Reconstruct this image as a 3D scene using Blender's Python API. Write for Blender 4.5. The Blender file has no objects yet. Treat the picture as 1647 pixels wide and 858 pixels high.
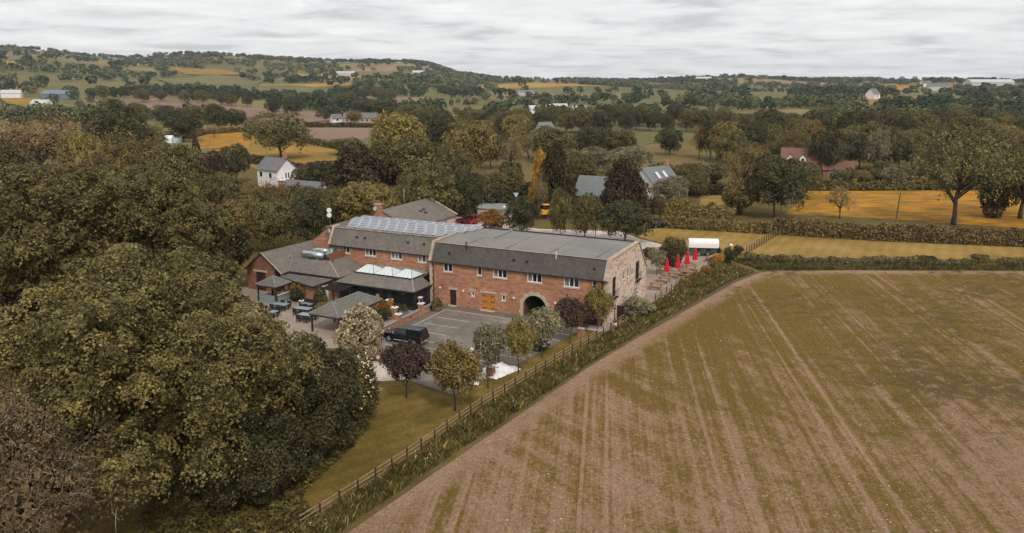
import bpy, bmesh, math, random
import numpy as np
from mathutils import Vector, Matrix
from mathutils.geometry import delaunay_2d_cdt

random.seed(7)
RNG = np.random.default_rng(11)
SC = bpy.context.scene
COL = SC.collection

# ------------------------------------------------------------------ camera
F_PX, HOR, CAM_H = 1281.0, 122.0, 30.0          # photo 1647 x 858
PITCH = math.atan((429 - HOR) / F_PX)
cp, sp = math.cos(PITCH), math.sin(PITCH)
cam_d = bpy.data.cameras.new('camera')
cam_d.sensor_width = 36
cam_d.lens = F_PX / 1647 * 36
cam_d.clip_start = 0.5
cam_d.clip_end = 30000
cam = bpy.data.objects.new('camera', cam_d)
COL.objects.link(cam)
cam.location = (0, 0, CAM_H)
cam.rotation_euler = (math.pi / 2 - PITCH, 0, 0)
SC.camera = cam

# ------------------------------------------------------------------ sky, sun, exposure
SUN_EL, SUN_AZ = math.radians(46), math.radians(163)   # azimuth clockwise from +Y (view direction)
SC.render.engine = 'CYCLES'
SC.cycles.use_denoising = True
SC.cycles.denoising_prefilter = 'ACCURATE'
SC.render.filter_size = 1.1
SC.cycles.max_bounces = 6
SC.cycles.diffuse_bounces = 3
SC.cycles.glossy_bounces = 2
SC.cycles.transmission_bounces = 3
SC.cycles.volume_bounces = 0
SC.cycles.transparent_max_bounces = 6
SC.cycles.caustics_reflective = False
SC.cycles.caustics_refractive = False
SC.view_settings.view_transform = 'Standard'
SC.view_settings.look = 'None'
SC.view_settings.gamma = 1
SC.view_settings.exposure = 0.46

world = bpy.data.worlds.new('World')
SC.world = world
world.use_nodes = True
wt = world.node_tree
wt.nodes.clear()
def wn(t, **k):
    n = wt.nodes.new(t)
    for a, v in k.items():
        setattr(n, a, v)
    return n
w_out = wn('ShaderNodeOutputWorld')
w_bg = wn('ShaderNodeBackground')
w_bg.inputs['Strength'].default_value = 0.1
w_sky = wn('ShaderNodeTexSky', sky_type='NISHITA')
w_sky.sun_disc = False
w_sky.sun_elevation = SUN_EL
w_sky.sun_rotation = SUN_AZ
w_tc = wn('ShaderNodeTexCoord')
w_sep = wn('ShaderNodeSeparateXYZ')
wt.links.new(w_tc.outputs['Generated'], w_sep.inputs[0])
# a cloud deck: the view direction carried to a plane overhead
w_z = wn('ShaderNodeMath', operation='MAXIMUM'); w_z.inputs[1].default_value = 0.0
wt.links.new(w_sep.outputs['Z'], w_z.inputs[0])
w_z2 = wn('ShaderNodeMath', operation='ADD'); w_z2.inputs[1].default_value = 0.075
wt.links.new(w_z.outputs[0], w_z2.inputs[0])
w_dx = wn('ShaderNodeMath', operation='DIVIDE'); w_dy = wn('ShaderNodeMath', operation='DIVIDE')
wt.links.new(w_sep.outputs['X'], w_dx.inputs[0]); wt.links.new(w_z2.outputs[0], w_dx.inputs[1])
wt.links.new(w_sep.outputs['Y'], w_dy.inputs[0]); wt.links.new(w_z2.outputs[0], w_dy.inputs[1])
w_c = wn('ShaderNodeCombineXYZ')
wt.links.new(w_dx.outputs[0], w_c.inputs[0]); wt.links.new(w_dy.outputs[0], w_c.inputs[1])
w_n1 = wn('ShaderNodeTexNoise'); w_n1.inputs['Scale'].default_value = 1.05
w_n1.inputs['Detail'].default_value = 9; w_n1.inputs['Roughness'].default_value = 0.62
w_n1.inputs['Distortion'].default_value = 0.35
wt.links.new(w_c.outputs[0], w_n1.inputs['Vector'])
w_r = wn('ShaderNodeValToRGB')
el = w_r.color_ramp.elements
el[0].position = 0.34; el[0].color = (0.46, 0.468, 0.48, 1)
el[1].position = 0.66; el[1].color = (0.742, 0.742, 0.74, 1)
e = el.new(0.47); e.color = (0.62, 0.625, 0.632, 1)
wt.links.new(w_n1.outputs['Fac'], w_r.inputs[0])
w_mul = wn('ShaderNodeVectorMath', operation='SCALE'); w_mul.inputs['Scale'].default_value = 10.0
wt.links.new(w_r.outputs[0], w_mul.inputs[0])
w_mix = wn('ShaderNodeMix', data_type='RGBA'); w_mix.inputs['Factor'].default_value = 0.965
wt.links.new(w_sky.outputs[0], w_mix.inputs['A'])
wt.links.new(w_mul.outputs[0], w_mix.inputs['B'])
wt.links.new(w_mix.outputs['Result'], w_bg.inputs['Color'])
wt.links.new(w_bg.outputs[0], w_out.inputs['Surface'])

sun_d = bpy.data.lights.new('sun', 'SUN')
sun_d.energy = 1.5
sun_d.angle = math.radians(10)
sun_d.color = (1.0, 0.94, 0.86)
sun = bpy.data.objects.new('sun', sun_d)
COL.objects.link(sun)
sdir = Vector((math.sin(SUN_AZ) * math.cos(SUN_EL), math.cos(SUN_AZ) * math.cos(SUN_EL), math.sin(SUN_EL)))
sun.rotation_euler = (-sdir).to_track_quat('-Z', 'Y').to_euler()
sun.location = (0, 0, 120)

# ------------------------------------------------------------------ from photo pixels to places
B0 = np.array([11.62, 92.85, 0.0])              # front right corner of the long barn
AX = np.array([-0.8998, 0.4363, 0.0])           # along its front, to the left
AY = np.array([0.4363, 0.8998, 0.0])            # into its depth
BANG = math.atan2(-AX[1], -AX[0])
def ray(u, v):
    x = (u - 823.5) / F_PX; y = (429 - v) / F_PX
    return np.array([x, cp + y * sp, -sp + y * cp])
C0 = np.array([0, 0, CAM_H])
def loc(P):
    Q = np.asarray(P) - B0
    return (float(Q @ AX), float(Q @ AY), float(Q[2]))
def wld(p):
    return tuple(B0 + AX * p[0] + AY * p[1] + np.array([0, 0, p[2]]))
def GW(u, v, z=0.0):                            # world point of a pixel at height z
    d = ray(u, v); return tuple(C0 + d * ((z - CAM_H) / d[2]))
def GZ(u, v, z=0.0):                            # same in the barn's own axes
    return loc(GW(u, v, z))
def FR(u, v, y=0.0):                            # on a plane parallel to the barn's front
    d = ray(u, v); P = B0 + AY * y
    return loc(C0 + d * (((P - C0) @ AY) / (d @ AY)))
def GB(u, v, x=0.0):                            # on a plane parallel to the barn's gable
    d = ray(u, v); P = B0 + AX * x
    return loc(C0 + d * (((P - C0) @ AX) / (d @ AX)))
def px_of(x, y, z):
    dz = np.asarray(z) - CAM_H
    dep = np.asarray(y) * cp - dz * sp
    up = np.asarray(y) * sp + dz * cp
    return 823.5 + F_PX * np.asarray(x) / dep, 429 - F_PX * up / dep, dep

# ------------------------------------------------------------------ material helpers
MATS = {}
class NT:
    def __init__(s, name):
        s.m = bpy.data.materials.new(name); s.m.use_nodes = True
        s.t = s.m.node_tree
        s.b = s.t.nodes['Principled BSDF']
        s.b.inputs['Specular IOR Level'].default_value = 0.3
        s.out = s.t.nodes['Material Output']
    def n(s, t, **k):
        q = s.t.nodes.new(t)
        for a, v in k.items():
            if a in q.inputs.keys(): q.inputs[a].default_value = v
            else: setattr(q, a, v)
        return q
    def l(s, a, b): s.t.links.new(a, b)
    def coords(s, rot=0.0, scale=(1, 1, 1), kind='Object'):
        tc = s.n('ShaderNodeTexCoord'); mp = s.n('ShaderNodeMapping')
        mp.inputs['Rotation'].default_value = (0, 0, rot); mp.inputs['Scale'].default_value = scale
        s.l(tc.outputs[kind], mp.inputs[0]); return mp.outputs[0]
    def noise(s, vec, scale, detail=4, rough=0.55, dist=0.0):
        q = s.n('ShaderNodeTexNoise'); q.inputs['Scale'].default_value = scale
        q.inputs['Detail'].default_value = detail; q.inputs['Roughness'].default_value = rough
        q.inputs['Distortion'].default_value = dist
        s.l(vec, q.inputs['Vector']); return q.outputs['Fac']
    def ramp(s, fac, stops):
        q = s.n('ShaderNodeValToRGB'); el = q.color_ramp.elements
        while len(el) < len(stops): el.new(0.5)
        for e, (p, c) in zip(el, stops):
            e.position = p; e.color = (c[0], c[1], c[2], 1)
        s.l(fac, q.inputs[0]); return q.outputs[0]
    def mix(s, fac, a, b, mode='MIX'):
        q = s.n('ShaderNodeMix', data_type='RGBA', blend_type=mode)
        for key, val in (('Factor', fac), ('A', a), ('B', b)):
            if isinstance(val, (int, float)): q.inputs[key].default_value = val
            elif isinstance(val, tuple): q.inputs[key].default_value = (*val, 1)
            else: s.l(val, q.inputs[key])
        return q.outputs['Result']
    def math(s, op, a, b=0.0, clamp=False):
        q = s.n('ShaderNodeMath', operation=op); q.use_clamp = clamp
        for i, val in enumerate((a, b)):
            if isinstance(val, (int, float)): q.inputs[i].default_value = val
            else: s.l(val, q.inputs[i])
        return q.outputs[0]
    def color(s, c):
        if isinstance(c, tuple): s.b.inputs['Base Color'].default_value = (*c, 1)
        else: s.l(c, s.b.inputs['Base Color'])
    def bump(s, h, strength=0.3, dist=0.05):
        q = s.n('ShaderNodeBump'); q.inputs['Strength'].default_value = strength; q.inputs['Distance'].default_value = dist
        s.l(h, q.inputs['Height']); s.l(q.outputs[0], s.b.inputs['Normal'])
    def rough(s, r): s.b.inputs['Roughness'].default_value = r

def M(name): return MATS[name]
def plain(name, c, rough=0.6, metal=0.0, vary=0.15, scale=3.0, spec=0.3):
    t = NT(name); v = t.coords()
    f = t.noise(v, scale, 5)
    t.color(t.ramp(f, [(0.3, tuple(x * (1 - vary) for x in c)), (0.7, tuple(min(1, x * (1 + vary)) for x in c))]))
    t.rough(rough); t.b.inputs['Metallic'].default_value = metal
    t.b.inputs['Specular IOR Level'].default_value = spec
    MATS[name] = t.m; return t.m

def foliage(name, dark, light, hue=0.016, transl=0.14, val=0.3, near=False, gain=1.3):
    """leaf colours: single leaves, sprays and whole trees differ, with lit and shaded contrast painted in"""
    dark = tuple(x * gain * 0.62 for x in dark); light = tuple(x * gain * 1.32 for x in light)  # range widened at both ends: sunlit and shaded leaf contrast put into the colour
    t = NT(name)
    oi = t.n('ShaderNodeObjectInfo'); ge = t.n('ShaderNodeNewGeometry')
    v = t.coords()
    nz = t.noise(v, 0.5 if near else 5.0, 3)
    vo = t.n('ShaderNodeTexVoronoi'); vo.inputs['Scale'].default_value = 1.15 if near else 12.0; t.l(v, vo.inputs['Vector'])
    se = t.n('ShaderNodeSeparateColor'); t.l(vo.outputs['Color'], se.inputs[0])
    a = t.math('MULTIPLY', ge.outputs['Random Per Island'], 0.42)
    b = t.math('MULTIPLY', nz, 0.32)
    c_ = t.math('MULTIPLY', se.outputs[0], 0.36)
    f = t.math('ADD', t.math('ADD', a, b), c_)
    c = t.ramp(f, [(0.2, dark), (0.58, tuple(x * 0.56 + y * 0.44 for x, y in zip(dark, light))), (0.92, light)])
    hs = t.n('ShaderNodeHueSaturation')
    t.l(c, hs.inputs['Color'])
    h = t.math('MULTIPLY_ADD', oi.outputs['Random'], hue); h.node.inputs[2].default_value = 0.5 - hue / 4
    t.l(h, hs.inputs['Hue'])
    vv = t.math('MULTIPLY_ADD', oi.outputs['Random'], val); vv.node.inputs[2].default_value = 1 - val / 2
    t.l(vv, hs.inputs['Value'])
    t.l(hs.outputs[0], t.b.inputs['Base Color'])
    t.rough(0.6); t.b.inputs['Specular IOR Level'].default_value = 0.16
    if transl > 0:
        tr = t.n('ShaderNodeBsdfTranslucent'); t.l(hs.outputs[0], tr.inputs['Color'])
        mx = t.n('ShaderNodeMixShader'); mx.inputs[0].default_value = transl
        t.l(t.b.outputs[0], mx.inputs[1]); t.l(tr.outputs[0], mx.inputs[2]); t.l(mx.outputs[0], t.out.inputs[0])
    MATS[name] = t.m; return t.m

# ------------------------------------------------------------------ mesh helpers
class MB:
    """collects pieces of ONE mesh; flip = coordinates are in the barn's own axes"""
    def __init__(s, flip=False):
        s.V = []; s.F = []; s.flip = flip
    def add(s, vs, fs):
        o = len(s.V)
        s.V += [tuple(float(c) for c in v) for v in vs]
        s.F += [[i + o for i in f] for f in fs]
        return s
    def box(s, x0, x1, y0, y1, z0, z1):
        if x0 > x1: x0, x1 = x1, x0
        if y0 > y1: y0, y1 = y1, y0
        if z0 > z1: z0, z1 = z1, z0
        return s.add([(x0, y0, z0), (x1, y0, z0), (x1, y1, z0), (x0, y1, z0), (x0, y0, z1), (x1, y0, z1), (x1, y1, z1), (x0, y1, z1)],
                     [(0, 3, 2, 1), (4, 5, 6, 7), (0, 1, 5, 4), (1, 2, 6, 5), (2, 3, 7, 6), (3, 0, 4, 7)])
    def prism(s, pts, vec):
        n = len(pts); p2 = [tuple(a + b for a, b in zip(p, vec)) for p in pts]
        return s.add(list(pts) + p2, [list(range(n))[::-1], list(range(n, 2 * n))] + [[i, (i + 1) % n, n + (i + 1) % n, n + i] for i in range(n)])
    def loft(s, rings, close=True):
        n = len(rings[0]); vs = [p for r in rings for p in r]; fs = []
        for k in range(len(rings) - 1):
            for i in range(n):
                j = (i + 1) % n
                fs.append([k * n + i, k * n + j, (k + 1) * n + j, (k + 1) * n + i])
        if close:
            fs.append(list(range(n))[::-1]); fs.append([(len(rings) - 1) * n + i for i in range(n)])
        return s.add(vs, fs)
    def tube(s, p0, p1, r0, r1=None, n=8):
        r1 = r0 if r1 is None else r1
        a, b = Vector(p0), Vector(p1); d = (b - a)
        if d.length < 1e-6: return s
        d.normalize(); u = d.orthogonal().normalized(); w = d.cross(u)
        R = []
        for c, r in ((a, r0), (b, r1)):
            R.append([tuple(c + (u * math.cos(2 * math.pi * i / n) + w * math.sin(2 * math.pi * i / n)) * r) for i in range(n)])
        return s.loft(R)
    def path(s, pts, radii, n=6):
        R = []
        P = [Vector(p) for p in pts]
        for k, c in enumerate(P):
            d = (P[min(k + 1, len(P) - 1)] - P[max(k - 1, 0)]).normalized()
            u = d.cross(Vector((0.31, 0.95, 0.05)));
            if u.length < 1e-3: u = d.orthogonal()
            u.normalize(); w = d.cross(u)
            R.append([tuple(c + (u * math.cos(2 * math.pi * i / n) + w * math.sin(2 * math.pi * i / n)) * radii[k]) for i in range(n)])
        return s.loft(R)
    def lathe(s, prof, c=(0, 0, 0), n=12):
        R = [[(c[0] + r * math.cos(2 * math.pi * i / n), c[1] + r * math.sin(2 * math.pi * i / n), c[2] + z) for i in range(n)] for r, z in prof]
        return s.loft(R)
    def build(s, name, mat, parent=None, org=None, smooth=False, bevel=0.0):
        me = bpy.data.meshes.new(name)
        V = s.V
        if s.flip: V = [wld(p) for p in V]
        if org is None: org = parent['_org'] if parent is not None and '_org' in parent else (0, 0, 0)
        V = [(v[0] - org[0], v[1] - org[1], v[2] - org[2]) for v in V]
        me.from_pydata(V, [], s.F)
        bm = bmesh.new(); bm.from_mesh(me)
        bmesh.ops.recalc_face_normals(bm, faces=bm.faces)
        if bevel > 0:
            bmesh.ops.remove_doubles(bm, verts=bm.verts, dist=1e-4)
            bmesh.ops.bevel(bm, geom=[e for e in bm.edges if len(e.link_faces) == 2 and e.calc_face_angle(0) > 0.5], offset=bevel, segments=2, affect='EDGES', profile=0.6)
        bm.to_mesh(me); bm.free()
        if smooth: me.shade_smooth()
        o = bpy.data.objects.new(name, me); COL.objects.link(o)
        if mat is not None: me.materials.append(MATS[mat] if isinstance(mat, str) else mat)
        if parent is not None:
            o.parent = parent; o['_org'] = list(org)
        else:
            o.location = org
        return o
def BB(): return MB(True)
def mesh_obj(name, me, mat, parent=None):
    o = bpy.data.objects.new(name, me); COL.objects.link(o)
    if mat is not None and len(me.materials) == 0: me.materials.append(MATS[mat])
    if parent is not None: o.parent = parent
    return o
def tag(o, label=None, cat=None, group=None, kind=None):
    if label: o['label'] = label
    if cat: o['category'] = cat
    if group: o['group'] = group
    if kind: o['kind'] = kind
    return o
def thing(name, label, cat, org=(0, 0, 0), group=None):
    o = bpy.data.objects.new(name, None); COL.objects.link(o)
    o.empty_display_size = 0.3
    o.location = org; o['_org'] = list(org)
    return tag(o, label, cat, group)
def copy_tree(o, parent=None):
    c = o.copy(); COL.objects.link(c); c.parent = parent
    for ch in list(o.children): copy_tree(ch, c)
    return c
def put(o, x, y, z=0, rz=0, s=1.0, label=None, group=None):
    o.location = (x, y, z); o.rotation_euler = (0, 0, rz)
    o.scale = (s, s, s) if not isinstance(s, tuple) else s
    return tag(o, label, None, group)
def quads_mesh(name, Q, tint=None, mat=None):
    n = len(Q); me = bpy.data.meshes.new(name)
    k = Q.shape[1]
    me.vertices.add(n * k); me.vertices.foreach_set('co', Q.reshape(-1).astype(np.float32))
    me.loops.add(n * k); me.loops.foreach_set('vertex_index', np.arange(n * k, dtype=np.int32))
    me.polygons.add(n); me.polygons.foreach_set('loop_start', np.arange(0, n * k, k, dtype=np.int32))
    me.update(calc_edges=True)
    if tint is not None:
        a = me.attributes.new('tint', 'FLOAT', 'POINT'); a.data.foreach_set('value', np.repeat(tint, k).astype(np.float32))
    if mat: me.materials.append(MATS[mat])
    return me
# ================================================================== materials
def wall_coords(t):                     # (along the wall, height) for walls lying along the barn's axes
    v = t.coords(rot=-BANG)
    s_ = t.n('ShaderNodeSeparateXYZ'); t.l(v, s_.inputs[0])
    a = t.math('ADD', s_.outputs[0], s_.outputs[1])
    c = t.n('ShaderNodeCombineXYZ'); t.l(a, c.inputs[0]); t.l(s_.outputs[2], c.inputs[1])
    return c.outputs[0]
def brick_mat(name, c1, c2, mortar):
    t = NT(name); v = wall_coords(t)
    b = t.n('ShaderNodeTexBrick'); t.l(v, b.inputs['Vector'])
    b.inputs['Scale'].default_value = 1.0
    b.inputs['Brick Width'].default_value = 0.235; b.inputs['Row Height'].default_value = 0.078
    b.inputs['Mortar Size'].default_value = 0.007; b.inputs['Bias'].default_value = 0.0
    b.inputs['Color1'].default_value = (*c1, 1); b.inputs['Color2'].default_value = (*c2, 1); b.inputs['Mortar'].default_value = (*mortar, 1)
    mp = t.n('ShaderNodeMapping'); mp.inputs['Scale'].default_value = (0.9, 2.6, 1); t.l(v, mp.inputs[0])
    n1 = t.noise(mp.outputs[0], 1.1, 7, 0.66)
    n2 = t.noise(v, 0.25, 3)
    c = t.mix(n1, b.outputs['Color'], tuple(x * 1.5 for x in c2), 'MIX')
    k = t.ramp(n1, [(0.34, (0.52, 0.5, 0.5)), (0.5, (1, 1, 1)), (0.72, (1.28, 1.2, 1.12))])
    c = t.mix(1.0, b.outputs['Color'], k, 'MULTIPLY')
    k2 = t.ramp(n2, [(0.35, (0.84, 0.82, 0.8)), (0.65, (1.1, 1.08, 1.05))])
    c = t.mix(1.0, c, k2, 'MULTIPLY')
    t.color(c); t.rough(0.88); t.bump(b.outputs['Fac'], -0.3, 0.01)
    MATS[name] = t.m
brick_mat('brick', (0.48, 0.198, 0.108), (0.385, 0.160, 0.092), (0.44, 0.335, 0.26))
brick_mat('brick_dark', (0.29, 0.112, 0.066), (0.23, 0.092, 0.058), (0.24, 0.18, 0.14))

t = NT('stone_wall'); v = wall_coords(t)
mp = t.n('ShaderNodeMapping'); mp.inputs['Scale'].default_value = (1.0, 1.7, 1); t.l(v, mp.inputs[0])
vo = t.n('ShaderNodeTexVoronoi'); vo.inputs['Scale'].default_value = 3.0; t.l(mp.outputs[0], vo.inputs['Vector'])
vd = t.n('ShaderNodeTexVoronoi', feature='DISTANCE_TO_EDGE'); vd.inputs['Scale'].default_value = 3.0; t.l(mp.outputs[0], vd.inputs['Vector'])
se = t.n('ShaderNodeSeparateColor'); t.l(vo.outputs['Color'], se.inputs[0])
c = t.ramp(se.outputs[0], [(0.0, (0.27, 0.165, 0.11)), (0.2, (0.54, 0.385, 0.295)), (0.6, (0.68, 0.53, 0.43)), (1.0, (0.78, 0.64, 0.54))])
n1 = t.noise(v, 1.4, 6, 0.7)
c = t.mix(1.0, c, t.ramp(n1, [(0.3, (0.72, 0.68, 0.66)), (0.6, (1.08, 1.05, 1.02))]), 'MULTIPLY')
jo = t.ramp(vd.outputs['Distance'], [(0.0, (1, 1, 1)), (0.07, (0, 0, 0))])
c = t.mix(jo, c, (0.64, 0.52, 0.43))
t.color(c); t.rough(0.9); t.bump(vd.outputs['Distance'], 0.7, 0.06); MATS['stone_wall'] = t.m

def slate_mat(name, c1, c2, lichen, cw=0.5, ch=0.28):
    t = NT(name); v = t.coords(rot=-BANG)
    s_ = t.n('ShaderNodeSeparateXYZ'); t.l(v, s_.inputs[0])
    a = t.math('ADD', t.math('MULTIPLY', s_.outputs[1], 0.8), t.math('MULTIPLY', s_.outputs[2], 0.9))
    c_ = t.n('ShaderNodeCombineXYZ'); t.l(s_.outputs[0], c_.inputs[0]); t.l(a, c_.inputs[1])
    b = t.n('ShaderNodeTexBrick'); t.l(c_.outputs[0], b.inputs['Vector'])
    b.inputs['Scale'].default_value = 1.0
    b.inputs['Brick Width'].default_value = cw; b.inputs['Row Height'].default_value = ch
    b.inputs['Mortar Size'].default_value = 0.018; b.inputs['Mortar Smooth'].default_value = 0.4
    b.inputs['Color1'].default_value = (*c1, 1); b.inputs['Color2'].default_value = (*c2, 1)
    b.inputs['Mortar'].default_value = tuple(x * 0.55 for x in c2) + (1,)
    n1 = t.noise(v, 0.5, 6, 0.68); n2 = t.noise(v, 3.0, 5, 0.7)
    c = t.mix(1.0, b.outputs['Color'], t.ramp(n2, [(0.3, (0.72, 0.72, 0.72)), (0.68, (1.22, 1.2, 1.18))]), 'MULTIPLY')
    c = t.mix(t.ramp(n1, [(0.45, (0, 0, 0)), (0.75, (0.6, 0.6, 0.6))]), c, lichen)
    t.color(c); t.rough(0.7); t.b.inputs['Specular IOR Level'].default_value = 0.25
    t.bump(b.outputs['Fac'], -0.5, 0.02); MATS[name] = t.m
slate_mat('slate', (0.098, 0.090, 0.076), (0.076, 0.071, 0.062), (0.125, 0.112, 0.085))
slate_mat('slate_old', (0.18, 0.158, 0.136), (0.145, 0.13, 0.114), (0.23, 0.2, 0.16))
slate_mat('slate_house', (0.2, 0.2, 0.2), (0.15, 0.15, 0.155), (0.1, 0.1, 0.1))
slate_mat('roof_blue', (0.2, 0.215, 0.22), (0.165, 0.178, 0.182), (0.22, 0.22, 0.21))
slate_mat('roof_red', (0.215, 0.098, 0.072), (0.175, 0.082, 0.062), (0.22, 0.125, 0.092))
slate_mat('ridged_tile', (0.17, 0.153, 0.136), (0.14, 0.127, 0.114), (0.2, 0.178, 0.15), 0.3, 0.3)

t = NT('flat_roof'); v = t.coords(rot=-BANG)
n1 = t.noise(v, 0.22, 6, 0.62); n2 = t.noise(v, 2.2, 6, 0.7)
c = t.ramp(n1, [(0.3, (0.16, 0.152, 0.132)), (0.55, (0.205, 0.194, 0.168)), (0.75, (0.24, 0.224, 0.19))])
c = t.mix(1.0, c, t.ramp(n2, [(0.3, (0.86, 0.86, 0.86)), (0.7, (1.08, 1.08, 1.08))]), 'MULTIPLY')
t.color(c); t.rough(0.6); MATS['flat_roof'] = t.m
plain('felt_green', (0.115, 0.112, 0.09), 0.85, vary=0.3, scale=1.4)
plain('stone_trim', (0.50, 0.41, 0.33), 0.85, vary=0.22, scale=2.5)
plain('coping', (0.42, 0.32, 0.245), 0.88, vary=0.3, scale=2.2)
plain('white_frame', (0.82, 0.80, 0.76), 0.4, vary=0.05)
plain('white_paint', (0.78, 0.76, 0.74), 0.6, vary=0.06)
plain('white_render', (0.74, 0.71, 0.70), 0.85, vary=0.08, scale=0.8)
plain('black_metal', (0.018, 0.018, 0.018), 0.5, vary=0.2)
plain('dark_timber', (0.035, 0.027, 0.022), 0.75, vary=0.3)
plain('fascia', (0.03, 0.03, 0.03), 0.6)
plain('wood_orange', (0.50, 0.20, 0.05), 0.6, vary=0.3, scale=5)
plain('door_brown', (0.045, 0.022, 0.018), 0.5, vary=0.2)
plain('soil_dark', (0.1, 0.07, 0.045), 0.95, vary=0.3)
plain('zinc', (0.45, 0.48, 0.48), 0.35, metal=0.85, vary=0.15)
plain('lead', (0.23, 0.25, 0.245), 0.5, vary=0.15)
plain('fence_panel', (0.24, 0.105, 0.055), 0.85, vary=0.25, scale=6)
plain('terracotta', (0.35, 0.14, 0.085), 0.8, vary=0.2)
plain('stone_pot', (0.2, 0.17, 0.14), 0.85, vary=0.2)
plain('rattan', (0.022, 0.022, 0.022), 0.7, vary=0.3, scale=14)
plain('table_glass', (0.25, 0.29, 0.3), 0.25, vary=0.1)
plain('blue_panel', (0.2, 0.255, 0.265), 0.8, vary=0.15, scale=6)
plain('lamp_glass', (0.85, 0.83, 0.8), 0.4, vary=0.03)
plain('curtain', (0.2, 0.19, 0.175), 0.9, vary=0.15, scale=9)
plain('room_wall', (0.12, 0.09, 0.07), 0.9)
plain('parasol_red', (0.58, 0.02, 0.035), 0.75, vary=0.2, scale=6)
plain('pale_cloth', (0.75, 0.72, 0.70), 0.85, vary=0.08)
plain('picnic_wood', (0.30, 0.165, 0.10), 0.85, vary=0.3, scale=5)
plain('post_dark', (0.055, 0.036, 0.026), 0.9, vary=0.4, scale=4)
plain('rail_wood', (0.30, 0.195, 0.125), 0.9, vary=0.35, scale=3)
plain('trailer_green', (0.05, 0.075, 0.06), 0.55, vary=0.2)
plain('trailer_white', (0.78, 0.75, 0.71), 0.6, vary=0.06)
plain('pole_wood', (0.13, 0.10, 0.075), 0.9, vary=0.3)
plain('pole_pale', (0.36, 0.29, 0.22), 0.9, vary=0.2)
plain('sign_blue', (0.42, 0.55, 0.66), 0.5, vary=0.05)
plain('bin_red', (0.5, 0.1, 0.07), 0.6)
plain('machine_yellow', (0.75, 0.36, 0.03), 0.5)
plain('sheet_white', (0.78, 0.77, 0.78), 0.75, vary=0.05)
plain('barn_sheet', (0.5, 0.5, 0.49), 0.5, vary=0.15, scale=1)
plain('barn_blue', (0.16, 0.2, 0.235), 0.6, vary=0.1, scale=1)
plain('bark', (0.085, 0.068, 0.05), 0.95, vary=0.35, scale=3)
plain('bark_pale', (0.20, 0.165, 0.13), 0.95, vary=0.3, scale=4)
plain('dry_twig', (0.27, 0.21, 0.155), 0.95, vary=0.3)
plain('car_black', (0.006, 0.006, 0.007), 0.22, vary=0.1, spec=0.5)
plain('car_red', (0.52, 0.018, 0.022), 0.25, vary=0.05, spec=0.5)
plain('car_blue', (0.14, 0.2, 0.42), 0.3, vary=0.05, spec=0.5)
plain('car_white', (0.75, 0.76, 0.78), 0.3, vary=0.03, spec=0.5)
plain('car_grey', (0.22, 0.23, 0.23), 0.3, vary=0.05, metal=0.3, spec=0.5)
plain('car_silver', (0.55, 0.56, 0.57), 0.3, vary=0.05, metal=0.4, spec=0.5)
plain('car_glass', (0.012, 0.016, 0.018), 0.08, vary=0.1, spec=0.6)
plain('tyre', (0.012, 0.012, 0.012), 0.9, vary=0.2)
plain('alloy', (0.42, 0.42, 0.42), 0.35, metal=0.8, vary=0.1)
plain('lamp_red', (0.28, 0.01, 0.008), 0.25, vary=0.05)
plain('lamp_clear', (0.7, 0.7, 0.7), 0.2, vary=0.05)
plain('plate_yellow', (0.72, 0.36, 0.04), 0.5, vary=0.05)
plain('chrome', (0.6, 0.6, 0.6), 0.2, metal=0.9, vary=0.05)
plain('flower_white', (0.78, 0.72, 0.60), 0.8, vary=0.05)
plain('flower_orange', (0.72, 0.32, 0.06), 0.8, vary=0.2)
plain('flower_cream', (0.42, 0.32, 0.17), 0.85, vary=0.2)
plain('flint', (0.55, 0.43, 0.35), 0.8, vary=0.3, scale=0.7)

t = NT('window_glass'); t.color((0.014, 0.018, 0.019)); t.rough(0.06); t.b.inputs['Specular IOR Level'].default_value = 0.45; MATS['window_glass'] = t.m
t = NT('lantern_glass'); t.color((0.62, 0.66, 0.66)); t.rough(0.12); t.b.inputs['Specular IOR Level'].default_value = 0.8; MATS['lantern_glass'] = t.m
t = NT('solar_cell'); v = t.coords(rot=-BANG)
n1 = t.noise(v, 0.35, 3)
t.color(t.ramp(n1, [(0.3, (0.13, 0.135, 0.17)), (0.7, (0.2, 0.205, 0.24))])); t.rough(0.22); t.b.inputs['Specular IOR Level'].default_value = 0.8; MATS['solar_cell'] = t.m
plain('solar_frame', (0.6, 0.6, 0.6), 0.4, metal=0.3, vary=0.05)

def ground_mat(name, stops, sc, fine, bump=0.3, extra=None):
    t = NT(name); v = t.coords()
    n1 = t.noise(v, sc, 6, 0.62); n2 = t.noise(v, fine, 5, 0.7)
    c = t.ramp(n1, stops)
    c = t.mix(1.0, c, t.ramp(n2, [(0.25, (0.66, 0.66, 0.64)), (0.72, (1.3, 1.28, 1.22))]), 'MULTIPLY')
    if extra: c = extra(t, v, c)
    t.color(c); t.rough(0.95); t.b.inputs['Specular IOR Level'].default_value = 0.1
    t.bump(n2, bump, 0.08); MATS[name] = t.m
def mow(direction, width):
    def f(t, v, c):
        w = t.n('ShaderNodeTexWave', wave_type='BANDS', bands_direction='X')
        mp = t.n('ShaderNodeMapping'); mp.inputs['Rotation'].default_value = (0, 0, direction); t.l(v, mp.inputs[0])
        t.l(mp.outputs[0], w.inputs['Vector']); w.inputs['Scale'].default_value = 1 / (width * 3.2); w.inputs['Distortion'].default_value = 2.4; w.inputs['Detail'].default_value = 4; w.inputs['Detail Scale'].default_value = 1.2
        return t.mix(1.0, c, t.ramp(w.outputs['Fac'], [(0.2, (0.94, 0.94, 0.93)), (0.8, (1.05, 1.06, 1.04))]), 'MULTIPLY')
    return f
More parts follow.
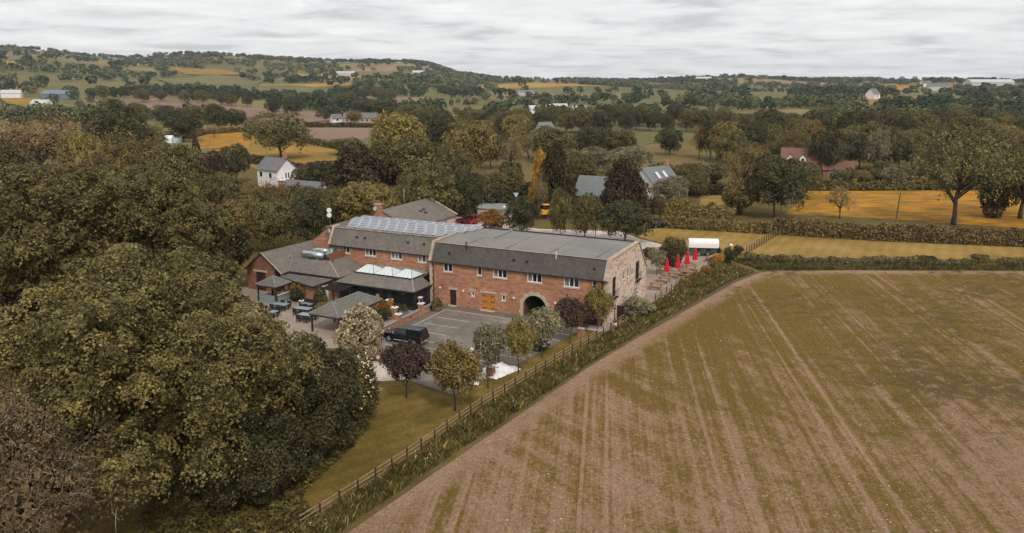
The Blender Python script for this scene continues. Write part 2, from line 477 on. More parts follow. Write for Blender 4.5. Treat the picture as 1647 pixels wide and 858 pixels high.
ground_mat('lawn', [(0.3, (0.105, 0.074, 0.016)), (0.45, (0.14, 0.098, 0.024)), (0.6, (0.19, 0.125, 0.036)), (0.75, (0.26, 0.165, 0.06))], 0.22, 2.6, 0.6, mow(0.9, 1.7))
ground_mat('lawn_pale', [(0.3, (0.2, 0.128, 0.034)), (0.5, (0.27, 0.172, 0.05)), (0.72, (0.34, 0.222, 0.078))], 0.09, 3.0, 0.25, mow(0.5, 2.2))
ground_mat('rough_grass', [(0.3, (0.13, 0.10, 0.035)), (0.5, (0.2, 0.145, 0.05)), (0.72, (0.28, 0.19, 0.075))], 0.07, 2.5, 0.4)
ground_mat('pasture', [(0.3, (0.125, 0.095, 0.032)), (0.5, (0.165, 0.12, 0.042)), (0.72, (0.205, 0.145, 0.058))], 0.02, 1.0, 0.3)
ground_mat('pasture_green', [(0.3, (0.115, 0.105, 0.042)), (0.5, (0.145, 0.13, 0.056)), (0.72, (0.18, 0.152, 0.068))], 0.015, 0.6, 0.3)
ground_mat('ploughed', [(0.3, (0.175, 0.118, 0.084)), (0.5, (0.225, 0.15, 0.108)), (0.72, (0.262, 0.178, 0.13))], 0.012, 0.5, 0.3, mow(0.3, 4))
ground_mat('buttercup_pale', [(0.3, (0.17, 0.115, 0.03)), (0.5, (0.27, 0.162, 0.036)), (0.7, (0.34, 0.2, 0.045))], 0.04, 0.8, 0.3)
ground_mat('verge_soil', [(0.3, (0.085, 0.064, 0.022)), (0.5, (0.125, 0.09, 0.032)), (0.7, (0.175, 0.118, 0.046))], 0.3, 3.0, 0.4)
ground_mat('gravel', [(0.3, (0.48, 0.42, 0.38)), (0.5, (0.56, 0.49, 0.45)), (0.7, (0.62, 0.55, 0.5))], 0.15, 9.0, 0.2)
ground_mat('paving', [(0.3, (0.24, 0.19, 0.155)), (0.5, (0.31, 0.25, 0.208)), (0.7, (0.37, 0.3, 0.255))], 0.35, 5.0, 0.15)
ground_mat('concrete', [(0.3, (0.44, 0.39, 0.35)), (0.5, (0.52, 0.46, 0.41)), (0.7, (0.58, 0.52, 0.47))], 0.4, 6.0, 0.15)
ground_mat('kerbstone', [(0.3, (0.33, 0.28, 0.24)), (0.5, (0.4, 0.34, 0.29)), (0.7, (0.46, 0.39, 0.33))], 0.6, 6.0, 0.15)
ground_mat('pavement_dark', [(0.3, (0.12, 0.105, 0.09)), (0.5, (0.15, 0.13, 0.115)), (0.7, (0.18, 0.16, 0.14))], 0.4, 7.0, 0.15)
def streaky(t, v, c):
    mp = t.n('ShaderNodeMapping'); mp.inputs['Scale'].default_value = (0.25, 1.0, 1); t.l(v, mp.inputs[0])
    n = t.noise(mp.outputs[0], 0.5, 6, 0.7, 0.6)
    return t.mix(t.ramp(n, [(0.42, (0.85, 0.85, 0.85)), (0.54, (0, 0, 0))]), c, (0.17, 0.115, 0.028))
def tyre_marks(t, v, c):
    n = t.noise(v, 0.16, 5, 0.6, 1.4)
    return t.mix(t.ramp(n, [(0.52, (0, 0, 0)), (0.72, (0.75, 0.75, 0.75))]), c, (0.30, 0.265, 0.24))
ground_mat('buttercup', [(0.32, (0.2, 0.12, 0.022)), (0.45, (0.36, 0.17, 0.02)), (0.56, (0.47, 0.205, 0.022)), (0.72, (0.54, 0.26, 0.04))], 0.16, 1.1, 0.5, streaky)
ground_mat('asphalt', [(0.3, (0.135, 0.118, 0.104)), (0.5, (0.165, 0.145, 0.128)), (0.7, (0.195, 0.172, 0.152))], 0.3, 8.0, 0.15, tyre_marks)
def worn(name, c, under):
    t = NT(name); v = t.coords(); n = t.noise(v, 2.6, 6, 0.75)
    t.color(t.mix(t.ramp(n, [(0.34, (0, 0, 0)), (0.46, (1, 1, 1))]), under, c)); t.rough(0.85); MATS[name] = t.m
worn('line_paint', (0.56, 0.51, 0.46), (0.24, 0.21, 0.19))
worn('line_orange', (0.42, 0.28, 0.2), (0.23, 0.19, 0.165))

# far ground: hedged fields, colour of each field in a vertex colour
t = NT('ground_mat'); v = t.coords()
vc = t.n('ShaderNodeVertexColor'); vc.layer_name = 'field'
n1 = t.noise(v, 0.01, 6, 0.65); n2 = t.noise(v, 0.35, 5, 0.7)
c = t.mix(1.0, vc.outputs['Color'], t.ramp(n1, [(0.3, (0.8, 0.8, 0.78)), (0.7, (1.2, 1.18, 1.15))]), 'MULTIPLY')
c = t.mix(1.0, c, t.ramp(n2, [(0.25, (0.7, 0.7, 0.68)), (0.72, (1.25, 1.25, 1.2))]), 'MULTIPLY')
t.color(c); t.rough(0.95); t.b.inputs['Specular IOR Level'].default_value = 0.08; MATS['ground_mat'] = t.m

# the sown field: bare soil, seedlings in drill rows and wheelings, bare headland
t = NT('crop_soil'); v = t.coords(rot=0.115)
mp = t.n('ShaderNodeMapping'); mp.inputs['Scale'].default_value = (1.0, 0.016, 1); t.l(v, mp.inputs[0])
streak = t.noise(mp.outputs[0], 1.0, 7, 0.68, 0.2)
mpf = t.n('ShaderNodeMapping'); mpf.inputs['Scale'].default_value = (1.0, 0.02, 1); t.l(v, mpf.inputs[0])
rows = t.noise(mpf.outputs[0], 3.2, 3, 0.6)
patch = t.noise(v, 0.06, 6, 0.66, 0.6)
ed = t.n('ShaderNodeAttribute', attribute_name='edge'); gr = t.n('ShaderNodeAttribute', attribute_name='green')
fine = t.noise(v, 2.8, 6, 0.78); clod = t.noise(v, 6.0, 6, 0.85)
mid = t.noise(v, 0.55, 5, 0.7, 0.8)
va = t.coords(rot=-0.62); mpa = t.n('ShaderNodeMapping'); mpa.inputs['Scale'].default_value = (1.0, 0.08, 1); t.l(va, mpa.inputs[0])
turn = t.noise(mpa.outputs[0], 0.55, 4, 0.6, 0.4)
g1 = t.math('MULTIPLY', t.math('SUBTRACT', streak, 0.5), 4.4)
g2 = t.math('MULTIPLY', t.math('SUBTRACT', patch, 0.5), 2.6)
g3 = t.math('MULTIPLY', t.math('SUBTRACT', rows, 0.5), 1.0)
g4 = t.math('MULTIPLY', t.math('SUBTRACT', mid, 0.5), 2.4)
sx_ = t.n('ShaderNodeSeparateXYZ'); t.l(v, sx_.inputs[0])
tram = t.math('PINGPONG', t.math('ADD', sx_.outputs[0], t.math('MULTIPLY', mid, 0.25)), 5.2)
tram = t.math('ABSOLUTE', t.math('SUBTRACT', tram, 0.95))
tram = t.math('MULTIPLY', t.math('MULTIPLY', t.math('LESS_THAN', tram, 0.15), streak), -1.5)
g5 = t.math('ADD', tram, t.math('MULTIPLY', t.math('MULTIPLY', t.math('SUBTRACT', turn, 0.5), 3.2), t.n('ShaderNodeAttribute', attribute_name='turn').outputs['Fac']))
g6 = t.math('MULTIPLY', t.math('SUBTRACT', fine, 0.5), 4.2)
g = t.math('ADD', t.math('ADD', t.math('ADD', g1, g2), t.math('ADD', g3, g4)), t.math('ADD', t.math('ADD', g5, g6), gr.outputs['Fac']))
edn = t.math('ADD', ed.outputs['Fac'], t.math('MULTIPLY', t.math('SUBTRACT', mid, 0.5), 4.0))
em = t.math('MULTIPLY', t.math('SUBTRACT', edn, 1.0), 0.5, True)
gf = t.math('MULTIPLY', t.math('ADD', g, 0.4, True), em)
soil = t.ramp(mid, [(0.25, (0.23, 0.142, 0.084)), (0.5, (0.315, 0.2, 0.126)), (0.75, (0.375, 0.245, 0.162))])
wet = t.math('MULTIPLY', t.math('SUBTRACT', t.math('MULTIPLY', t.noise(v, 0.04, 5), mid), 0.25), 9.0, True)
wet = t.math('MULTIPLY', wet, t.n('ShaderNodeAttribute', attribute_name='wet').outputs['Fac'])
soil = t.mix(wet, soil, (0.085, 0.055, 0.034))
crop = t.ramp(fine, [(0.3, (0.095, 0.064, 0.010)), (0.55, (0.15, 0.1, 0.018)), (0.75, (0.2, 0.13, 0.028))])
c = t.mix(t.math('MULTIPLY', gf, 0.93), soil, crop)
c = t.mix(t.math('MULTIPLY', wet, 0.55), c, (0.085, 0.058, 0.03))
c = t.mix(1.0, c, t.ramp(clod, [(0.32, (0.4, 0.38, 0.36)), (0.5, (1, 1, 1)), (0.68, (1.7, 1.66, 1.6))]), 'MULTIPLY')
t.color(c); t.rough(0.97); t.b.inputs['Specular IOR Level'].default_value = 0.08
t.bump(clod, 1.0, 0.12); MATS['crop_soil'] = t.m

# leaves (this picture's greens run olive to brown)
foliage('leaf_olive', (0.043, 0.043, 0.017), (0.16, 0.130, 0.045))
foliage('leaf_olive_near', (0.036, 0.034, 0.013), (0.145, 0.112, 0.036), hue=0.0, val=0.0, near=True)
foliage('leaf_dark_near', (0.026, 0.026, 0.012), (0.085, 0.070, 0.028), hue=0.0, val=0.0, near=True)
foliage('leaf_tan', (0.075, 0.056, 0.018), (0.205, 0.144, 0.048))
foliage('leaf_dark', (0.026, 0.028, 0.014), (0.088, 0.078, 0.034))
foliage('leaf_yellow', (0.078, 0.062, 0.018), (0.245, 0.178, 0.055))
foliage('leaf_grey', (0.085, 0.078, 0.042), (0.25, 0.215, 0.125))
foliage('leaf_airy', (0.13, 0.088, 0.03), (0.28, 0.19, 0.078))
foliage('leaf_copper', (0.028, 0.018, 0.014), (0.085, 0.052, 0.04), hue=0.01)
foliage('leaf_rust', (0.11, 0.05, 0.012), (0.30, 0.145, 0.035), hue=0.01)
foliage('leaf_gold', (0.22, 0.10, 0.018), (0.46, 0.235, 0.045), hue=0.01)
foliage('leaf_conifer', (0.022, 0.020, 0.008), (0.072, 0.058, 0.022), hue=0.02, transl=0.1)
foliage('leaf_brown', (0.024, 0.016, 0.010), (0.075, 0.050, 0.026), hue=0.01, transl=0.1)
foliage('leaf_sycamore', (0.028, 0.030, 0.013), (0.195, 0.156, 0.050), hue=0.0, val=0.0, near=True)
foliage('leaf_holly', (0.030, 0.031, 0.015), (0.088, 0.078, 0.034), hue=0.0, val=0.0, transl=0.1, near=True)
foliage('leaf_dying', (0.055, 0.040, 0.020), (0.175, 0.122, 0.062), hue=0.0, val=0.0, near=True)
foliage('leaf_ivy', (0.026, 0.026, 0.008), (0.13, 0.10, 0.028), hue=0.0, val=0.0, near=True)
foliage('leaf_hedge', (0.048, 0.038, 0.012), (0.20, 0.13, 0.045), hue=0.01, near=True)
foliage('leaf_silver', (0.13, 0.115, 0.06), (0.42, 0.335, 0.20), hue=0.0, val=0.0)
foliage('grass_blade', (0.05, 0.052, 0.016), (0.145, 0.124, 0.036), hue=0.0, val=0.0, near=True)
foliage('grass_straw', (0.2, 0.13, 0.045), (0.42, 0.28, 0.11), hue=0.0, val=0.0, near=True)
t = NT('leaf_far')
at = t.n('ShaderNodeAttribute', attribute_name='tint'); ge = t.n('ShaderNodeNewGeometry')
f = t.math('ADD', t.math('MULTIPLY', at.outputs['Fac'], 0.72), t.math('MULTIPLY', ge.outputs['Random Per Island'], 0.28))
t.color(t.ramp(f, [(0.05, (0.034, 0.050, 0.028)), (0.4, (0.072, 0.086, 0.043)), (0.75, (0.125, 0.128, 0.060)), (1.0, (0.19, 0.172, 0.084))]))
t.rough(0.9); t.b.inputs['Specular IOR Level'].default_value = 0.05; MATS['leaf_far'] = t.m

# ================================================================== the lie of the land
SKY_U = np.array([-900, 0, 60, 130, 200, 260, 340, 450, 550, 620, 655, 690, 730, 800, 900, 1000, 1100, 1200, 1300, 1400, 1500, 1647, 2600.0])
SKY_V = np.array([92, 88, 91, 96, 99, 95, 93, 99, 103, 103, 102, 106, 118, 127, 129, 130, 128, 126, 129, 129, 128, 130, 130.0])
SKY_AZ = np.arctan((SKY_U - 823.5) / F_PX * cp)
R_TOP = 3200.0
def smooth(x):
    x = np.clip(x, 0, 1); return x * x * (3 - 2 * x)
def terrain(x, y):
    x = np.asarray(x, float); y = np.asarray(y, float)
    r = np.hypot(x, y); az = np.arctan2(x, y)
    ztop = 30 + (HOR - np.interp(az, SKY_AZ, SKY_V)) * R_TOP / F_PX
    s_ = smooth((r - 620) / (R_TOP - 620))
    und = 7 * np.sin(x * 0.0061 + 1.3) * np.sin(y * 0.0047 + 0.4) + 4 * np.sin(x * 0.013 + y * 0.008)
    z = ztop * s_ + und * smooth((r - 650) / 900) * (1 - 0.8 * smooth((r - 2200) / 800))
    z -= np.clip(r - R_TOP, 0, None) * 0.03
    return z
def on_ground(u, v):
    """world point where the ray through a pixel meets the land"""
    d = ray(u, v); d = d / math.hypot(d[0], d[1])
    prev = 40.0
    r = 40.0
    while r < 5200:
        z = CAM_H + d[2] * r
        if z <= float(terrain(d[0] * r, d[1] * r)):
            a, b = prev, r
            for _ in range(30):
                m_ = (a + b) / 2
                if CAM_H + d[2] * m_ <= float(terrain(d[0] * m_, d[1] * m_)): b = m_
                else: a = m_
            return np.array([d[0] * b, d[1] * b, float(terrain(d[0] * b, d[1] * b))])
        prev = r; r *= 1.012
    r = 3100.0
    return np.array([d[0] * r, d[1] * r, float(terrain(d[0] * r, d[1] * r))])

# patchwork of fields: jittered cells
CW, CH = 210.0, 150.0
def cell_seed(i, j):
    a = np.sin(i * 127.1 + j * 311.7) * 43758.5453; b = np.sin(i * 269.5 + j * 183.3) * 43758.5453
    return (i + 0.5 + 0.78 * (a - np.floor(a) - 0.5)) * CW, (j + 0.5 + 0.78 * (b - np.floor(b) - 0.5)) * CH
def cells(x, y):
    i0 = np.floor(x / CW); j0 = np.floor(y / CH)
    d1 = np.full(x.shape, 1e9); d2 = np.full(x.shape, 1e9); h1 = np.zeros(x.shape)
    for di in (-1, 0, 1):
        for dj in (-1, 0, 1):
            sx, sy = cell_seed(i0 + di, j0 + dj)
            d = np.hypot(x - sx, y - sy)
            hh = np.sin((i0 + di) * 12.9898 + (j0 + dj) * 78.233) * 43758.5453; hh = hh - np.floor(hh)
            near = d < d1
            d2 = np.where(near, d1, np.minimum(d2, d)); h1 = np.where(near, hh, h1); d1 = np.where(near, d, d1)
    return h1, d2 - d1
PAL = 0.84 * np.array([(0.175, 0.155, 0.066), (0.21, 0.165, 0.07), (0.15, 0.14, 0.064), (0.245, 0.185, 0.085), (0.30, 0.205, 0.145),
                (0.2, 0.175, 0.08), (0.17, 0.155, 0.07), (0.41, 0.24, 0.06), (0.26, 0.2, 0.085), (0.165, 0.15, 0.065)])
def in_poly(px, py, poly):
    px = np.asarray(px, float); py = np.asarray(py, float); c = np.zeros(px.shape, bool)
    n = len(poly)
    for i in range(n):
        x0, y0 = poly[i]; x1, y1 = poly[(i + 1) % n]
        if y0 == y1: continue
        k = ((y0 > py) != (y1 > py)) & (px < (x1 - x0) * (py - y0) / (y1 - y0) + x0)
        c ^= k
    return c
az_f = np.concatenate([np.radians(np.arange(-180, -44, 6)), np.radians(np.arange(-44, 44.01, 0.175)), np.radians(np.arange(50, 181, 6))])
rr = np.concatenate([[0.0, 30, 60, 100, 150], np.geomspace(200, 3600, 230), np.geomspace(3700, 7000, 12)])
AZ, RR = np.meshgrid(az_f, rr)
TX = RR * np.sin(AZ); TY = RR * np.cos(AZ); TZ = terrain(TX, TY)
na, nr = len(az_f), len(rr)
idx = np.arange(na * nr).reshape(nr, na)
q = np.stack([idx[:-1, :-1], idx[:-1, 1:], idx[1:, 1:], idx[1:, :-1]], -1).reshape(-1, 4)
me = bpy.data.meshes.new('ground')
me.vertices.add(na * nr); me.vertices.foreach_set('co', np.stack([TX, TY, TZ], -1).reshape(-1).astype(np.float32))
me.loops.add(len(q) * 4); me.loops.foreach_set('vertex_index', q[:, ::-1].reshape(-1).astype(np.int32))
me.polygons.add(len(q)); me.polygons.foreach_set('loop_start', np.arange(0, len(q) * 4, 4, dtype=np.int32))
me.update(calc_edges=True)
h1, gap = cells(TX.ravel(), TY.ravel())
colr = PAL[np.clip((h1 * len(PAL)).astype(int), 0, len(PAL) - 1)]
near = (RR.ravel() < 330)[:, None]
colr = np.where(near, np.array([[0.13, 0.095, 0.033]]), colr)
ca = me.color_attributes.new('field', 'FLOAT_COLOR', 'POINT')
ca.data.foreach_set('color', np.concatenate([colr, np.ones((len(colr), 1))], 1).reshape(-1).astype(np.float32))
me.shade_smooth()
tag(mesh_obj('ground', me, 'ground_mat'), 'olive farmland with hedged fields rising to low hills', None, None, 'structure')

SHEETS = []
def sheet(name, pts, z, mat, label=None, kind='structure', step=None, thick=0.0):
    """a flat sheet from world xy points"""
    mb = MB()
    if thick:
        mb.prism([(p[0], p[1], z - thick) for p in pts], (0, 0, thick))
    else:
        mb.add([(p[0], p[1], z) for p in pts], [list(range(len(pts)))])
    o = mb.build(name, mat)
    return tag(o, label, None, None, kind)
def LW(*pts): return [wld((p[0], p[1], 0))[:2] for p in pts]
def draped(name, pix, mat, label, lift=0.35, step=0.018):
    """a field on the land inside an outline of photo pixels"""
    W = [on_ground(*p) for p in pix]
    poly = [(math.atan2(w[0], w[1]), math.log(math.hypot(w[0], w[1]))) for w in W]
    xs = [p[0] for p in poly]; ys = [p[1] for p in poly]
    pts = list(poly); ed = [(i, (i + 1) % len(poly)) for i in range(len(poly))]
    sa = max(0.006, (max(xs) - min(xs)) / 40); sr = max(0.01, (max(ys) - min(ys)) / 30)
    a = min(xs)
    gx, gy = np.meshgrid(np.arange(min(xs), max(xs), sa), np.arange(min(ys), max(ys), sr))
    k = in_poly(gx, gy, poly)
    pts += [(float(p), float(q_)) for p, q_ in zip(gx[k], gy[k])]
    r_ = delaunay_2d_cdt([Vector(p) for p in pts], ed, [], 0, 1e-6)
    V = [(math.exp(p[1]) * math.sin(p[0]), math.exp(p[1]) * math.cos(p[0])) for p in r_[0]]
    T = [f for f in r_[2] if bool(in_poly(np.array([sum(r_[0][i][0] for i in f) / 3]), np.array([sum(r_[0][i][1] for i in f) / 3]), poly)[0])]
    mb = MB()
    def lf(x, y):
        r2 = math.hypot(x, y); return 0.03 + lift * smooth((r2 - 150) / 700) + max(0, r2 - 900) * 0.0012
    mb.add([(x, y, float(terrain(x, y)) + float(lf(x, y))) for x, y in V], T)
    o = mb.build(name, mat, smooth=True)
    SHEETS.append([(w[0], w[1]) for w in W])
    return tag(o, label, None, None, 'structure')

# the sown field in the right foreground
EDGE = [(4.2, -75), (0.84, -50.2), (-0.59, -35.4), (-2.81, -13.3), (-6.59, 11.5), (-9.67, 29.1), (-12.0, 37.2), (-13.6, 38.9), (-24.0, 44.3), (-48.9, 55.9), (-150, 104)]
EDGE_W = [wld((p[0], p[1], 0))[:2] for p in EDGE]
outer = EDGE_W + [(260, 60), (200, -40), (-20, -40)]
pts = list(outer); ed = [(i, (i + 1) % len(outer)) for i in range(len(outer))]
gx, gy = np.meshgrid(np.arange(-60, 260, 2.2), np.arange(-40, 190, 2.2))
k = in_poly(gx, gy, outer)
pts += [(float(a), float(b)) for a, b in zip(gx[k], gy[k])]
r_ = delaunay_2d_cdt([Vector(p) for p in pts], ed, [], 0, 1e-4)
V2 = np.array([(p[0], p[1]) for p in r_[0]])
T = [f for f in r_[2] if bool(in_poly(np.array([V2[f, 0].mean()]), np.array([V2[f, 1].mean()]), outer)[0])]
me = bpy.data.meshes.new('sown_field')
hz = 0.05 * np.sin(V2[:, 0] * 0.3) * np.sin(V2[:, 1] * 0.11)
me.from_pydata([(x, y, 0.06 + h_) for (x, y), h_ in zip(V2, hz)], [], T); me.shade_smooth()
def edge_dist(P):
    d = np.full(len(P), 1e9)
    for a, b in zip(EDGE_W[:-1], EDGE_W[1:]):
        a = np.array(a); b = np.array(b); ab = b - a
        tt = np.clip(((P - a) @ ab) / (ab @ ab), 0, 1)
        d = np.minimum(d, np.hypot(*(P - a - tt[:, None] * ab).T))
    return d
dd = edge_dist(V2)
pu, pv, _ = px_of(V2[:, 0], np.maximum(V2[:, 1], 12), 0 * V2[:, 0])
gre = np.interp(V2[:, 1], [20, 55, 75, 100, 130], [-0.6, -0.15, 0.4, 0.85, 1.0]) + np.interp(V2[:, 0], [0, 20, 35, 60, 110], [0.05, 0.25, 0.1, -0.3, -0.25])
wet = np.interp(V2[:, 1], [50, 75, 120], [0, 0.9, 1]) * np.interp(V2[:, 0], [15, 35], [0.1, 1])
tur = np.interp(V2[:, 0], [0, 12, 28, 40], [1, 1, .5, 0]) * np.interp(V2[:, 1], [45, 60, 110], [.3, 1, 1])
for nm, arr in (('edge', dd), ('green', gre), ('wet', wet), ('turn', tur)):
    a = me.attributes.new(nm, 'FLOAT', 'POINT'); a.data.foreach_set('value', arr.astype(np.float32))
field = tag(mesh_obj('sown_field', me, 'crop_soil'), 'brown stony arable field with green seedling stripes', None, None, 'structure')
# flints lying on it
nst = 26000
P = np.stack([RNG.uniform(-30, 75, nst * 3), RNG.uniform(18, 130, nst * 3)], 1)
keep = in_poly(P[:, 0], P[:, 1], outer) & (RNG.random(len(P)) < np.interp(P[:, 1], [20, 45, 70, 110], [1, 0.75, 0.22, 0.05]))
clump = np.sin(P[:, 0] * 1.1 + np.sin(P[:, 1] * 0.21) * 2) * np.sin(P[:, 0] * 0.33) + RNG.normal(0, 0.7, len(P))
P = P[keep & (clump > -0.2)][:nst]
sz = np.clip(RNG.lognormal(-3.25, 0.45, len(P)), 0.018, 0.11)
tet = np.array([(1, 0, 0), (-0.5, 0.8, 0), (-0.6, -0.7, 0), (0.1, 0.05, 0.7)])
fc = [(0, 1, 3), (1, 2, 3), (2, 0, 3)]
ang = RNG.uniform(0, 6.28, len(P)); ca_, sa_ = np.cos(ang), np.sin(ang)
VV = tet[None] * sz[:, None, None]
XX = VV[..., 0] * ca_[:, None] - VV[..., 1] * sa_[:, None] + P[:, 0:1]
YY = VV[..., 0] * sa_[:, None] + VV[..., 1] * ca_[:, None] + P[:, 1:2]
VV = np.stack([XX, YY, VV[..., 2] + 0.05], -1)
tri = np.concatenate([VV[:, list(f)] for f in fc])
me = quads_mesh('field_flints', tri, mat='flint')
tag(mesh_obj('field_flints', me, None), 'pale flints scattered over the brown arable field', None, None, 'stuff')

# verge between field and fence, lawn, car park, terraces, yard
FENCE = [(4.4, -60), (3.66, -49), (3.06, -42.6), (2.67, -35.9), (2.34, -27.6), (0.98, -16.2), (-0.68, -2.3), (-2.1, 12.6), (-3.0, 25.9), (-5.0, 38.0)]
vg = [(x - 0.0, y) for x, y in EDGE[:-1]] + [(-150, 104), (-150, 112), (-49.5, 66), (-14, 52), (-7.5, 49.5), (-5.6, 45)] + FENCE[::-1] + [(7, -75)]
sheet('verge', LW(*vg), 0.03, 'verge_soil', 'strip of rough tall grass between the fence and the arable field')
fl_ = [(-5.2, 3), (-6.59, 11.5), (-8.2, 21), (-9.67, 29.1), (-12.0, 37.2), (-13.6, 38.9), (-18, 41.2)]
sheet('furrow', LW(*([(a + .28, b) for a, b in fl_] + [(a - .22, b) for a, b in fl_[::-1]])), 0.10, 'soil_dark', 'dark open furrow along the edge of the arable field')
sheet('lawn', LW(*(FENCE[:7] + [(-0.7, -1.2), (2.6, -1.6), (3.3, -7.4), (4.6, -17.2), (5.6, -21.6), (6.5, -27), (13, -25.5), (20, -26.5), (24, -23), (46, -30), (70, -34), (70, -62), (40, -70), (5, -72)])), 0.02, 'lawn', 'mown olive lawn between the car park and the post and rail fence')
sheet('car_park', LW((21.7, -2.2), (21.7, -20.6), (19, -24.2), (14, -24.8), (6.3, -26.5), (5.55, -21.5), (4.5, -17.2), (3.2, -7.4), (2.5, -1.7), (4, -1.7)), 0.045, 'asphalt', 'worn grey asphalt car park in front of the brick barn')
sheet('car_park_path', LW((18.6, -22.0), (13.4, -23.6), (12.5, -25.0), (15.4, -27.0), (18.2, -25.2), (24, -27), (24, -24)), 0.05, 'gravel', 'pale concrete path leading to the car park')
def slab(name, x0, x1, y0, y1, z1, mat, label, z0=-0.05):
    return tag(BB().box(x0, x1, y0, y1, z0, z1).build(name, mat), label, None, None, 'structure')
slab('pavement', 2.2, 23.3, -1.9, 0.0, 0.12, 'pavement_dark', 'dark paved footway along the foot of the brick barn')
slab('side_pavement', 21.75, 23.1, -20.0, -1.9, 0.12, 'pavement_dark', 'dark paved footway beside the garden wall')
slab('kerb', 3.0, 21.6, -2.06, -1.9, 0.135, 'kerbstone', 'pale kerb along the barn side of the car park')
slab('kerb_side', 21.6, 21.75, -20.0, -1.9, 0.135, 'kerbstone', 'pale kerb beside the garden wall')
slab('apron', -1.6, 3.4, -1.75, 0.0, 0.10, 'concrete', 'pale concrete apron at the foot of the stone gable corner')
slab('gable_path', -1.9, 0.0, 0.0, 16.5, 0.09, 'paving', 'pale paved path along the stone gable')
sheet('terrace', LW((0.5, 16.2), (9, 16.4), (9, 30), (4.2, 43.5), (2.3, 47.3), (-4.4, 46.1), (-5.2, 41), (-3.1, 26), (-2.2, 16)), 0.05, 'paving', 'pale stone terrace set with picnic tables beyond the gable')
sheet('gravel_yard', LW((60, 42), (34.5, 50.8), (20, 52.5), (7.2, 44.0), (6.5, 50.8), (13.5, 55.2), (18, 60.1), (34, 55.4), (60, 62)), 0.04, 'gravel', 'pale gravel parking yard behind the barn roof')
sheet('rear_asphalt', LW((10, 16.4), (9, 30), (7, 43), (20, 52), (34, 50.6), (60, 42), (46, 28), (46, 16.4)), 0.02, 'pavement_dark', 'dark tarmac court behind the barn')
sheet('patio', LW((23.5, -2.4), (23.5, -19.5), (31, -24), (56, -22), (60, -6), (46, -3), (38, -3), (26, -3)), 0.05, 'paving', 'pale paved garden patio with dining tables')
sheet('paddock', LW((14.1, 64.1), (12.2, 66.8), (-9.6, 69.8), (-10.4, 72.2), (-7.75, 50.5), (-2.0, 52.2), (2.4, 47.6), (6.0, 51.6), (13.2, 56)), 0.025, 'lawn_pale', 'pale mown grass beyond the white-topped trailer')
sheet('mown_meadow', LW((-8.0, 50.6), (-10.7, 72.2), (-26.7, 71.6), (-51.1, 77.2), (-130, 100), (-130, 94), (-80, 72), (-49.5, 60), (-24, 50.0), (-12, 46)), 0.034, 'lawn_pale', 'striped mown meadow in front of the long hedge')
draped('buttercup_meadow', [(1262, 345), (1290, 322), (1300, 308), (1660, 306), (1720, 330), (1720, 372), (1560, 362), (1400, 351)], 'buttercup', 'orange buttercup meadow behind the long clipped hedge')
draped('buttercup_strip', [(1105, 300), (1170, 300), (1175, 308), (1105, 307)], 'buttercup_pale', 'narrow orange meadow strip beyond the garden hedge')
draped('buttercup_field', [(305, 224), (330, 217), (398, 213), (404, 226), (402, 238), (318, 240)], 'buttercup', 'orange buttercup field left of the big oak')
draped('rear_lawn', [(1125, 316), (1170, 314), (1172, 331), (1128, 330)], 'lawn_pale', 'small pale lawn between the garden hedges')
draped('oak_pasture', [(398, 214), (470, 226), (545, 238), (540, 262), (470, 290), (400, 268), (330, 242), (404, 238)], 'buttercup_pale', 'yellow pasture under the big oak')
draped('pasture', [(780, 262), (860, 258), (870, 300), (790, 315)], 'pasture', 'olive pasture strip between the tree belts')
draped('hill_pasture', [(985, 242), (1110, 222), (1165, 226), (1160, 262), (1090, 282), (1000, 270)], 'pasture', 'olive pasture around the lone dark tree')
draped('ploughed_field', [(140, 160), (250, 158), (345, 166), (445, 175), (560, 182), (600, 188), (608, 204), (480, 203), (400, 200), (380, 196), (330, 180), (180, 172)], 'ploughed', 'long pinkish ploughed field below the wooded hillside')
draped('near_ploughed_field', [(372, 198), (490, 206), (600, 206), (604, 214), (575, 232), (480, 224), (400, 212)], 'ploughed', 'pinkish ploughed field above the big oak')
draped('centre_ploughed_field', [(572, 156), (690, 158), (720, 164), (600, 172)], 'ploughed', 'distant pink ploughed strip above the farm cottages')
draped('right_stubble', [(1375, 161), (1470, 156), (1490, 163), (1400, 170)], 'buttercup_pale', 'orange-brown field on the right hillside')
draped('right_pasture', [(1205, 150), (1275, 149), (1270, 164), (1208, 164)], 'pasture_green', 'grey-green field on the right hillside')
draped('valley_pasture', [(1060, 180), (1220, 180), (1330, 187), (1320, 192), (1050, 186)], 'pasture_green', 'pale long field in the valley bottom')
draped('hill_field', [(380, 140), (480, 138), (530, 146), (520, 152), (400, 150)], 'pasture_green', 'grey-green field at the foot of the left hill')
draped('upper_hill_field', [(250, 128), (340, 120), (420, 132), (410, 142), (290, 140)], 'pasture_green', 'green field on the left hillside')
draped('russet_hill_field', [(270, 110), (360, 114), (400, 122), (300, 121)], 'buttercup_pale', 'russet field high on the left hillside')
draped('left_orange_field', [(0, 158), (60, 158), (80, 170), (0, 178)], 'buttercup_pale', 'orange field at the far left')
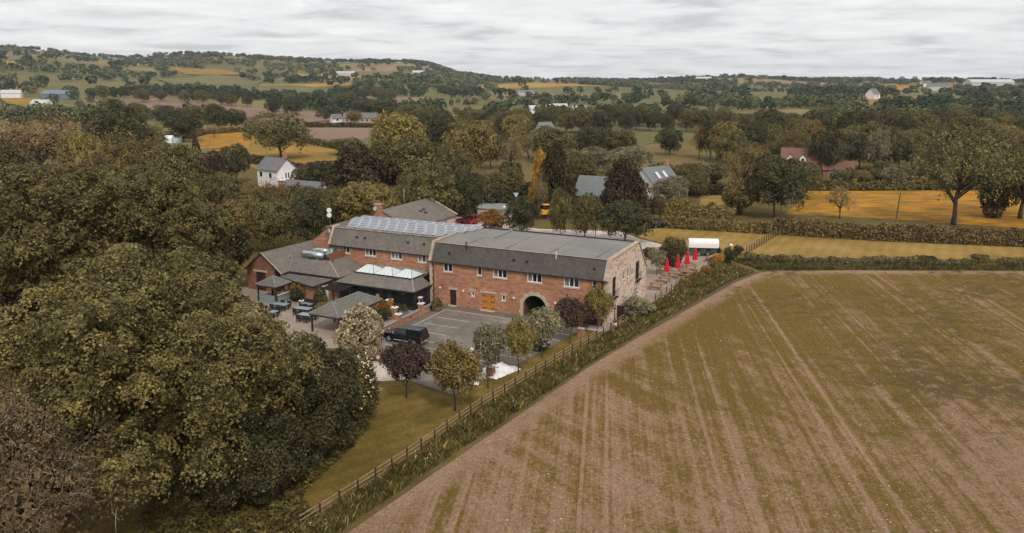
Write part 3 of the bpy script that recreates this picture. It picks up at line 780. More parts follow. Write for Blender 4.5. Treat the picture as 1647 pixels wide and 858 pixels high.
# ================================================================== building helpers (barn axes: x left along the front, y into depth)
def P3(plane, c, a, z, d=0.0):
    return (a, c + d, z) if plane == 'y' else (c + d, a, z)
def wall(root, name, mat, outer, holes, plane, c, t=0.3):
    pts = [Vector(p) for p in outer]; ed = [(i, (i + 1) % len(outer)) for i in range(len(outer))]
    for h in holes:
        o = len(pts); pts += [Vector(p) for p in h]; ed += [(o + i, o + (i + 1) % len(h)) for i in range(len(h))]
    r = delaunay_2d_cdt(pts, ed, [], 0, 1e-5)
    V = r[0]; T = []
    for f in r[2]:
        ca = np.array([sum(V[i][0] for i in f) / 3]); cz = np.array([sum(V[i][1] for i in f) / 3])
        if in_poly(ca, cz, outer)[0] and not any(in_poly(ca, cz, h)[0] for h in holes): T.append(f)
    mb = BB()
    mb.add([P3(plane, c, p[0], p[1]) for p in V], T)
    mb.add([P3(plane, c, p[0], p[1], t) for p in V], [list(f)[::-1] for f in T])
    for poly in [outer] + list(holes):
        n = len(poly)
        for i in range(n):
            a, b = poly[i], poly[(i + 1) % n]
            mb.add([P3(plane, c, *a), P3(plane, c, *b), P3(plane, c, *b, t), P3(plane, c, *a, t)], [(0, 1, 2, 3)])
    return mb.build(name, mat, root)
def rect(a0, a1, z0, z1): return [(a0, z0), (a1, z0), (a1, z1), (a0, z1)]
def pbox(mb, plane, c, a0, a1, z0, z1, d0, d1):
    if plane == 'y': mb.box(a0, a1, c + d0, c + d1, z0, z1)
    else: mb.box(c + d0, c + d1, a0, a1, z0, z1)
    return mb
def window(root, plane, c, a0, a1, z0, z1, n=1, sill=True, lintel=False, frame='white_frame', curtains=(), bars=0, glass='window_glass', fw=0.1, name='window'):
    """frame set 8 cm back in its opening; glass behind it"""
    if a0 > a1: a0, a1 = a1, a0
    m = BB(); d0, d1 = 0.06, 0.14
    pbox(m, plane, c, a0, a0 + fw, z0, z1, d0, d1); pbox(m, plane, c, a1 - fw, a1, z0, z1, d0, d1)
    pbox(m, plane, c, a0 + fw, a1 - fw, z0, z0 + fw, d0, d1); pbox(m, plane, c, a0 + fw, a1 - fw, z1 - fw, z1, d0, d1)
    w = (a1 - a0 - 2 * fw) / n
    for i in range(1, n):
        x = a0 + fw + w * i; pbox(m, plane, c, x - fw * .55, x + fw * .55, z0 + fw, z1 - fw, d0 - 0.004, d1 - 0.004)
    for i in range(bars):
        z = z0 + (z1 - z0) * (i + 1) / (bars + 1); pbox(m, plane, c, a0 + fw, a1 - fw, z - .02, z + .02, d0 + 0.01, d1 - 0.01)
    o = m.build(name, frame, root)
    for i in range(n):
        x = a0 + fw + w * i
        pbox(BB(), plane, c, x + 0.004, x + w - 0.004, z0 + fw * .6, z1 - fw * .6, 0.105, 0.12).build('pane', 'curtain' if i in curtains else glass, o)
    if sill: pbox(BB(), plane, c, a0 - 0.12, a1 + 0.12, z0 - 0.17, z0 - 0.002, -0.09, 0.1).build('sill', 'stone_trim', o)
    if lintel: pbox(BB(), plane, c, a0 - 0.2, a1 + 0.2, z1 + 0.002, z1 + 0.26, -0.03, 0.1).build('lintel', 'stone_trim', o)
    return o
def slope(root, name, mat, pts, t=0.12):
    return BB().prism([(p[0], p[1], p[2] - t) for p in pts], (0, 0, t)).build(name, mat, root)
def fx(u0, u1, vt, vb, y=0.0):
    """opening on a front wall from its pixels"""
    um = (u0 + u1) / 2; vm = (vt + vb) / 2
    return FR(u1, vm, y)[0], FR(u0, vm, y)[0], FR(um, vb, y)[2], FR(um, vt, y)[2]
def gxr(u0, u1, vt, vb):
    um = (u0 + u1) / 2; vm = (vt + vb) / 2
    return GB(u0, vm)[1], GB(u1, vm)[1], GB(um, vb)[2], GB(um, vt)[2]

# ------------------------------------------------------------------ the long brick barn
LB = 25.2; EV = 6.1; BZ = 8.2; BY = 1.0; RY, RZ = 12.0, 8.35; DY, DZ = 16.0, 4.2
barn = thing('brick_barn', 'long two storey red brick barn with slate front slope, flat grey roof and stone gable', 'barn', wld((LB / 2, 0, 0)))
W6 = [(fx(713.2, 727.8, 422.8, 437.5), 2, (), True), (fx(767.4, 775, 428.8, 443.5), 1, (), True), (fx(793, 815.8, 431.7, 447.2), 3, (2,), True),
      (fx(847.9, 871.8, 438.7, 454.6), 3, (2,), True), (fx(906.9, 931.8, 445.6, 462.5), 3, (2,), True), (fx(952.3, 960, 451, 465.6), 1, (), True)]
door_r = fx(723.9, 734, 466.3, 491.4); door_r = (door_r[0], door_r[1], 0.12, door_r[3])
dbl_r = fx(775.3, 796, 472.5, 499.8); dbl_r = (dbl_r[0], dbl_r[1], 0.12, dbl_r[3])
sw1 = fx(758, 763.2, 468.6, 477.2); sw2 = fx(806.8, 813.2, 475.2, 484.2)
gar = fx(938, 961.5, 499, 524); gar = (gar[0], gar[1], 0.11, gar[3])
a0, a1, _, az1 = fx(841.3, 878.5, 475.9, 505); acx = (a0 + a1) / 2; arad = (a1 - a0) / 2; asp = az1 - arad
arch = [(a0, 0.0), (a1, 0.0)] + [(acx + arad * math.cos(t_), asp + arad * math.sin(t_)) for t_ in np.linspace(0, math.pi, 15)]
arch[0] = (a0, 0.05); arch[1] = (a1, 0.05)
holes = [rect(*w[0]) for w in W6] + [rect(*door_r), rect(*dbl_r), rect(*sw1), rect(*sw2), rect(*gar), arch]
wall(barn, 'front_wall', 'brick', [(0.42, 0), (LB, 0), (LB, EV), (0.42, EV)], holes, 'y', 0.0)
for r, n, cu, _ in W6: window(barn, 'y', 0.0, *r, n=n, curtains=cu)
for r in (sw1, sw2): window(barn, 'y', 0.0, *r, n=1, lintel=True, fw=0.12)
d = BB(); pbox(d, 'y', 0, door_r[0] + .01, door_r[1] - .01, .13, door_r[3] - .01, .07, .13); d = d.build('door', 'door_brown', barn)
pbox(BB(), 'y', 0, door_r[1] - .22, door_r[1] - .12, 1.15, 1.22, .03, .07).build('handle', 'chrome', d)
pbox(BB(), 'y', 0, door_r[0] - .2, door_r[1] + .2, door_r[3] + .002, door_r[3] + .26, -.04, .1).build('lintel', 'stone_trim', barn)
BB().box(door_r[0] - .1, door_r[1] + .1, -0.45, -0.002, 0.12, 0.2).build('doorstep', 'stone_trim', barn)
mid = (dbl_r[0] + dbl_r[1]) / 2
for s_, (x0, x1) in enumerate(((dbl_r[0] + .01, mid - .008), (mid + .008, dbl_r[1] - .01))):
    lf = BB(); nb = 5; w = (x1 - x0) / nb
    for i in range(nb): pbox(lf, 'y', 0, x0 + w * i + .006, x0 + w * (i + 1) - .006, .13, dbl_r[3] - .01, .06, .11)
    pbox(lf, 'y', 0, x0, x1, .13, dbl_r[3] - .01, .085, .12)
    lf = lf.build('door_leaf', 'wood_orange', barn)
    for z in (.45, 1.3, 2.05):
        pbox(BB(), 'y', 0, *((x0 + .02, x0 + w * 3.6) if s_ == 0 else (x1 - w * 3.6, x1 - .02)), z - .05, z + .03, .045, .059).build('hinge', 'black_metal', lf)
pbox(BB(), 'y', 0, dbl_r[0] - .25, dbl_r[1] + .25, dbl_r[3] + .002, dbl_r[3] + .28, -.05, .1).build('lintel', 'stone_trim', barn)
BB().box(dbl_r[0] - .1, dbl_r[1] + .1, -.5, -.002, .121, .17).build('doorstep', 'stone_trim', barn)
# arch surround: separate voussoirs
na_ = 13; ro = arad + 0.42
for i in range(na_):
    t0, t1 = math.pi * i / na_ + .006, math.pi * (i + 1) / na_ - .006
    e_ = 0.14 if i % 2 else 0.0
    q = [(acx + (arad + .004) * math.cos(t0), asp + (arad + .004) * math.sin(t0)), (acx + (ro + e_) * math.cos(t0), asp + (ro + e_) * math.sin(t0)),
         (acx + (ro + e_) * math.cos(t1), asp + (ro + e_) * math.sin(t1)), (acx + (arad + .004) * math.cos(t1), asp + (arad + .004) * math.sin(t1))]
    BB().prism([(p[0], -0.05, p[1]) for p in q], (0, 0.30, 0)).build('voussoir', 'stone_trim', barn)
for sgn in (-1, 1):
    for k_ in range(3):
        z0_, z1_ = asp * k_ / 3 + (.12 if k_ == 0 else .006), asp * (k_ + 1) / 3 - .006
        ex = ro + (0.14 if k_ % 2 else 0)
        xa, xb = acx + sgn * (arad + .004), acx + sgn * ex
        BB().box(xa, xb, -0.05, 0.25, z0_, z1_).build('jamb_stone', 'stone_trim', barn)
# passage behind the arch
psg = BB()
psg.box(a0 - .35, a0 - .05, .3, DY - .3, 0, 4.6).box(a1 + .05, a1 + .35, .3, DY - .3, 0, 4.6).box(a0 - .04, a1 + .04, .3, DY - .3, 4.3, 4.6)
psg.build('passage', 'room_wall', barn)
pbox(BB(), 'y', 0, gar[0] + .01, gar[1] - .01, .12, gar[3] - .01, .16, .22).build('garage_door', 'door_brown', barn)
# gable
gprof = [(0, 0), (DY, 0), (DY, DZ), (RY, RZ), (BY, BZ), (0, EV)]
b1 = gxr(985.0, 990.4, 446, 478); b2 = gxr(1022.4, 1028, 420.6, 449.5)
s1 = gxr(1002.6, 1005.4, 435.5, 449.5); s2 = gxr(1009.2, 1012.2, 432, 445.4)
l1 = gxr(1003.4, 1008.5, 477.5, 495); l2 = gxr(1019, 1025.4, 463.5, 480)
gd = gxr(987.5, 991.5, 504, 519); gd = (gd[0], gd[1], 0.1, max(1.9, gd[3]))
wall(barn, 'gable_wall', 'stone_wall', gprof, [rect(*r) for r in (b1, b2, s1, s2, l1, l2, gd)], 'x', 0.0, 0.42)
for r in (s1, s2): window(barn, 'x', 0.0, *r, n=1, fw=.06)
for r in (l1, l2): window(barn, 'x', 0.0, *r, n=2, bars=2, fw=.06)
for r in (b1, b2):
    fr_ = window(barn, 'x', 0.0, *r, n=2, sill=False, frame='dark_timber', fw=.08, name='balcony_door')
    y0, y1, z0, z1 = r
    rl = BB(); rl.box(-.42, -.02, y0 - .12, y1 + .12, z0 - .08, z0)
    for k_ in range(7):
        yy = y0 - .1 + (y1 - y0 + .2) * k_ / 6
        rl.tube((-.4, yy, z0), (-.4, yy, z0 + 1.0), .013, n=5)
    for yy in (y0 - .1, y1 + .1): rl.tube((-.4, yy, z0 + 1.0), (0, yy, z0 + 1.0), .02, n=5)
    rl.tube((-.4, y0 - .1, z0 + 1.0), (-.4, y1 + .1, z0 + 1.0), .025, n=5)
    rl.build('balcony_rail', 'black_metal', barn)
    pbox(BB(), 'x', 0, y0 - .15, y1 + .15, z1 + .002, z1 + .22, -.03, .1).build('lintel', 'stone_trim', barn)
pbox(BB(), 'x', 0, gd[0] + .01, gd[1] - .01, .1, gd[3] - .01, .2, .26).build('side_door', 'door_brown', barn)
BB().box(-1.0, -0.03, gd[1] + .02, gd[1] + .08, 0.1, 2.0).build('open_door_leaf', 'door_brown', barn)
# quoins at the brick/stone corner
for k_ in range(13):
    BB().box(-.02, .40 if k_ % 2 else .62, -.035, .3, .1 + k_ * .46, .1 + k_ * .46 + .45).build('quoin', 'stone_trim', barn)
for k_ in range(13):
    BB().box(LB - (.30 if k_ % 2 else .46), LB, -.03, .3, .1 + k_ * .46, .1 + k_ * .46 + .45).build('quoin', 'stone_trim', barn)
# small name stones on the gable
nm = gxr(993.5, 1002, 421, 428)
for k_ in range(6):
    ya = nm[0] + (nm[1] - nm[0]) * k_ / 6
    BB().box(-.03, .02, ya + .02, ya + (nm[1] - nm[0]) / 6 - .05, nm[2] + .1, nm[2] + .42 + .05 * (k_ % 2)).build('raised_stone', 'coping', barn)
wall(barn, 'end_wall', 'brick', gprof, [], 'x', LB - .3, 0.3)
back_h = rect(a0, a1, .05, 3.0)
wall(barn, 'rear_wall', 'brick', [(0.43, 0), (LB - .31, 0), (LB - .31, DZ), (0.43, DZ)], [back_h], 'y', DY - .3, 0.3)
BB().box(.5, LB - .4, .4, DY - .4, 2.95, 3.1).build('upper_floor', 'room_wall', barn)
# roof
slope(barn, 'slate_slope', 'slate', [(.2, -.2, EV - .2), (LB - .15, -.2, EV - .2), (LB - .15, BY, BZ + .06), (.2, BY, BZ + .06)], .1)
slope(barn, 'flat_roof', 'flat_roof', [(.25, BY + .004, BZ + .1), (LB - .2, BY + .004, BZ + .1), (LB - .2, RY, RZ + .1), (.25, RY, RZ + .1)], .1)
slope(barn, 'rear_slope', 'slate', [(.2, RY + .2, RZ + .06), (LB - .15, RY + .2, RZ + .06), (LB - .15, DY + .25, DZ - .2), (.2, DY + .25, DZ - .2)], .1)
BB().box(.25, LB - .2, RY + .004, RY + .19, RZ - .05, RZ + .24).build('ridge_kerb', 'fascia', barn)
BB().box(.3, LB - .2, BY - .1, BY + .05, BZ + .101, BZ + .14).build('eave_trim', 'coping', barn)
for x_ in (2.2, 8.4, 14.5, 20.3):
    BB().box(x_ - .05, x_ + .05, BY + .15, RY - .02, BZ + .18, BZ + .2).prism([(x_ - .05, BY + .2, BZ + .1), (x_ + .05, BY + .2, BZ + .1), (x_ + .05, RY - .02, RZ + .1), (x_ - .05, RY - .02, RZ + .1)], (0, 0, .02)).build('roof_seam', 'flat_roof', barn)
BB().box(18.55, 18.75, 6.6, RY + .1, BZ + .1, RZ + .3).build('roof_upstand', 'lead', barn)
gut = BB(); gut.tube((.1, -.26, EV - .24), (LB, -.26, EV - .24), .075, n=8); gut.build('gutter', 'black_metal', barn)
for x_ in (.68, LB - .62):
    dp = BB(); dp.path([(x_, -.26, EV - .26), (x_, -.22, EV - .5), (x_, -.09, EV - .85), (x_, -.09, .15)], [.05] * 4, 7); dp.build('downpipe', 'black_metal', barn)
# gable coping
def coping_run(root, x0, x1, pts, t=.16, mat='coping'):
    for (ya, za), (yb, zb) in zip(pts[:-1], pts[1:]):
        BB().prism([(x0, ya, za), (x1, ya, za), (x1, yb, zb), (x0, yb, zb)], (0, 0, t)).build('coping_stone', mat, root)
coping_run(barn, -.12, .5, [(-.25, EV - .25), (BY, BZ + .1), (RY, RZ + .1), (DY + .1, DZ)], .18)
coping_run(barn, LB - .32, LB + .06, [(-.22, EV - .2), (BY, BZ + .12), (RY, RZ + .12)], .18)
BB().prism([(LB - .4, -.2, EV - .16), (LB - .34, -.2, EV - .16), (LB - .34, BY, BZ + .11), (LB - .4, BY, BZ + .11)], (0, 0, .06)).build('flashing', 'zinc', barn)
BB().prism([(.5, -.2, EV - .16), (.58, -.2, EV - .16), (.58, BY, BZ + .11), (.5, BY, BZ + .11)], (0, 0, .06)).build('flashing', 'zinc', barn)
for u, v in ((723.5, 399), (827, 410.5), (848.5, 413.2), (957, 424.7)):
    x_ = FR(u, v, .55)[0]
    BB().box(x_ - .13, x_ + .13, .28, .52, 7.0, 7.28).build('roof_vent', 'fascia', barn)
x_ = FR(748.5, 401, .5)[0]; BB().tube((x_, .75, 7.6), (x_, .75, 8.7), .06, n=8).tube((x_, .75, 8.65), (x_, .75, 8.85), .11, .09, n=8).build('soil_pipe', 'black_metal', barn)
x_ = FR(893, 413, .5)[0]; BB().tube((x_, .8, 7.6), (x_, .8, 8.7), .05, n=8).build('soil_pipe', 'white_frame', barn)
for u, v in ((708.3, 462.6), (745.4, 467.8), (826.6, 479.4), (893, 487.5), (909, 487)):
    x_, _, z_ = FR(u, v)
    l_ = BB().tube((x_, -.005, z_), (x_, -.06, z_), .11, n=12).build('wall_lamp', 'black_metal', barn)
    BB().tube((x_, -.062, z_), (x_, -.12, z_), .155, .13, n=14).build('globe', 'lamp_glass', l_)
for u, v in ((745.5, 457.5), (826.5, 469), (901, 478)):
    x_, _, z_ = FR(u, v); BB().box(x_ - .12, x_ + .12, -.012, .01, z_ - .1, z_ + .1).build('air_brick', 'terracotta', barn)

# ------------------------------------------------------------------ range with the solar panels
S0, S1, SY = 25.32, 44.0, 2.8
rng_ = thing('solar_range', 'red brick range with grey slate front slope and a roof full of solar panels', 'building', wld((35, SY, 0)))
def fxs(*a): return fx(*a, y=SY)
def z5(x, y): return 520 + x / 7.8, 320 + y / 7.8
SW = []
for xa, xb, yt, yb, n, cu in ((200, 330, 580, 680, 3, (2,)), (522, 662, 618, 718, 3, (2,)), (845, 990, 655, 758, 3, (2, 1)), (1183, 1288, 692, 798, 2, (1,))):
    (u0, vt), (u1, vb) = z5(xa, yt), z5(xb, yb); SW.append((fxs(u0, u1, vt, vb), n, cu))
wall(rng_, 'front_wall', 'brick', [(S0, 0), (S1, 0), (S1, EV), (S0, EV)], [rect(*w[0]) for w in SW], 'y', SY)
for r, n, cu in SW: window(rng_, 'y', SY, *r, n=n, curtains=cu)
SBY = SY + 1.05
sprof = [(SY, 0), (16, 0), (16, 5), (13.5, 8.2), (SBY, BZ), (SY, EV)]
wall(rng_, 'end_wall', 'brick', sprof, [], 'x', S1 - .3, .3)
wall(rng_, 'rear_wall', 'brick', [(S0, 0), (S1 - .31, 0), (S1 - .31, 5), (S0, 5)], [], 'y', 15.7, .3)
slope(rng_, 'slate_slope', 'slate_old', [(S0 - .05, SY - .2, EV - .2), (S1 - .2, SY - .2, EV - .2), (S1 - .2, SBY, BZ + .06), (S0 - .05, SBY, BZ + .06)], .1)
slope(rng_, 'flat_roof', 'felt_green', [(S0 - .05, SBY + .004, BZ + .08), (S1 + 1.6, SBY + .004, BZ + .08), (S1 + 1.6, 13.5, BZ + .1), (S0 - .05, 13.5, BZ + .1)], .1)
slope(rng_, 'rear_slope', 'slate_old', [(S0, 13.5, BZ + .04), (S1, 13.5, BZ + .04), (S1, 16.2, 4.7), (S0, 16.2, 4.7)], .1)
BB().box(S0, S1 - .3, SBY - .12, SBY + .05, BZ + .085, BZ + .18).build('eave_trim', 'coping', rng_)
coping_run(rng_, S1 - .2, S1 + .2, [(SY - .22, EV - .2), (SBY, BZ + .1), (SBY + 1.4, BZ + .14)], .18)
BB().tube((S0, SY - .26, EV - .24), (S1, SY - .26, EV - .24), .075, n=8).build('gutter', 'black_metal', rng_)
for xa, ya in ((425, 418), (528, 458), (1065, 488), (1268, 508)):
    u, v = z5(xa, ya); x_ = FR(u, v, SY + .6)[0]; BB().box(x_ - .16, x_ + .16, SY + .4, SY + .62, 7.15, 7.42).build('roof_vent', 'fascia', rng_)
# the taller brick wall left of it
bw = [(44.0, 0), (50.4, 0), (50.4, 4.8), (48.48, 6.0), (45.5, 8.15), (44.0, 8.15)]
wall(rng_, 'side_wall', 'brick', bw, [], 'y', 5.0, .4)
BB().prism([(45.6, 4.95, 8.16), (44.02, 4.95, 8.16), (44.02, 5.45, 8.16), (45.6, 5.45, 8.16)], (0, 0, .12)).build('coping_stone', 'coping', rng_)
slope(rng_, 'side_roof', 'slate_old', [(45.5, 5.42, 8.2), (45.5, 13.4, 8.2), (50.5, 13.4, 4.75), (50.5, 5.42, 4.75)], .1)
# extract cowl at the verge
cx_, _, cz_ = FR(*z5(125, 375), 4.2)
BB().tube((45.0, 4.2, 6.4), (45.0, 4.2, 7.4), .28, n=10).tube((45.0, 4.2, 7.4), (45.0, 4.2, 7.9), .42, .3, n=10).build('extract_cowl', 'zinc', rng_)
# solar panels: tilted rows stepping back
pm = BB(); pw, pd = 1.64, 0.98
rows_ = [(25.6, 43.0, 4.25), (24.9, 43.4, 5.85), (24.2, 45.4, 7.45), (23.5, 45.4, 9.05), (23.2, 45.0, 10.65)]
pk = 0
for (xa, xb, y0) in rows_:
    x_ = xa
    while x_ + pw < xb:
        z0_, z1_ = BZ + .28, BZ + .52
        fr_ = BB().prism([(x_ + .01, y0, z0_), (x_ + pw - .01, y0, z0_), (x_ + pw - .01, y0 + pd * 1.25, z1_), (x_ + .01, y0 + pd * 1.25, z1_)], (0, 0, .045)).build('solar_panel', 'solar_frame', rng_)
        f_ = .07; zz = lambda y: z0_ + (z1_ - z0_) * (y - y0) / (pd * 1.25) + .049
        ya, yb = y0 + f_, y0 + pd * 1.25 - f_
        BB().prism([(x_ + .1, ya, zz(ya)), (x_ + pw - .1, ya, zz(ya)), (x_ + pw - .1, yb, zz(yb)), (x_ + .1, yb, zz(yb))], (0, 0, .006)).build('cell_sheet', 'solar_cell', fr_)
        BB().box(x_ + .1, x_ + .16, y0 + 1.0, y0 + 1.06, BZ + .15, BZ + .5).box(x_ + pw - .16, x_ + pw - .1, y0 + 1.0, y0 + 1.06, BZ + .15, BZ + .5).box(x_ + .1, x_ + pw - .1, y0 + .05, y0 + .1, BZ + .15, BZ + .3).build('mounting_foot', 'solar_frame', fr_)
        x_ += pw
# chimney and aerials
chim = thing('chimney_stack', 'red brick chimney with pots and aerial behind the solar panels', 'chimney', wld((43.2, 14.2, 0)))
BB().box(42.9, 43.8, 13.9, 14.7, 7.6, 10.2).build('stack', 'brick', chim)
BB().box(42.82, 43.88, 13.82, 14.78, 10.2, 10.35).build('cap', 'coping', chim)
for x_ in (43.1, 43.6): BB().lathe([(.14, 0), (.12, .1), (.1, .5), (.12, .55)], (x_, 14.3, 10.35), 8).build('pot', 'terracotta', chim)
BB().tube((43.35, 14.3, 10.3), (43.35, 14.3, 12.2), .02, n=5).tube((42.6, 14.3, 12.1), (44.1, 14.3, 12.1), .02, n=5).tube((42.8, 14.0, 12.1), (42.8, 14.6, 12.1), .012, n=4).tube((43.3, 14.0, 12.1), (43.3, 14.6, 12.1), .012, n=4).tube((43.8, 14.0, 12.1), (43.8, 14.6, 12.1), .012, n=4).build('aerial', 'zinc', chim)
BB().tube((43.5, 13.75, 9.6), (43.5, 13.6, 9.65), .05, .36, n=12).build('satellite_dish', 'zinc', chim)
mast = thing('satellite_mast', 'two pale satellite dishes on a thin mast at the left end of the solar roof', 'satellite dish', wld((46.2, 5.6, 0)))
px_m = FR(523, 365, 5.6); 
BB().tube((46.0, 5.6, 7.6), (46.0, 5.6, 10.6), .035, n=6).build('mast', 'zinc', mast)
for z_ in (9.7, 10.45): BB().tube((46.0, 5.5, z_), (45.9, 5.35, z_), .12, .36, n=14).build('dish', 'white_paint', mast)

# ------------------------------------------------------------------ kitchen wing, left
kit = thing('kitchen_wing', 'low brick kitchen wing with gable front, slate roofs and a flat roof well', 'building', wld((47, -3, 0)))
KY = -5.0
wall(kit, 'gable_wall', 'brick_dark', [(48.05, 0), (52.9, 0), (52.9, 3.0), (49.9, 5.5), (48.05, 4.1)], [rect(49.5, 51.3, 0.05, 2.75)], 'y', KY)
pbox(BB(), 'y', KY, 49.52, 51.28, .06, 2.73, .1, .16).build('door', 'door_brown', kit)
pbox(BB(), 'y', KY, 49.1, 51.7, 2.76, 3.04, -.04, .12).build('lintel', 'stone_trim', kit)
for x_ in (50.2, 49.6): BB().box(x_ - .09, x_ + .09, KY - .012, KY + .01, 4.1, 4.26).build('air_brick', 'black_metal', kit)
BB().box(47.3, 48.05, -4.6, -4.4, 0, 3.4).build('recess_shade', 'dark_timber', kit)  # dark panel painted in for the shade of the recess under the roof
slope(kit, 'slate_slope', 'slate_old', [(49.9, KY - .25, 5.67), (49.2, 5.0, 5.67), (46.4, 5.0, 3.2), (46.4, KY - .25, 2.98)], .12)
slope(kit, 'slate_slope', 'slate_old', [(49.9, KY - .25, 5.67), (49.2, 5.0, 5.67), (53.0, 5.0, 2.98), (53.2, KY - .25, 2.98)], .12)
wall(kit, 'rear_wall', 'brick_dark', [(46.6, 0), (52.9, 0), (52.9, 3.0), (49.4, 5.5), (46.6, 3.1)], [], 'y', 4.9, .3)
BB().prism([(49.86, KY - .3, 5.69), (50.0, KY - .3, 5.6), (53.26, KY - .3, 2.92), (53.1, KY - .3, 3.02)], (0, .1, 0)).build('verge', 'dark_timber', kit)
BB().prism([(49.94, KY - .3, 5.62), (49.8, KY - .3, 5.69), (46.3, KY - .3, 3.02), (46.3, KY - .3, 2.9)], (0, .1, 0)).build('verge', 'coping', kit)
# hipped block with the roof well
e0, e1 = 37.64, 46.3; ez = 3.0; fz = 4.5
slope(kit, 'hip_slope', 'slate_old', [(e0, -3.5, ez), (e1 + .3, -3.5, ez), (47.4, -1.4, fz), (40.9, -1.4, fz)], .1)
slope(kit, 'hip_slope', 'slate_old', [(e0, -3.5, ez), (40.9, -1.4, fz), (41.0, 2.7, fz), (e0, 2.7, ez)], .1)
BB().box(40.9, 48.4, -1.4, 2.75, fz - .3, fz - .12).build('roof_well', 'felt_green', kit)
BB().tube((e0 - .02, -3.52, ez + .05), (40.9, -1.4, fz + .05), .07, n=6).build('hip_tile', 'coping', kit)
BB().tube((46.5, -3.52, ez + .05), (47.5, -1.4, fz + .05), .06, n=6).build('valley', 'lead', kit)
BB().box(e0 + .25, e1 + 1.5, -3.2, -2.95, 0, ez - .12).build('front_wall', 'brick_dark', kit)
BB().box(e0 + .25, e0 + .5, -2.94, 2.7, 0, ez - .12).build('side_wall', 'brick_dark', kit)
BB().tube((e0, -3.55, ez - .12), (e1, -3.55, ez - .12), .07, n=6).build('gutter', 'black_metal', kit)
BB().box(40.6, 40.72, -1.0, -.76, 4.2, 4.55).build('roof_vent', 'fascia', kit)
# flat lean-to in front
lt = [(46.2, -5.6), (38.6, -7.9), (38.6, -3.6), (46.4, -3.6)]
BB().prism([(p[0], p[1], 2.62) for p in lt], (0, 0, .06)).build('lean_to_roof', 'felt_green', kit)
BB().prism([(p[0] * .98 + .85, p[1] * .97 - .2, 2.38) for p in lt], (0, 0, .235)).build('fascia_board', 'fascia', kit)
BB().prism([(45.9, -5.2, 0), (39.0, -7.4, 0), (39.0, -3.7, 0), (45.9, -3.7, 0)], (0, 0, 2.37)).build('lean_to_wall', 'brick', kit)
BB().box(38.88, 38.98, -5.3, -4.4, .1, 2.1).build('side_door', 'white_paint', kit)
BB().box(38.5, 38.99, -6.3, -5.5, 1.4, 2.2).build('air_conditioner', 'white_paint', kit)
# duct and its timber screen on the roof well
duct = thing('ventilation_duct', 'fat silver ventilation duct lying on the kitchen roof', 'duct', wld((44, 0.5, 4.38)))
BB().path([(46.4, -.3, 4.95), (45.9, -.5, 4.95), (44.5, -.55, 4.95), (42.6, -.4, 4.9)], [.42, .5, .52, .5], 14).build('main_duct', 'zinc', duct, smooth=True)
BB().path([(42.4, -.1, 4.9), (41.9, .2, 5.1), (42.2, 1.2, 5.3), (43.0, 1.9, 5.2), (43.0, 2.5, 5.2)], [.46, .46, .44, .42, .42], 14).build('bend', 'zinc', duct, smooth=True)
BB().path([(45.3, .55, 5.2), (44.4, .5, 5.35), (43.4, .6, 5.4), (42.7, .9, 5.3)], [.36, .42, .42, .4], 14).build('upper_duct', 'zinc', duct, smooth=True)
BB().box(43.5, 45.0, -.2, .9, 4.38, 5.05).build('fan_box', 'zinc', duct)
for x_ in (45.5, 43.5): BB().box(x_ - .1, x_ + .1, -.9, -.2, 4.38, 4.6).build('duct_foot', 'lead', duct)
scr = thing('roof_screen', 'small brown timber screen beside the silver roof duct', 'screen', wld((41.3, 0.8, 4.38)))
for k_ in range(14): BB().box(41.28, 41.34, -.9 + k_ * .26, -.9 + k_ * .26 + .24, 4.38, 5.5).build('board', 'fence_panel', scr)
for y_ in (-.8, .9, 2.6): BB().box(41.36, 41.44, y_, y_ + .08, 4.38, 5.45).build('post', 'fence_panel', scr)

# ------------------------------------------------------------------ glazed conservatory
con = thing('conservatory', 'dark glazed conservatory with slate skirt roof and three glass roof lanterns', 'conservatory', wld((31, -1, 0)))
cz0, cz1 = 2.65, 3.7
slope(con, 'slate_skirt', 'slate_old', [(24.95, -4.4, cz0), (37.6, -4.4, cz0), (36.0, -2.35, cz1), (26.5, -2.35, cz1)], .1)
slope(con, 'slate_skirt', 'slate_old', [(24.95, -4.4, cz0), (26.5, -2.35, cz1), (26.5, -.06, cz1), (24.95, -.06, cz0)], .1)
slope(con, 'slate_skirt', 'slate_old', [(37.6, -4.4, cz0), (36.0, -2.35, cz1), (36.2, 2.75, cz1), (37.6, 2.75, cz0)], .1)
BB().box(26.45, 36.0, -2.4, 2.78, cz1 - .2, cz1 + .02).build('roof_deck', 'lead', con)
BB().tube((24.93, -4.42, cz0 + .05), (26.5, -2.35, cz1 + .05), .07, n=6).build('hip_tile', 'coping', con)
BB().box(24.85, 37.6, -4.52, -4.4, cz0 - .2, cz0 - .02).box(24.85, 24.97, -4.4, -.05, cz0 - .2, cz0 - .02).build('gutter', 'black_metal', con)
BB().box(26.4, 35.9, -2.46, -2.3, cz1 + .021, cz1 + .14).box(26.4, 26.5, -2.3, .7, cz1 + .021, cz1 + .14).build('lantern_kerb', 'fascia', con)
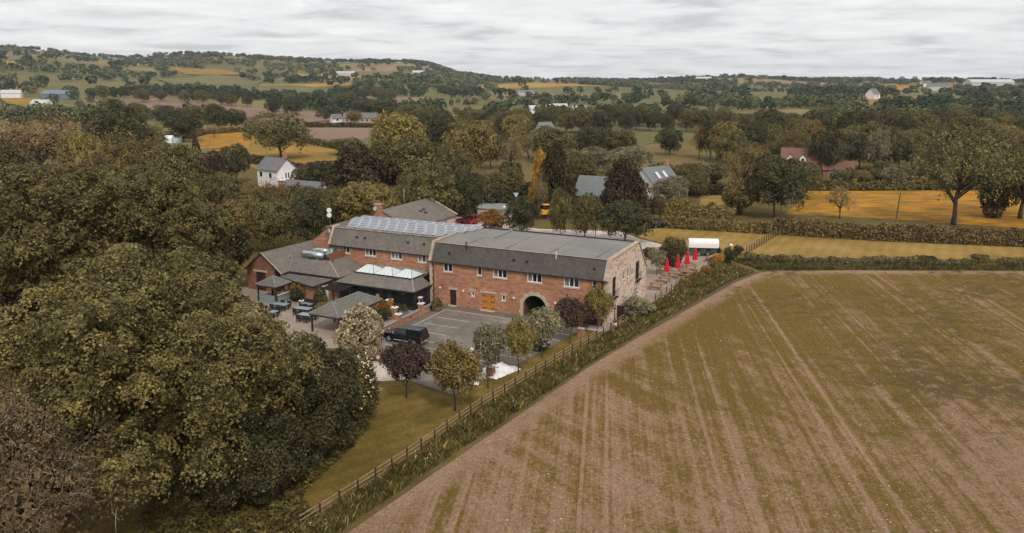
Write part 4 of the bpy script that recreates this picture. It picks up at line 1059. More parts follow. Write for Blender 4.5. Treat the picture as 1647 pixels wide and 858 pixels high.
for k_ in range(3):
    xa = 26.55 + 3.1 * k_; xb = xa + 3.05; ya, yb = -2.3, .7; xm, ym = (xa + xb) / 2, (ya + yb) / 2; zt = cz1 + .95; zb = cz1 + .1
    ra, rb = xm - .45, xm + .45
    P_ = {'a': (xa, ya, zb), 'b': (xb, ya, zb), 'c': (xb, yb, zb), 'd': (xa, yb, zb), 'r': (ra, ym, zt), 's': (rb, ym, zt)}
    lan = BB()
    for p, q_ in ('ar', 'bs', 'cs', 'dr', 'rs', 'ab', 'bc', 'cd', 'da'): lan.tube(P_[p], P_[q_], .035, n=5)
    for i in range(1, 4):
        f_ = i / 4; lan.tube((xa + (xb - xa) * f_, ya, zb), (ra + (rb - ra) * f_, ym, zt), .022, n=4)
        lan.tube((xa + (xb - xa) * f_, yb, zb), (ra + (rb - ra) * f_, ym, zt), .022, n=4)
    lan = lan.build('roof_lantern', 'fascia', con)
    for i in range(4):
        f0, f1 = i / 4, (i + 1) / 4
        for yy in (ya, yb):
            BB().prism([(xa + (xb - xa) * f0, yy, zb), (xa + (xb - xa) * f1, yy, zb), (ra + (rb - ra) * f1, ym, zt), (ra + (rb - ra) * f0, ym, zt)], (0, 0, .015)).build('pane', 'lantern_glass', lan)
    BB().prism([P_['a'], P_['d'], P_['r']], (0, 0, .015)).build('pane', 'lantern_glass', lan)
    BB().prism([P_['b'], P_['c'], P_['s']], (0, 0, .015)).build('pane', 'lantern_glass', lan)
for k_ in range(10):
    xa = 25.3 + k_ * 1.2; xb = xa + 1.2
    BB().box(xa - .05, xa + .05, -4.1, -4.0, .05, cz0 - .15).build('post', 'black_metal', con)
    pn = BB().box(xa + .06, xb - .06, -4.06, -4.03, .5, cz0 - .16).build('pane', 'window_glass', con)
BB().box(37.25, 37.35, -4.1, -4.0, .05, cz0 - .15).build('post', 'black_metal', con)
BB().box(25.3, 37.3, -4.12, -3.98, .05, .49).build('plinth', 'dark_timber', con)
for k_ in range(4):
    ya = -4.0 + k_ * .98
    BB().box(25.22, 25.32, ya - .05, ya + .05, .05, cz0 - .15).build('post', 'black_metal', con)
    BB().box(25.26, 25.29, ya + .06, ya + .92, .5, cz0 - .16).build('pane', 'window_glass', con)
BB().box(25.23, 25.31, -3.98, -.06, .05, .49).build('plinth', 'dark_timber', con)
BB().box(25.3, 37.3, -3.9, 2.75, .051, .06).build('floor', 'room_wall', con)

# ------------------------------------------------------------------ garden shelters
def pyramid_roof(root, x0, x1, y0, y1, ze, ridge, zr, mat, t=.1):
    (rx0, ry0), (rx1, ry1) = ridge
    A, B_, C_, D_ = (x0, y0, ze), (x1, y0, ze), (x1, y1, ze), (x0, y1, ze); R0, R1 = (rx0, ry0, zr), (rx1, ry1, zr)
    for q in ([A, B_, R0], [A, D_, R1, R0], [B_, C_, R1, R0], [D_, C_, R1]):
        BB().prism([(p[0], p[1], p[2] - t) for p in q], (0, 0, t)).build('roof_slope', mat, root)
    for a, b in ((A, R0), (B_, R0), (C_, R1), (D_, R1), (R0, R1)):
        BB().tube((a[0], a[1], a[2] + .02), (b[0], b[1], b[2] + .02), .055, n=6).build('ridge_tile', 'lead', root)
    BB().box(x0 + .05, x1 - .05, y0 + .05, y0 + .12, ze - .28, ze - .09).box(x0 + .05, x1 - .05, y1 - .12, y1 - .05, ze - .28, ze - .09).box(x0 + .05, x0 + .12, y0 + .13, y1 - .13, ze - .28, ze - .09).box(x1 - .12, x1 - .05, y0 + .13, y1 - .13, ze - .28, ze - .09).build('eave_beam', 'dark_timber', root)
gz = thing('garden_shelter', 'large open timber garden shelter with hipped grey tile roof', 'shelter', wld((29.4, -12.6, 0)))
pyramid_roof(gz, 27.2, 31.7, -17.1, -8.1, 2.4, ((29.4, -15.4), (29.4, -10.2)), 3.6, 'ridged_tile')
for x_ in (27.45, 31.45):
    for y_ in (-16.8, -12.6, -8.4): BB().box(x_ - .09, x_ + .09, y_ - .09, y_ + .09, .05, 2.15).build('post', 'dark_timber', gz)
gz2 = thing('bar_shelter', 'small square timber bar shelter with pyramid roof and blue-grey counter', 'shelter', wld((45.2, -8.1, 0)))
pyramid_roof(gz2, 43.4, 47.0, -9.7, -6.5, 2.45, ((45.2, -8.2), (45.2, -8.0)), 3.45, 'ridged_tile')
for x_ in (43.65, 46.75):
    for y_ in (-9.45, -6.75): BB().box(x_ - .09, x_ + .09, y_ - .09, y_ + .09, .05, 2.2).build('post', 'dark_timber', gz2)
BB().box(43.42, 43.54, -9.3, -6.9, .05, 1.15).build('counter_front', 'blue_panel', gz2)
BB().box(43.3, 43.75, -9.35, -6.85, 1.15, 1.21).build('counter_top', 'stone_trim', gz2)
BB().box(43.9, 46.6, -9.5, -9.4, .05, 1.1).build('counter_front', 'blue_panel', gz2)
perg = thing('pergola', 'dark timber pergola with lattice top in front of the conservatory', 'pergola', wld((36, -6.3, 0)))
for x_ in (34.6, 37.4):
    for y_ in (-7.4, -5.2): BB().box(x_ - .06, x_ + .06, y_ - .06, y_ + .06, .05, 2.3).build('post', 'dark_timber', perg)
for k_ in range(7): BB().box(34.3, 37.7, -7.6 + k_ * .42, -7.54 + k_ * .42, 2.42, 2.54).build('rafter', 'dark_timber', perg)
for k_ in range(8): BB().box(34.5 + k_ * .42, 34.56 + k_ * .42, -7.7, -4.9, 2.3, 2.41).build('rafter', 'dark_timber', perg)

# ------------------------------------------------------------------ garden wall with brick piers
gw = thing('garden_wall', 'low red brick garden wall with stone coping beside the car park', 'wall', wld((23.3, -11, 0)))
for ya, yb in ((-2.1, -5.0), (-5.7, -10.2), (-10.9, -16.0), (-16.7, -20.5)):
    h_ = .85
    BB().box(23.12, 23.4, yb, ya, 0, h_).build('wall_panel', 'brick', gw)
    BB().box(23.04, 23.48, yb, ya, h_, h_ + .09).build('coping_stone', 'lead', gw)
for i_, y_ in enumerate((-5.35, -10.55, -16.35)):
    p = BB().box(23.0, 23.55, y_ - .3, y_ + .3, 0, 1.55).build('pier', 'brick', gw)
    BB().box(22.92, 23.63, y_ - .38, y_ + .38, 1.55, 1.67).build('cap', 'white_paint', p)
    l_ = BB().lathe([(.1, 0), (.06, .06), (.05, .12), (.13, .2), (.15, .45), (.05, .55), (.01, .62)], (23.27, y_, 1.67), 8).build('lantern', 'black_metal', gw)
for y_ in (-3.4, -8.0, -13.2): BB().box(23.08, 23.118, y_ - .09, y_ + .09, .35, .65).build('wall_light', 'black_metal', gw)
for i_, (x_, y_) in enumerate(((25.4, -8.2), (28.0, -5.6))):
    q = thing('brick_pier', ('brick pier with white cap beside the planted trough', 'brick pier with white cap nearest the glazed conservatory')[i_], 'pier', wld((x_, y_, 0)))
    BB().box(x_ - .3, x_ + .3, y_ - .3, y_ + .3, 0.05, 1.5).build('pier', 'brick', q)
    BB().box(x_ - .38, x_ + .38, y_ - .38, y_ + .38, 1.5, 1.62).build('cap', 'white_paint', q)
    BB().lathe([(.1, 0), (.06, .06), (.05, .12), (.13, .2), (.15, .45), (.05, .55), (.01, .62)], (x_, y_, 1.62), 8).build('lantern', 'black_metal', q)
cp_ = thing('clad_post', 'grey post with white cap at the corner of the conservatory', 'post', wld((24.6, -3.4, 0)))
BB().box(24.4, 24.8, -3.6, -3.2, .05, 1.7).build('post', 'lead', cp_); BB().box(24.34, 24.86, -3.66, -3.14, 1.7, 1.8).build('cap', 'white_paint', cp_)
rl = thing('garden_railing', 'thin black metal railing on top of the garden wall', 'railing', wld((23.9, -8, 0)))
for k_ in range(9): BB().tube((23.8, -5.8 - k_ * .55, .05), (23.8, -5.8 - k_ * .55, 1.3), .018, n=5).build('baluster', 'black_metal', rl)
BB().tube((23.8, -5.7, 1.3), (23.8, -10.3, 1.3), .025, n=5).build('top_rail', 'black_metal', rl)

# ------------------------------------------------------------------ outbuilding behind
ob = thing('rear_outbuilding', 'long low outbuilding with pale grey slate roof behind the solar panels', 'building', wld((52, 36, 0)))
wall(ob, 'gable_wall', 'brick', [(46.6, 0), (58.4, 0), (58.4, 3.9), (52.5, 6.6), (46.6, 3.9)], [], 'y', 28.0)
wall(ob, 'gable_wall', 'stone_wall', [(46.6, 0), (58.4, 0), (58.4, 3.9), (52.5, 6.6), (46.6, 3.9)], [], 'y', 43.7)
hw = [rect(36.4, 37.3, 2.0, 3.3), rect(38.3, 39.2, 2.0, 3.3), rect(40.2, 41.1, 2.0, 3.3)]
wall(ob, 'side_wall', 'stone_wall', [(28.3, 0), (43.7, 0), (43.7, 3.9), (28.3, 3.9)], hw, 'x', 46.6)
for h in hw: window(ob, 'x', 46.6, h[0][0], h[1][0], 2.0, 3.3, n=1, sill=True, frame='white_frame')
wall(ob, 'side_wall', 'stone_wall', [(28.3, 0), (43.7, 0), (43.7, 3.9), (28.3, 3.9)], [], 'x', 58.1)
slope(ob, 'slate_slope', 'slate_old', [(46.2, 27.8, 3.75), (46.2, 44.0, 3.75), (52.5, 44.0, 6.65), (52.5, 27.8, 6.65)], .12)
slope(ob, 'slate_slope', 'slate_old', [(58.8, 27.8, 3.75), (58.8, 44.0, 3.75), (52.5, 44.0, 6.65), (52.5, 27.8, 6.65)], .12)
BB().prism([(46.1, 43.85, 3.78), (46.1, 44.25, 3.78), (52.5, 44.25, 6.72), (52.5, 43.85, 6.72)], (0, 0, .16)).build('coping_stone', 'coping', ob)
for x_, y_ in ((48.9, 37.0), (49.8, 37.8), (49.6, 36.4)):
    z_ = 3.75 + (x_ - 46.2) * .46; BB().box(x_ - .3, x_ + .3, y_ - .22, y_ + .22, z_ + .02, z_ + .2).build('roof_light', 'fascia', ob)
ln = thing('low_link_roof', 'small stone gabled link roof right of the outbuilding', 'building', wld((42, 33, 0)))
wall(ln, 'gable_wall', 'stone_wall', [(40.6, 0), (45.6, 0), (45.6, 2.8), (43.1, 4.4), (40.6, 2.8)], [], 'y', 22.0)
BB().box(40.6, 40.9, 22.3, 34, 0, 2.8).box(45.3, 45.6, 22.3, 34, 0, 2.8).build('side_wall', 'stone_wall', ln)
slope(ln, 'slate_slope', 'slate_old', [(40.2, 21.8, 2.65), (40.2, 34.2, 2.65), (43.1, 34.2, 4.5), (43.1, 21.8, 4.5)], .12)
slope(ln, 'slate_slope', 'slate_old', [(46, 21.8, 2.65), (46, 34.2, 2.65), (43.1, 34.2, 4.5), (43.1, 21.8, 4.5)], .12)
coping_run(ln, 40.1, 40.6, [(21.7, 2.7), (34.3, 2.7)], .16)

# ------------------------------------------------------------------ houses in the landscape
def house(name, label, x, y, rz, L_, D_, he, hr, wallm, roofm, chim=True, wins=(), z=0.0, lean=False, door=True):
    """gabled house: long side along local x, window openings on the -y side and the +x gable"""
    root = thing(name, label, 'house', (0, 0, 0))
    m = MB(); hx, hy = L_ / 2, D_ / 2
    m.box(-hx, hx, -hy, hy, -.5, he); m.build('wall', wallm, root)
    for sx in (-1, 1):
        MB().prism([(sx * hx, -hy, he), (sx * hx, hy, he), (sx * hx, 0, hr)], (-sx * .25, 0, 0)).build('gable', wallm, root)
    o = .35
    k_ = (hr - he) / hy
    for sy in (-1, 1):
        rf = MB().prism([(-hx - o, sy * (hy + o), he - o * k_), (hx + o, sy * (hy + o), he - o * k_), (hx + o, 0, hr), (-hx - o, 0, hr)], (0, 0, .16)).build('roof', roofm, root)
    if chim:
        c_ = MB().box(hx - 1.0, hx - .1, -.45, .45, hr - .9, hr + 1.3).build('chimney', 'brick', root)
        MB().box(hx - 1.08, hx - .02, -.53, .53, hr + 1.3, hr + 1.42).build('cap', 'coping', c_)
        for q in (-.22, .22): MB().lathe([(.14, 0), (.11, .5)], (hx - .55, q, hr + 1.42), 8).build('pot', 'terracotta', c_)
    for (face, a, z0, w, h) in wins:
        m = MB(); g = MB()
        if face == 'f':
            m.box(a - w / 2 - .08, a + w / 2 + .08, -hy - .05, -hy - .005, z0 - .08, z0 + h + .08)
            g.box(a - w / 2, a + w / 2, -hy - .07, -hy - .051, z0, z0 + h)
        else:
            m.box(hx + .005, hx + .05, a - w / 2 - .08, a + w / 2 + .08, z0 - .08, z0 + h + .08)
            g.box(hx + .051, hx + .07, a - w / 2, a + w / 2, z0, z0 + h)
        f_ = m.build('window', 'white_frame', root); g.build('pane', 'window_glass', f_)
    put(root, x, y, z, rz)
    return root
wh = on_ground(447, 300)
h_ = house('white_house', 'white rendered cottage with grey slate roof and brick chimney left of the copper beech', wh[0], wh[1], -0.62, 8.6, 6.6, 5.0, 7.9, 'white_render', 'slate_house', wins=[('f', -2.6, 2.9, 1.1, 1.3), ('f', 1.4, 2.9, 1.0, 1.2), ('g', -.45, 2.6, .45, 1.5), ('g', .45, 2.6, .45, 1.5)])
MB().box(4.32, 7.4, -3.2, 3.0, -.5, 2.3).build('brick_extension', 'brick', h_)
MB().box(4.31, 7.6, -3.4, 3.2, 2.3, 2.45).build('extension_roof', 'white_paint', h_)
MB().box(7.41, 7.45, .6, 1.5, .2, 2.0).build('extension_door', 'door_brown', h_)
def hp(u, v): q = on_ground(u, v); return q[0], q[1]
gh = house('grey_roof_house', 'brick house with pale blue-grey roof left of the broad dark yew', *hp(962, 336), -0.45, 9, 7.5, 3.6, 7.4, 'brick_dark', 'roof_blue', wins=[('f', -2, 1.2, 1, 1.2), ('f', 1.5, 1.2, 1, 1.2)])
gh2 = house('skylight_house', 'white house with pale blue-grey roof and skylights right of the broad dark yew', *hp(1052, 322), 0.75, 10, 8, 4.2, 8.2, 'white_render', 'roof_blue', wins=[('f', 0, 1.5, 1.2, 1.2), ('g', 0, 1.4, 1.2, 1.3)])
for a in (-1.6, 1.2):
    MB().prism([(a - .5, -2.8, 5.77), (a + .5, -2.8, 5.77), (a + .5, -1.4, 7.17), (a - .5, -1.4, 7.17)], (0, 0, .08)).build('skylight', 'lantern_glass', gh2)
rh = house('red_roof_house', 'red tiled house with dormers beyond the meadow hedge', *hp(1288, 282), -0.35, 12, 7, 4.6, 8.2, 'brick_dark', 'roof_red', wins=[('f', -3.5, 1.0, 1.1, 1.2), ('f', 0, 1.0, 1.1, 1.2), ('f', 3.5, 1.0, 1.1, 1.2)])
for a in (-3.5, 0.2):
    dm = MB().prism([(a - .9, -3.45, 4.4), (a + .9, -3.45, 4.4), (a + .9, -3.45, 5.6), (a, -3.45, 6.5), (a - .9, -3.45, 5.6)], (0, 2.2, 0)).build('dormer', 'white_render', rh)
    MB().prism([(a - 1.1, -3.6, 5.4), (a, -3.6, 6.6), (a, -3.6, 6.75), (a - 1.1, -3.6, 5.55)], (0, 2.6, 0)).prism([(a + 1.1, -3.6, 5.4), (a, -3.6, 6.6), (a, -3.6, 6.75), (a + 1.1, -3.6, 5.55)], (0, 2.6, 0)).build('dormer_roof', 'roof_red', dm)
    MB().box(a - .4, a + .4, -3.5, -3.46, 4.6, 5.4).build('pane', 'window_glass', dm)
house('red_roof_wing', 'cross wing with red tiled gable roof joined to the dormered house', *hp(1309, 281), 1.1, 7, 6, 4.6, 8.4, 'brick_dark', 'roof_red', wins=[('f', 0, 1.2, 1, 1.2)])
house('red_roof_cottage', 'low cottage with plain red tiled roof right of the dormered house', *hp(1346, 286), -0.3, 8.5, 5.5, 2.7, 5.0, 'brick_dark', 'roof_red', chim=False, wins=[('f', -2, .8, 1, 1), ('f', 2, .8, 1, 1)])
shed_p = hp(797, 352)
sh = thing('open_shed', 'low pale open-fronted shed behind the rust coloured tree', 'shed')
MB().box(-3.5, -.8, -2, 2, 0, 2.4).box(.9, 3.5, -2, 2, 0, 2.4).box(-.8, .9, 1.7, 2, 0, 2.4).build('wall', 'white_render', sh)
MB().prism([(-3.8, -2.3, 2.4), (3.8, -2.3, 2.4), (3.8, 2.3, 2.9), (-3.8, 2.3, 2.9)], (0, 0, .1)).build('roof', 'lead', sh)
put(sh, shed_p[0], shed_p[1], 0, -0.3)
hc = house('hidden_cottage', 'grey gabled roof half hidden in the trees below the white cottage', *hp(494, 338), -0.5, 11, 8, 3.4, 6.6, 'white_render', 'slate_house', chim=False, wins=[('g', 0, 1.5, 1, 1.2)])
def barn_far(name, label, u, v, rz, L_, D_, he, hr, wm, rm, wins=()):
    g = on_ground(u, v); o = house(name, label, g[0], g[1], rz, L_, D_, he, hr, wm, rm, chim=False, wins=wins, z=g[2]); o['category'] = 'farm building'; return o
barn_far('farm_barn', 'long white-fronted farm shed in the valley centre', 893, 182, 0.05, 19, 12, 5, 7.5, 'white_render', 'barn_sheet')
barn_far('farm_barn', 'grey roofed farm shed right of the long white-fronted shed', 932, 183, -.1, 11, 9, 4, 6, 'barn_sheet', 'barn_sheet')
barn_far('farm_barn', 'pale gabled farm shed left of the long white-fronted shed', 860, 183, .4, 10, 8, 4, 6.5, 'white_render', 'barn_sheet')
barn_far('valley_house', 'stone house with steep grey roof and pale gable in the tree belt', 876, 217, .55, 8, 6.5, 3, 6.4, 'white_render', 'roof_blue', [('f', -2.5, 1.6, 1.4, 1.6), ('f', 2.5, 1.6, 1.4, 1.6)])
barn_far('valley_house', 'grey roofed house left of the steep gabled valley house', 838, 215, .1, 10, 7, 3, 6.2, 'coping', 'roof_blue', [('f', -4, 1.6, 1.4, 1.6), ('f', 4, 1.6, 1.4, 1.6)])
barn_far('row_cottage', 'long grey cottage row beside the ploughed field', 580, 198, .05, 21, 7, 3.4, 6.4, 'coping', 'slate_house', [('f', a, 1.2, 1.2, 1.4) for a in (-8, -4.8, -1.6, 1.6, 4.8, 8)])
barn_far('row_cottage', 'white gabled cottage left of the long cottage row', 541, 198, .5, 6.5, 6, 3, 5.6, 'white_render', 'slate_house', [('f', 0, 1.4, 1.4, 1.6)])
barn_far('farm_shed', 'long blue-grey farm shed at the far left', 96, 159, .02, 30, 12, 5, 8.5, 'barn_blue', 'barn_blue')
barn_far('white_farmhouse', 'white farmhouse below the blue-grey shed at far left', 68, 176, -.1, 15, 8, 5, 8, 'white_render', 'barn_sheet', [('f', -4, 3.5, 1.6, 1.6), ('f', 0, 3.5, 1.6, 1.6), ('f', 4, 3.5, 1.6, 1.6)])
barn_far('far_shed', 'pale shed at the left edge of the picture', 20, 158, .3, 18, 10, 5, 8, 'white_render', 'barn_sheet')
barn_far('hillside_house', 'white gabled house on the right hillside', 1403, 160, .7, 14, 11, 6, 12, 'white_render', 'slate_house', [('f', 0, 3, 2, 2)])
barn_far('hill_barn', 'huge pale sheeted barn on the right skyline', 1590, 138, .0, 85, 30, 7, 12, 'barn_sheet', 'barn_sheet')
barn_far('hilltop_house', 'white hilltop house left of the huge pale barn', 1488, 141, .3, 24, 14, 8, 13, 'white_render', 'slate_house')
barn_far('hilltop_house', 'grey hilltop house below the white hilltop house', 1506, 146, .0, 30, 14, 7, 12, 'barn_sheet', 'slate_house')
barn_far('ridge_house', 'pale flat-fronted house on the wooded ridge right of centre', 1131, 132, .0, 40, 20, 9, 13, 'white_render', 'barn_sheet')
for i_, (u, lab) in enumerate(((1226, 'leftmost red roofed house on the right skyline'), (1249, 'second red roofed house from the left on the right skyline'), (1270, 'third red roofed house from the left on the right skyline'), (1298, 'rightmost red roofed house on the right skyline'))):
    barn_far('skyline_house', lab, u, 127.5, .1 * i_, 24, 12, 6, 11, 'brick_dark', 'roof_red')
barn_far('hill_cottage', 'white cottage high on the centre hill', 672, 123, .2, 22, 12, 7, 12, 'white_render', 'barn_sheet')
barn_far('hill_farm', 'pale farm shed on the slope left of the centre hill', 556, 122, .0, 40, 14, 6, 9, 'barn_sheet', 'barn_sheet')
barn_far('valley_shed', 'blue-white shed roof beyond the farm in the valley', 845, 154, .0, 26, 12, 5, 8, 'barn_sheet', 'roof_blue')
# ================================================================== vegetation
def unit(v): return v / np.maximum(np.linalg.norm(v, axis=-1, keepdims=True), 1e-9)
def leaf_quads(rng, C, N, size, aspect=0.62, jitter=0.75):
    """diamond leaves at C facing roughly N"""
    n = len(C)
    nn = unit(N + rng.normal(0, jitter, (n, 3)))
    a = unit(np.cross(nn, rng.normal(0, 1, (n, 3)))); b = np.cross(nn, a)
    s = (size * rng.uniform(0.65, 1.35, n))[:, None]
    return np.stack([C - a * s, C + b * s * aspect, C + a * s, C - b * s * aspect], 1)
def lobes_for(rng, k, rx, rz, cz, lobe=(0.42, 0.62), up=0.25, spread=0.62):
    L = [(0, 0, cz, 0.72)]
    for i in range(k):
        d = unit(rng.normal(0, 1, 3)); d[2] = d[2] * 0.9 + up
        d = unit(d); f = spread * rng.uniform(0.8, 1.12)
        L.append((d[0] * rx * f, d[1] * rx * f, cz + d[2] * rz * f, rng.uniform(*lobe)))
    return L
def crown_points(rng, L, rx, rz, n, low=-0.75):
    """clump centres on the skin of a lobed crown, with outward directions"""
    w = np.array([l[3] ** 2 for l in L]); w /= w.sum()
    P = []; D = []; tot = 0
    Lc = np.array([l[:3] for l in L]); Lr = np.array([l[3] for l in L])
    sc = np.array([rx, rx, rz])
    while tot < n:
        m = n * 2
        k = rng.choice(len(L), m, p=w)
        d = unit(rng.normal(0, 1, (m, 3)))
        rad = Lr[k] * rng.normal(0.96, 0.1, m).clip(0.7, 1.22)
        p = Lc[k] + d * rad[:, None] * sc
        # drop points buried in other lobes
        q = np.linalg.norm((p[:, None, :] - Lc[None]) / sc, axis=2) / Lr[None]
        q[np.arange(m), k] = 9
        ok = (q.min(1) > 0.86) & (d[:, 2] > low)
        P.append(p[ok]); D.append(unit(d[ok] * np.array([1, 1, rx / rz]))); tot += int(ok.sum())
    return np.concatenate(P)[:n], np.concatenate(D)[:n]
def clumped(rng, P, D, per, rad, flat, leaf, jitter=0.75, droop=0.0, upw=0.5):
    n = len(P)
    C = np.repeat(P, per, 0); N = np.repeat(D, per, 0)
    off = rng.normal(0, 1, (n * per, 3)) * rad
    t = np.abs((off * N).sum(1, keepdims=True))
    off = off - N * (off * N).sum(1, keepdims=True) * (1 - flat)
    C = C + off
    C[:, 2] -= droop * np.linalg.norm(off[:, :2], axis=1)
    return leaf_quads(rng, C, N * 0.6 + np.array([0, 0, upw]), leaf, jitter=jitter)
def sprays(rng, P, D, per, rad, leaf, upw=0.8, curv=0.55, jitter=0.45):
    """leaves laid out as drooping plates, each plate a spray of one branch"""
    n = len(P)
    N = unit(D * 0.75 + np.array([0, 0, upw]) + rng.normal(0, .25, (n, 3)))
    A = unit(np.cross(N, rng.normal(0, 1, (n, 3)))); B_ = np.cross(N, A)
    R = rad * rng.uniform(.55, 1.3, n)
    k = np.repeat(np.arange(n), per); m = len(k)
    r = np.sqrt(rng.random(m)) * R[k]; th = rng.uniform(0, 2 * math.pi, m)
    r *= 1 + .25 * np.sin(th * 3 + rng.uniform(0, 6, n)[k]) + .12 * np.sin(th * 7 + rng.uniform(0, 6, n)[k])
    a, b = r * np.cos(th), r * np.sin(th)
    C = P[k] + A[k] * a[:, None] + B_[k] * b[:, None] - N[k] * (r * r / rad * curv)[:, None] + rng.normal(0, leaf * .6, (m, 3))
    C[:, 2] -= (r * r / rad * .15)
    NN = N[k] + (A[k] * a[:, None] + B_[k] * b[:, None]) / rad * .7
    return leaf_quads(rng, C, NN, leaf, jitter=jitter)
def trunk_mesh(name, rng, L, tf, r0, limbs=7, wander=0.03, mat='bark', top=0.62, sub=0):
    mb = MB()
    h = tf + (1 - tf) * 0.45
    pts = [(0, 0, -0.01), (0.003, 0, tf * 0.45), (rng.normal(0, wander), rng.normal(0, wander), tf), (rng.normal(0, wander), rng.normal(0, wander), h)]
    mb.path(pts, [r0 * 1.25, r0, r0 * 0.8, r0 * 0.4], 8)
    tips = []
    for l in L[1:limbs + 1]:
        s = Vector(pts[2]).lerp(Vector(pts[3]), rng.uniform(-0.15, 0.8))
        e = Vector(l[:3])
        m = s.lerp(e, 0.5) + Vector((rng.normal(0, wander), rng.normal(0, wander), 0.03))
        mb.path([s, m, e], [r0 * 0.5, r0 * 0.3, r0 * 0.1], 5)
        for _ in range(sub):
            a = m.lerp(e, rng.uniform(0, 0.9)); b = a + Vector(rng.normal(0, 1, 3)) * 0.11 + Vector((0, 0, 0.05))
            mb.path([a, a.lerp(b, 0.5) + Vector(rng.normal(0, 1, 3)) * 0.015, b], [r0 * 0.16, r0 * 0.1, r0 * 0.04], 4); tips.append(tuple(b))
        tips.append(tuple(e))
    me = bpy.data.meshes.new(name); me.from_pydata(mb.V, [], mb.F); me.materials.append(MATS[mat]); me.shade_smooth()
    return me, tips
PROTO = {}
def broad(key, seed, tf=0.22, k=14, n=520, per=13, leaf=0.021, rad=0.036, flat=0.45, r0=0.02, lobe=(0.42, 0.62), up=0.25, spread=0.62, jitter=0.75, bark='bark', low=-0.75, inner=0.12, droop=0.0, spr=0, srad=0.1):
    rng = np.random.default_rng(seed); rz = (1 - tf) / 2; cz = tf + rz; rx = 0.5
    L = lobes_for(rng, k, rx, rz, cz, lobe, up, spread)
    P, D = crown_points(rng, L, rx * 0.86, rz * 0.9, n, low)
    if spr:
        ns = spr; P1, D1 = crown_points(rng, L, rx * 0.9, rz * 0.92, ns, low); kf = rng.permutation(n)[:int(n * .4)]
        Q = np.concatenate([sprays(rng, P1, D1, int(n * per * .72 / ns), srad, leaf), clumped(rng, P[kf] * np.array([.93, .93, 1]), D[kf], int(per * .7), rad, flat, leaf, jitter, droop)])
    else: Q = clumped(rng, P, D, per, rad, flat, leaf, jitter, droop)
    ni = int(n * per * inner)
    if ni:
        d = unit(rng.normal(0, 1, (ni, 3))) * (rng.random((ni, 1)) ** 0.5) * 0.62
        C = d * np.array([rx, rx, rz]) + np.array([0, 0, cz])
        Q = np.concatenate([Q, leaf_quads(rng, C, d + np.array([0, 0, .1]), leaf * 1.9)])
    # fit into unit box so that a tree's width and height are its scale
    z1 = np.percentile(Q[..., 2], 99.8); w = np.percentile(np.abs(Q[..., :2]), 99.3) * 2
    Q = Q / np.array([w, w, z1])
    L = [(l[0] / w, l[1] / w, l[2] / z1, l[3]) for l in L]
    cm = quads_mesh(key + '_crown', Q); tm, _ = trunk_mesh(key + '_trunk', rng, L, tf, r0, mat=bark)
    PROTO[key] = (cm, tm)
def airy(key, seed, tf=0.25, k=17, per=26, leaf=0.014, rad=0.05, r0=0.026, sub=5, bark='bark', up=0.3, extra=170):
    rng = np.random.default_rng(seed); rz = (1 - tf) / 2; cz = tf + rz
    L = lobes_for(rng, k, 0.5, rz, cz, (0.3, 0.5), up, 0.84)
    tm, tips = trunk_mesh(key + '_trunk', rng, L, tf, r0, limbs=k, mat=bark, sub=sub, wander=0.035)
    T_ = np.array(tips); P = np.repeat(T_, 2, 0) + rng.normal(0, 0.03, (len(T_) * 2, 3))
    D = unit(P - np.array([0, 0, cz - .15]))
    P2, D2 = crown_points(rng, L, 0.5 * .9, rz * .9, extra, -0.5)
    Q = np.concatenate([clumped(rng, P, D, per, rad * .8, 0.45, leaf), clumped(rng, P2, D2, per // 2, rad * .9, 0.45, leaf)])
    z1 = np.percentile(Q[..., 2], 99.8); w = np.percentile(np.abs(Q[..., :2]), 99.3) * 2
    Q = Q / np.array([w, w, z1])
    co = np.empty(len(tm.vertices) * 3, np.float32); tm.vertices.foreach_get('co', co); co = co.reshape(-1, 3) / np.array([w, w, z1])
    tm.vertices.foreach_set('co', co.reshape(-1).astype(np.float32))
    PROTO[key] = (quads_mesh(key + '_crown', Q), tm)
def conifer(key, seed, n=6500, leaf=0.017, power=0.75, tf=0.03, r0=0.02, spread=0.12, waist=1.0):
    rng = np.random.default_rng(seed)
    nc = n // 10
    h = rng.random(nc) ** 1.25
    az = rng.uniform(0, 2 * math.pi, nc)
    R = 0.5 * np.minimum(1, (1 - h) ** power * 1.04) * np.clip((h + 0.05) / 0.12, 0.55, 1) ** 0.6 * rng.uniform(0.72, 1.05, nc)
    R *= 1 + 0.14 * np.sin(az * 3 + h * 9) * waist
    P = np.stack([R * np.cos(az), R * np.sin(az), tf + h * (1 - tf)], 1); D = np.stack([np.cos(az), np.sin(az), np.full(nc, 0.35)], 1)
    Q = clumped(rng, P, unit(D), 10, 0.03, 0.5, leaf, 0.6, droop=0.35, upw=0.25)
    h2 = rng.random(n // 6) ** 1.1; a2 = rng.uniform(0, 6.28, n // 6); R2 = .5 * (1 - h2) ** power * rng.random(n // 6) ** .5 * .72
    C2 = np.stack([R2 * np.cos(a2), R2 * np.sin(a2), tf + h2 * .95], 1)
    Q = np.concatenate([Q, leaf_quads(rng, C2, C2 * np.array([1, 1, 0.0]) + 1e-3, leaf * 2.4)])
    Q[..., 2] /= np.percentile(Q[..., 2], 99.8)
    PROTO[key] = (quads_mesh(key + '_crown', Q), trunk_mesh(key + '_trunk', rng, [(0, 0, .5, .5)], .6, r0)[0])
for i_ in range(4): broad('oak%d' % i_, 20 + i_, tf=0.14, k=16 + i_, n=680, per=14, spr=150, srad=.1, leaf=.018)
for i_ in range(2): broad('tall%d' % i_, 40 + i_, tf=0.16, k=18, n=680, per=14, up=0.35, leaf=0.017, spr=150, srad=.095)
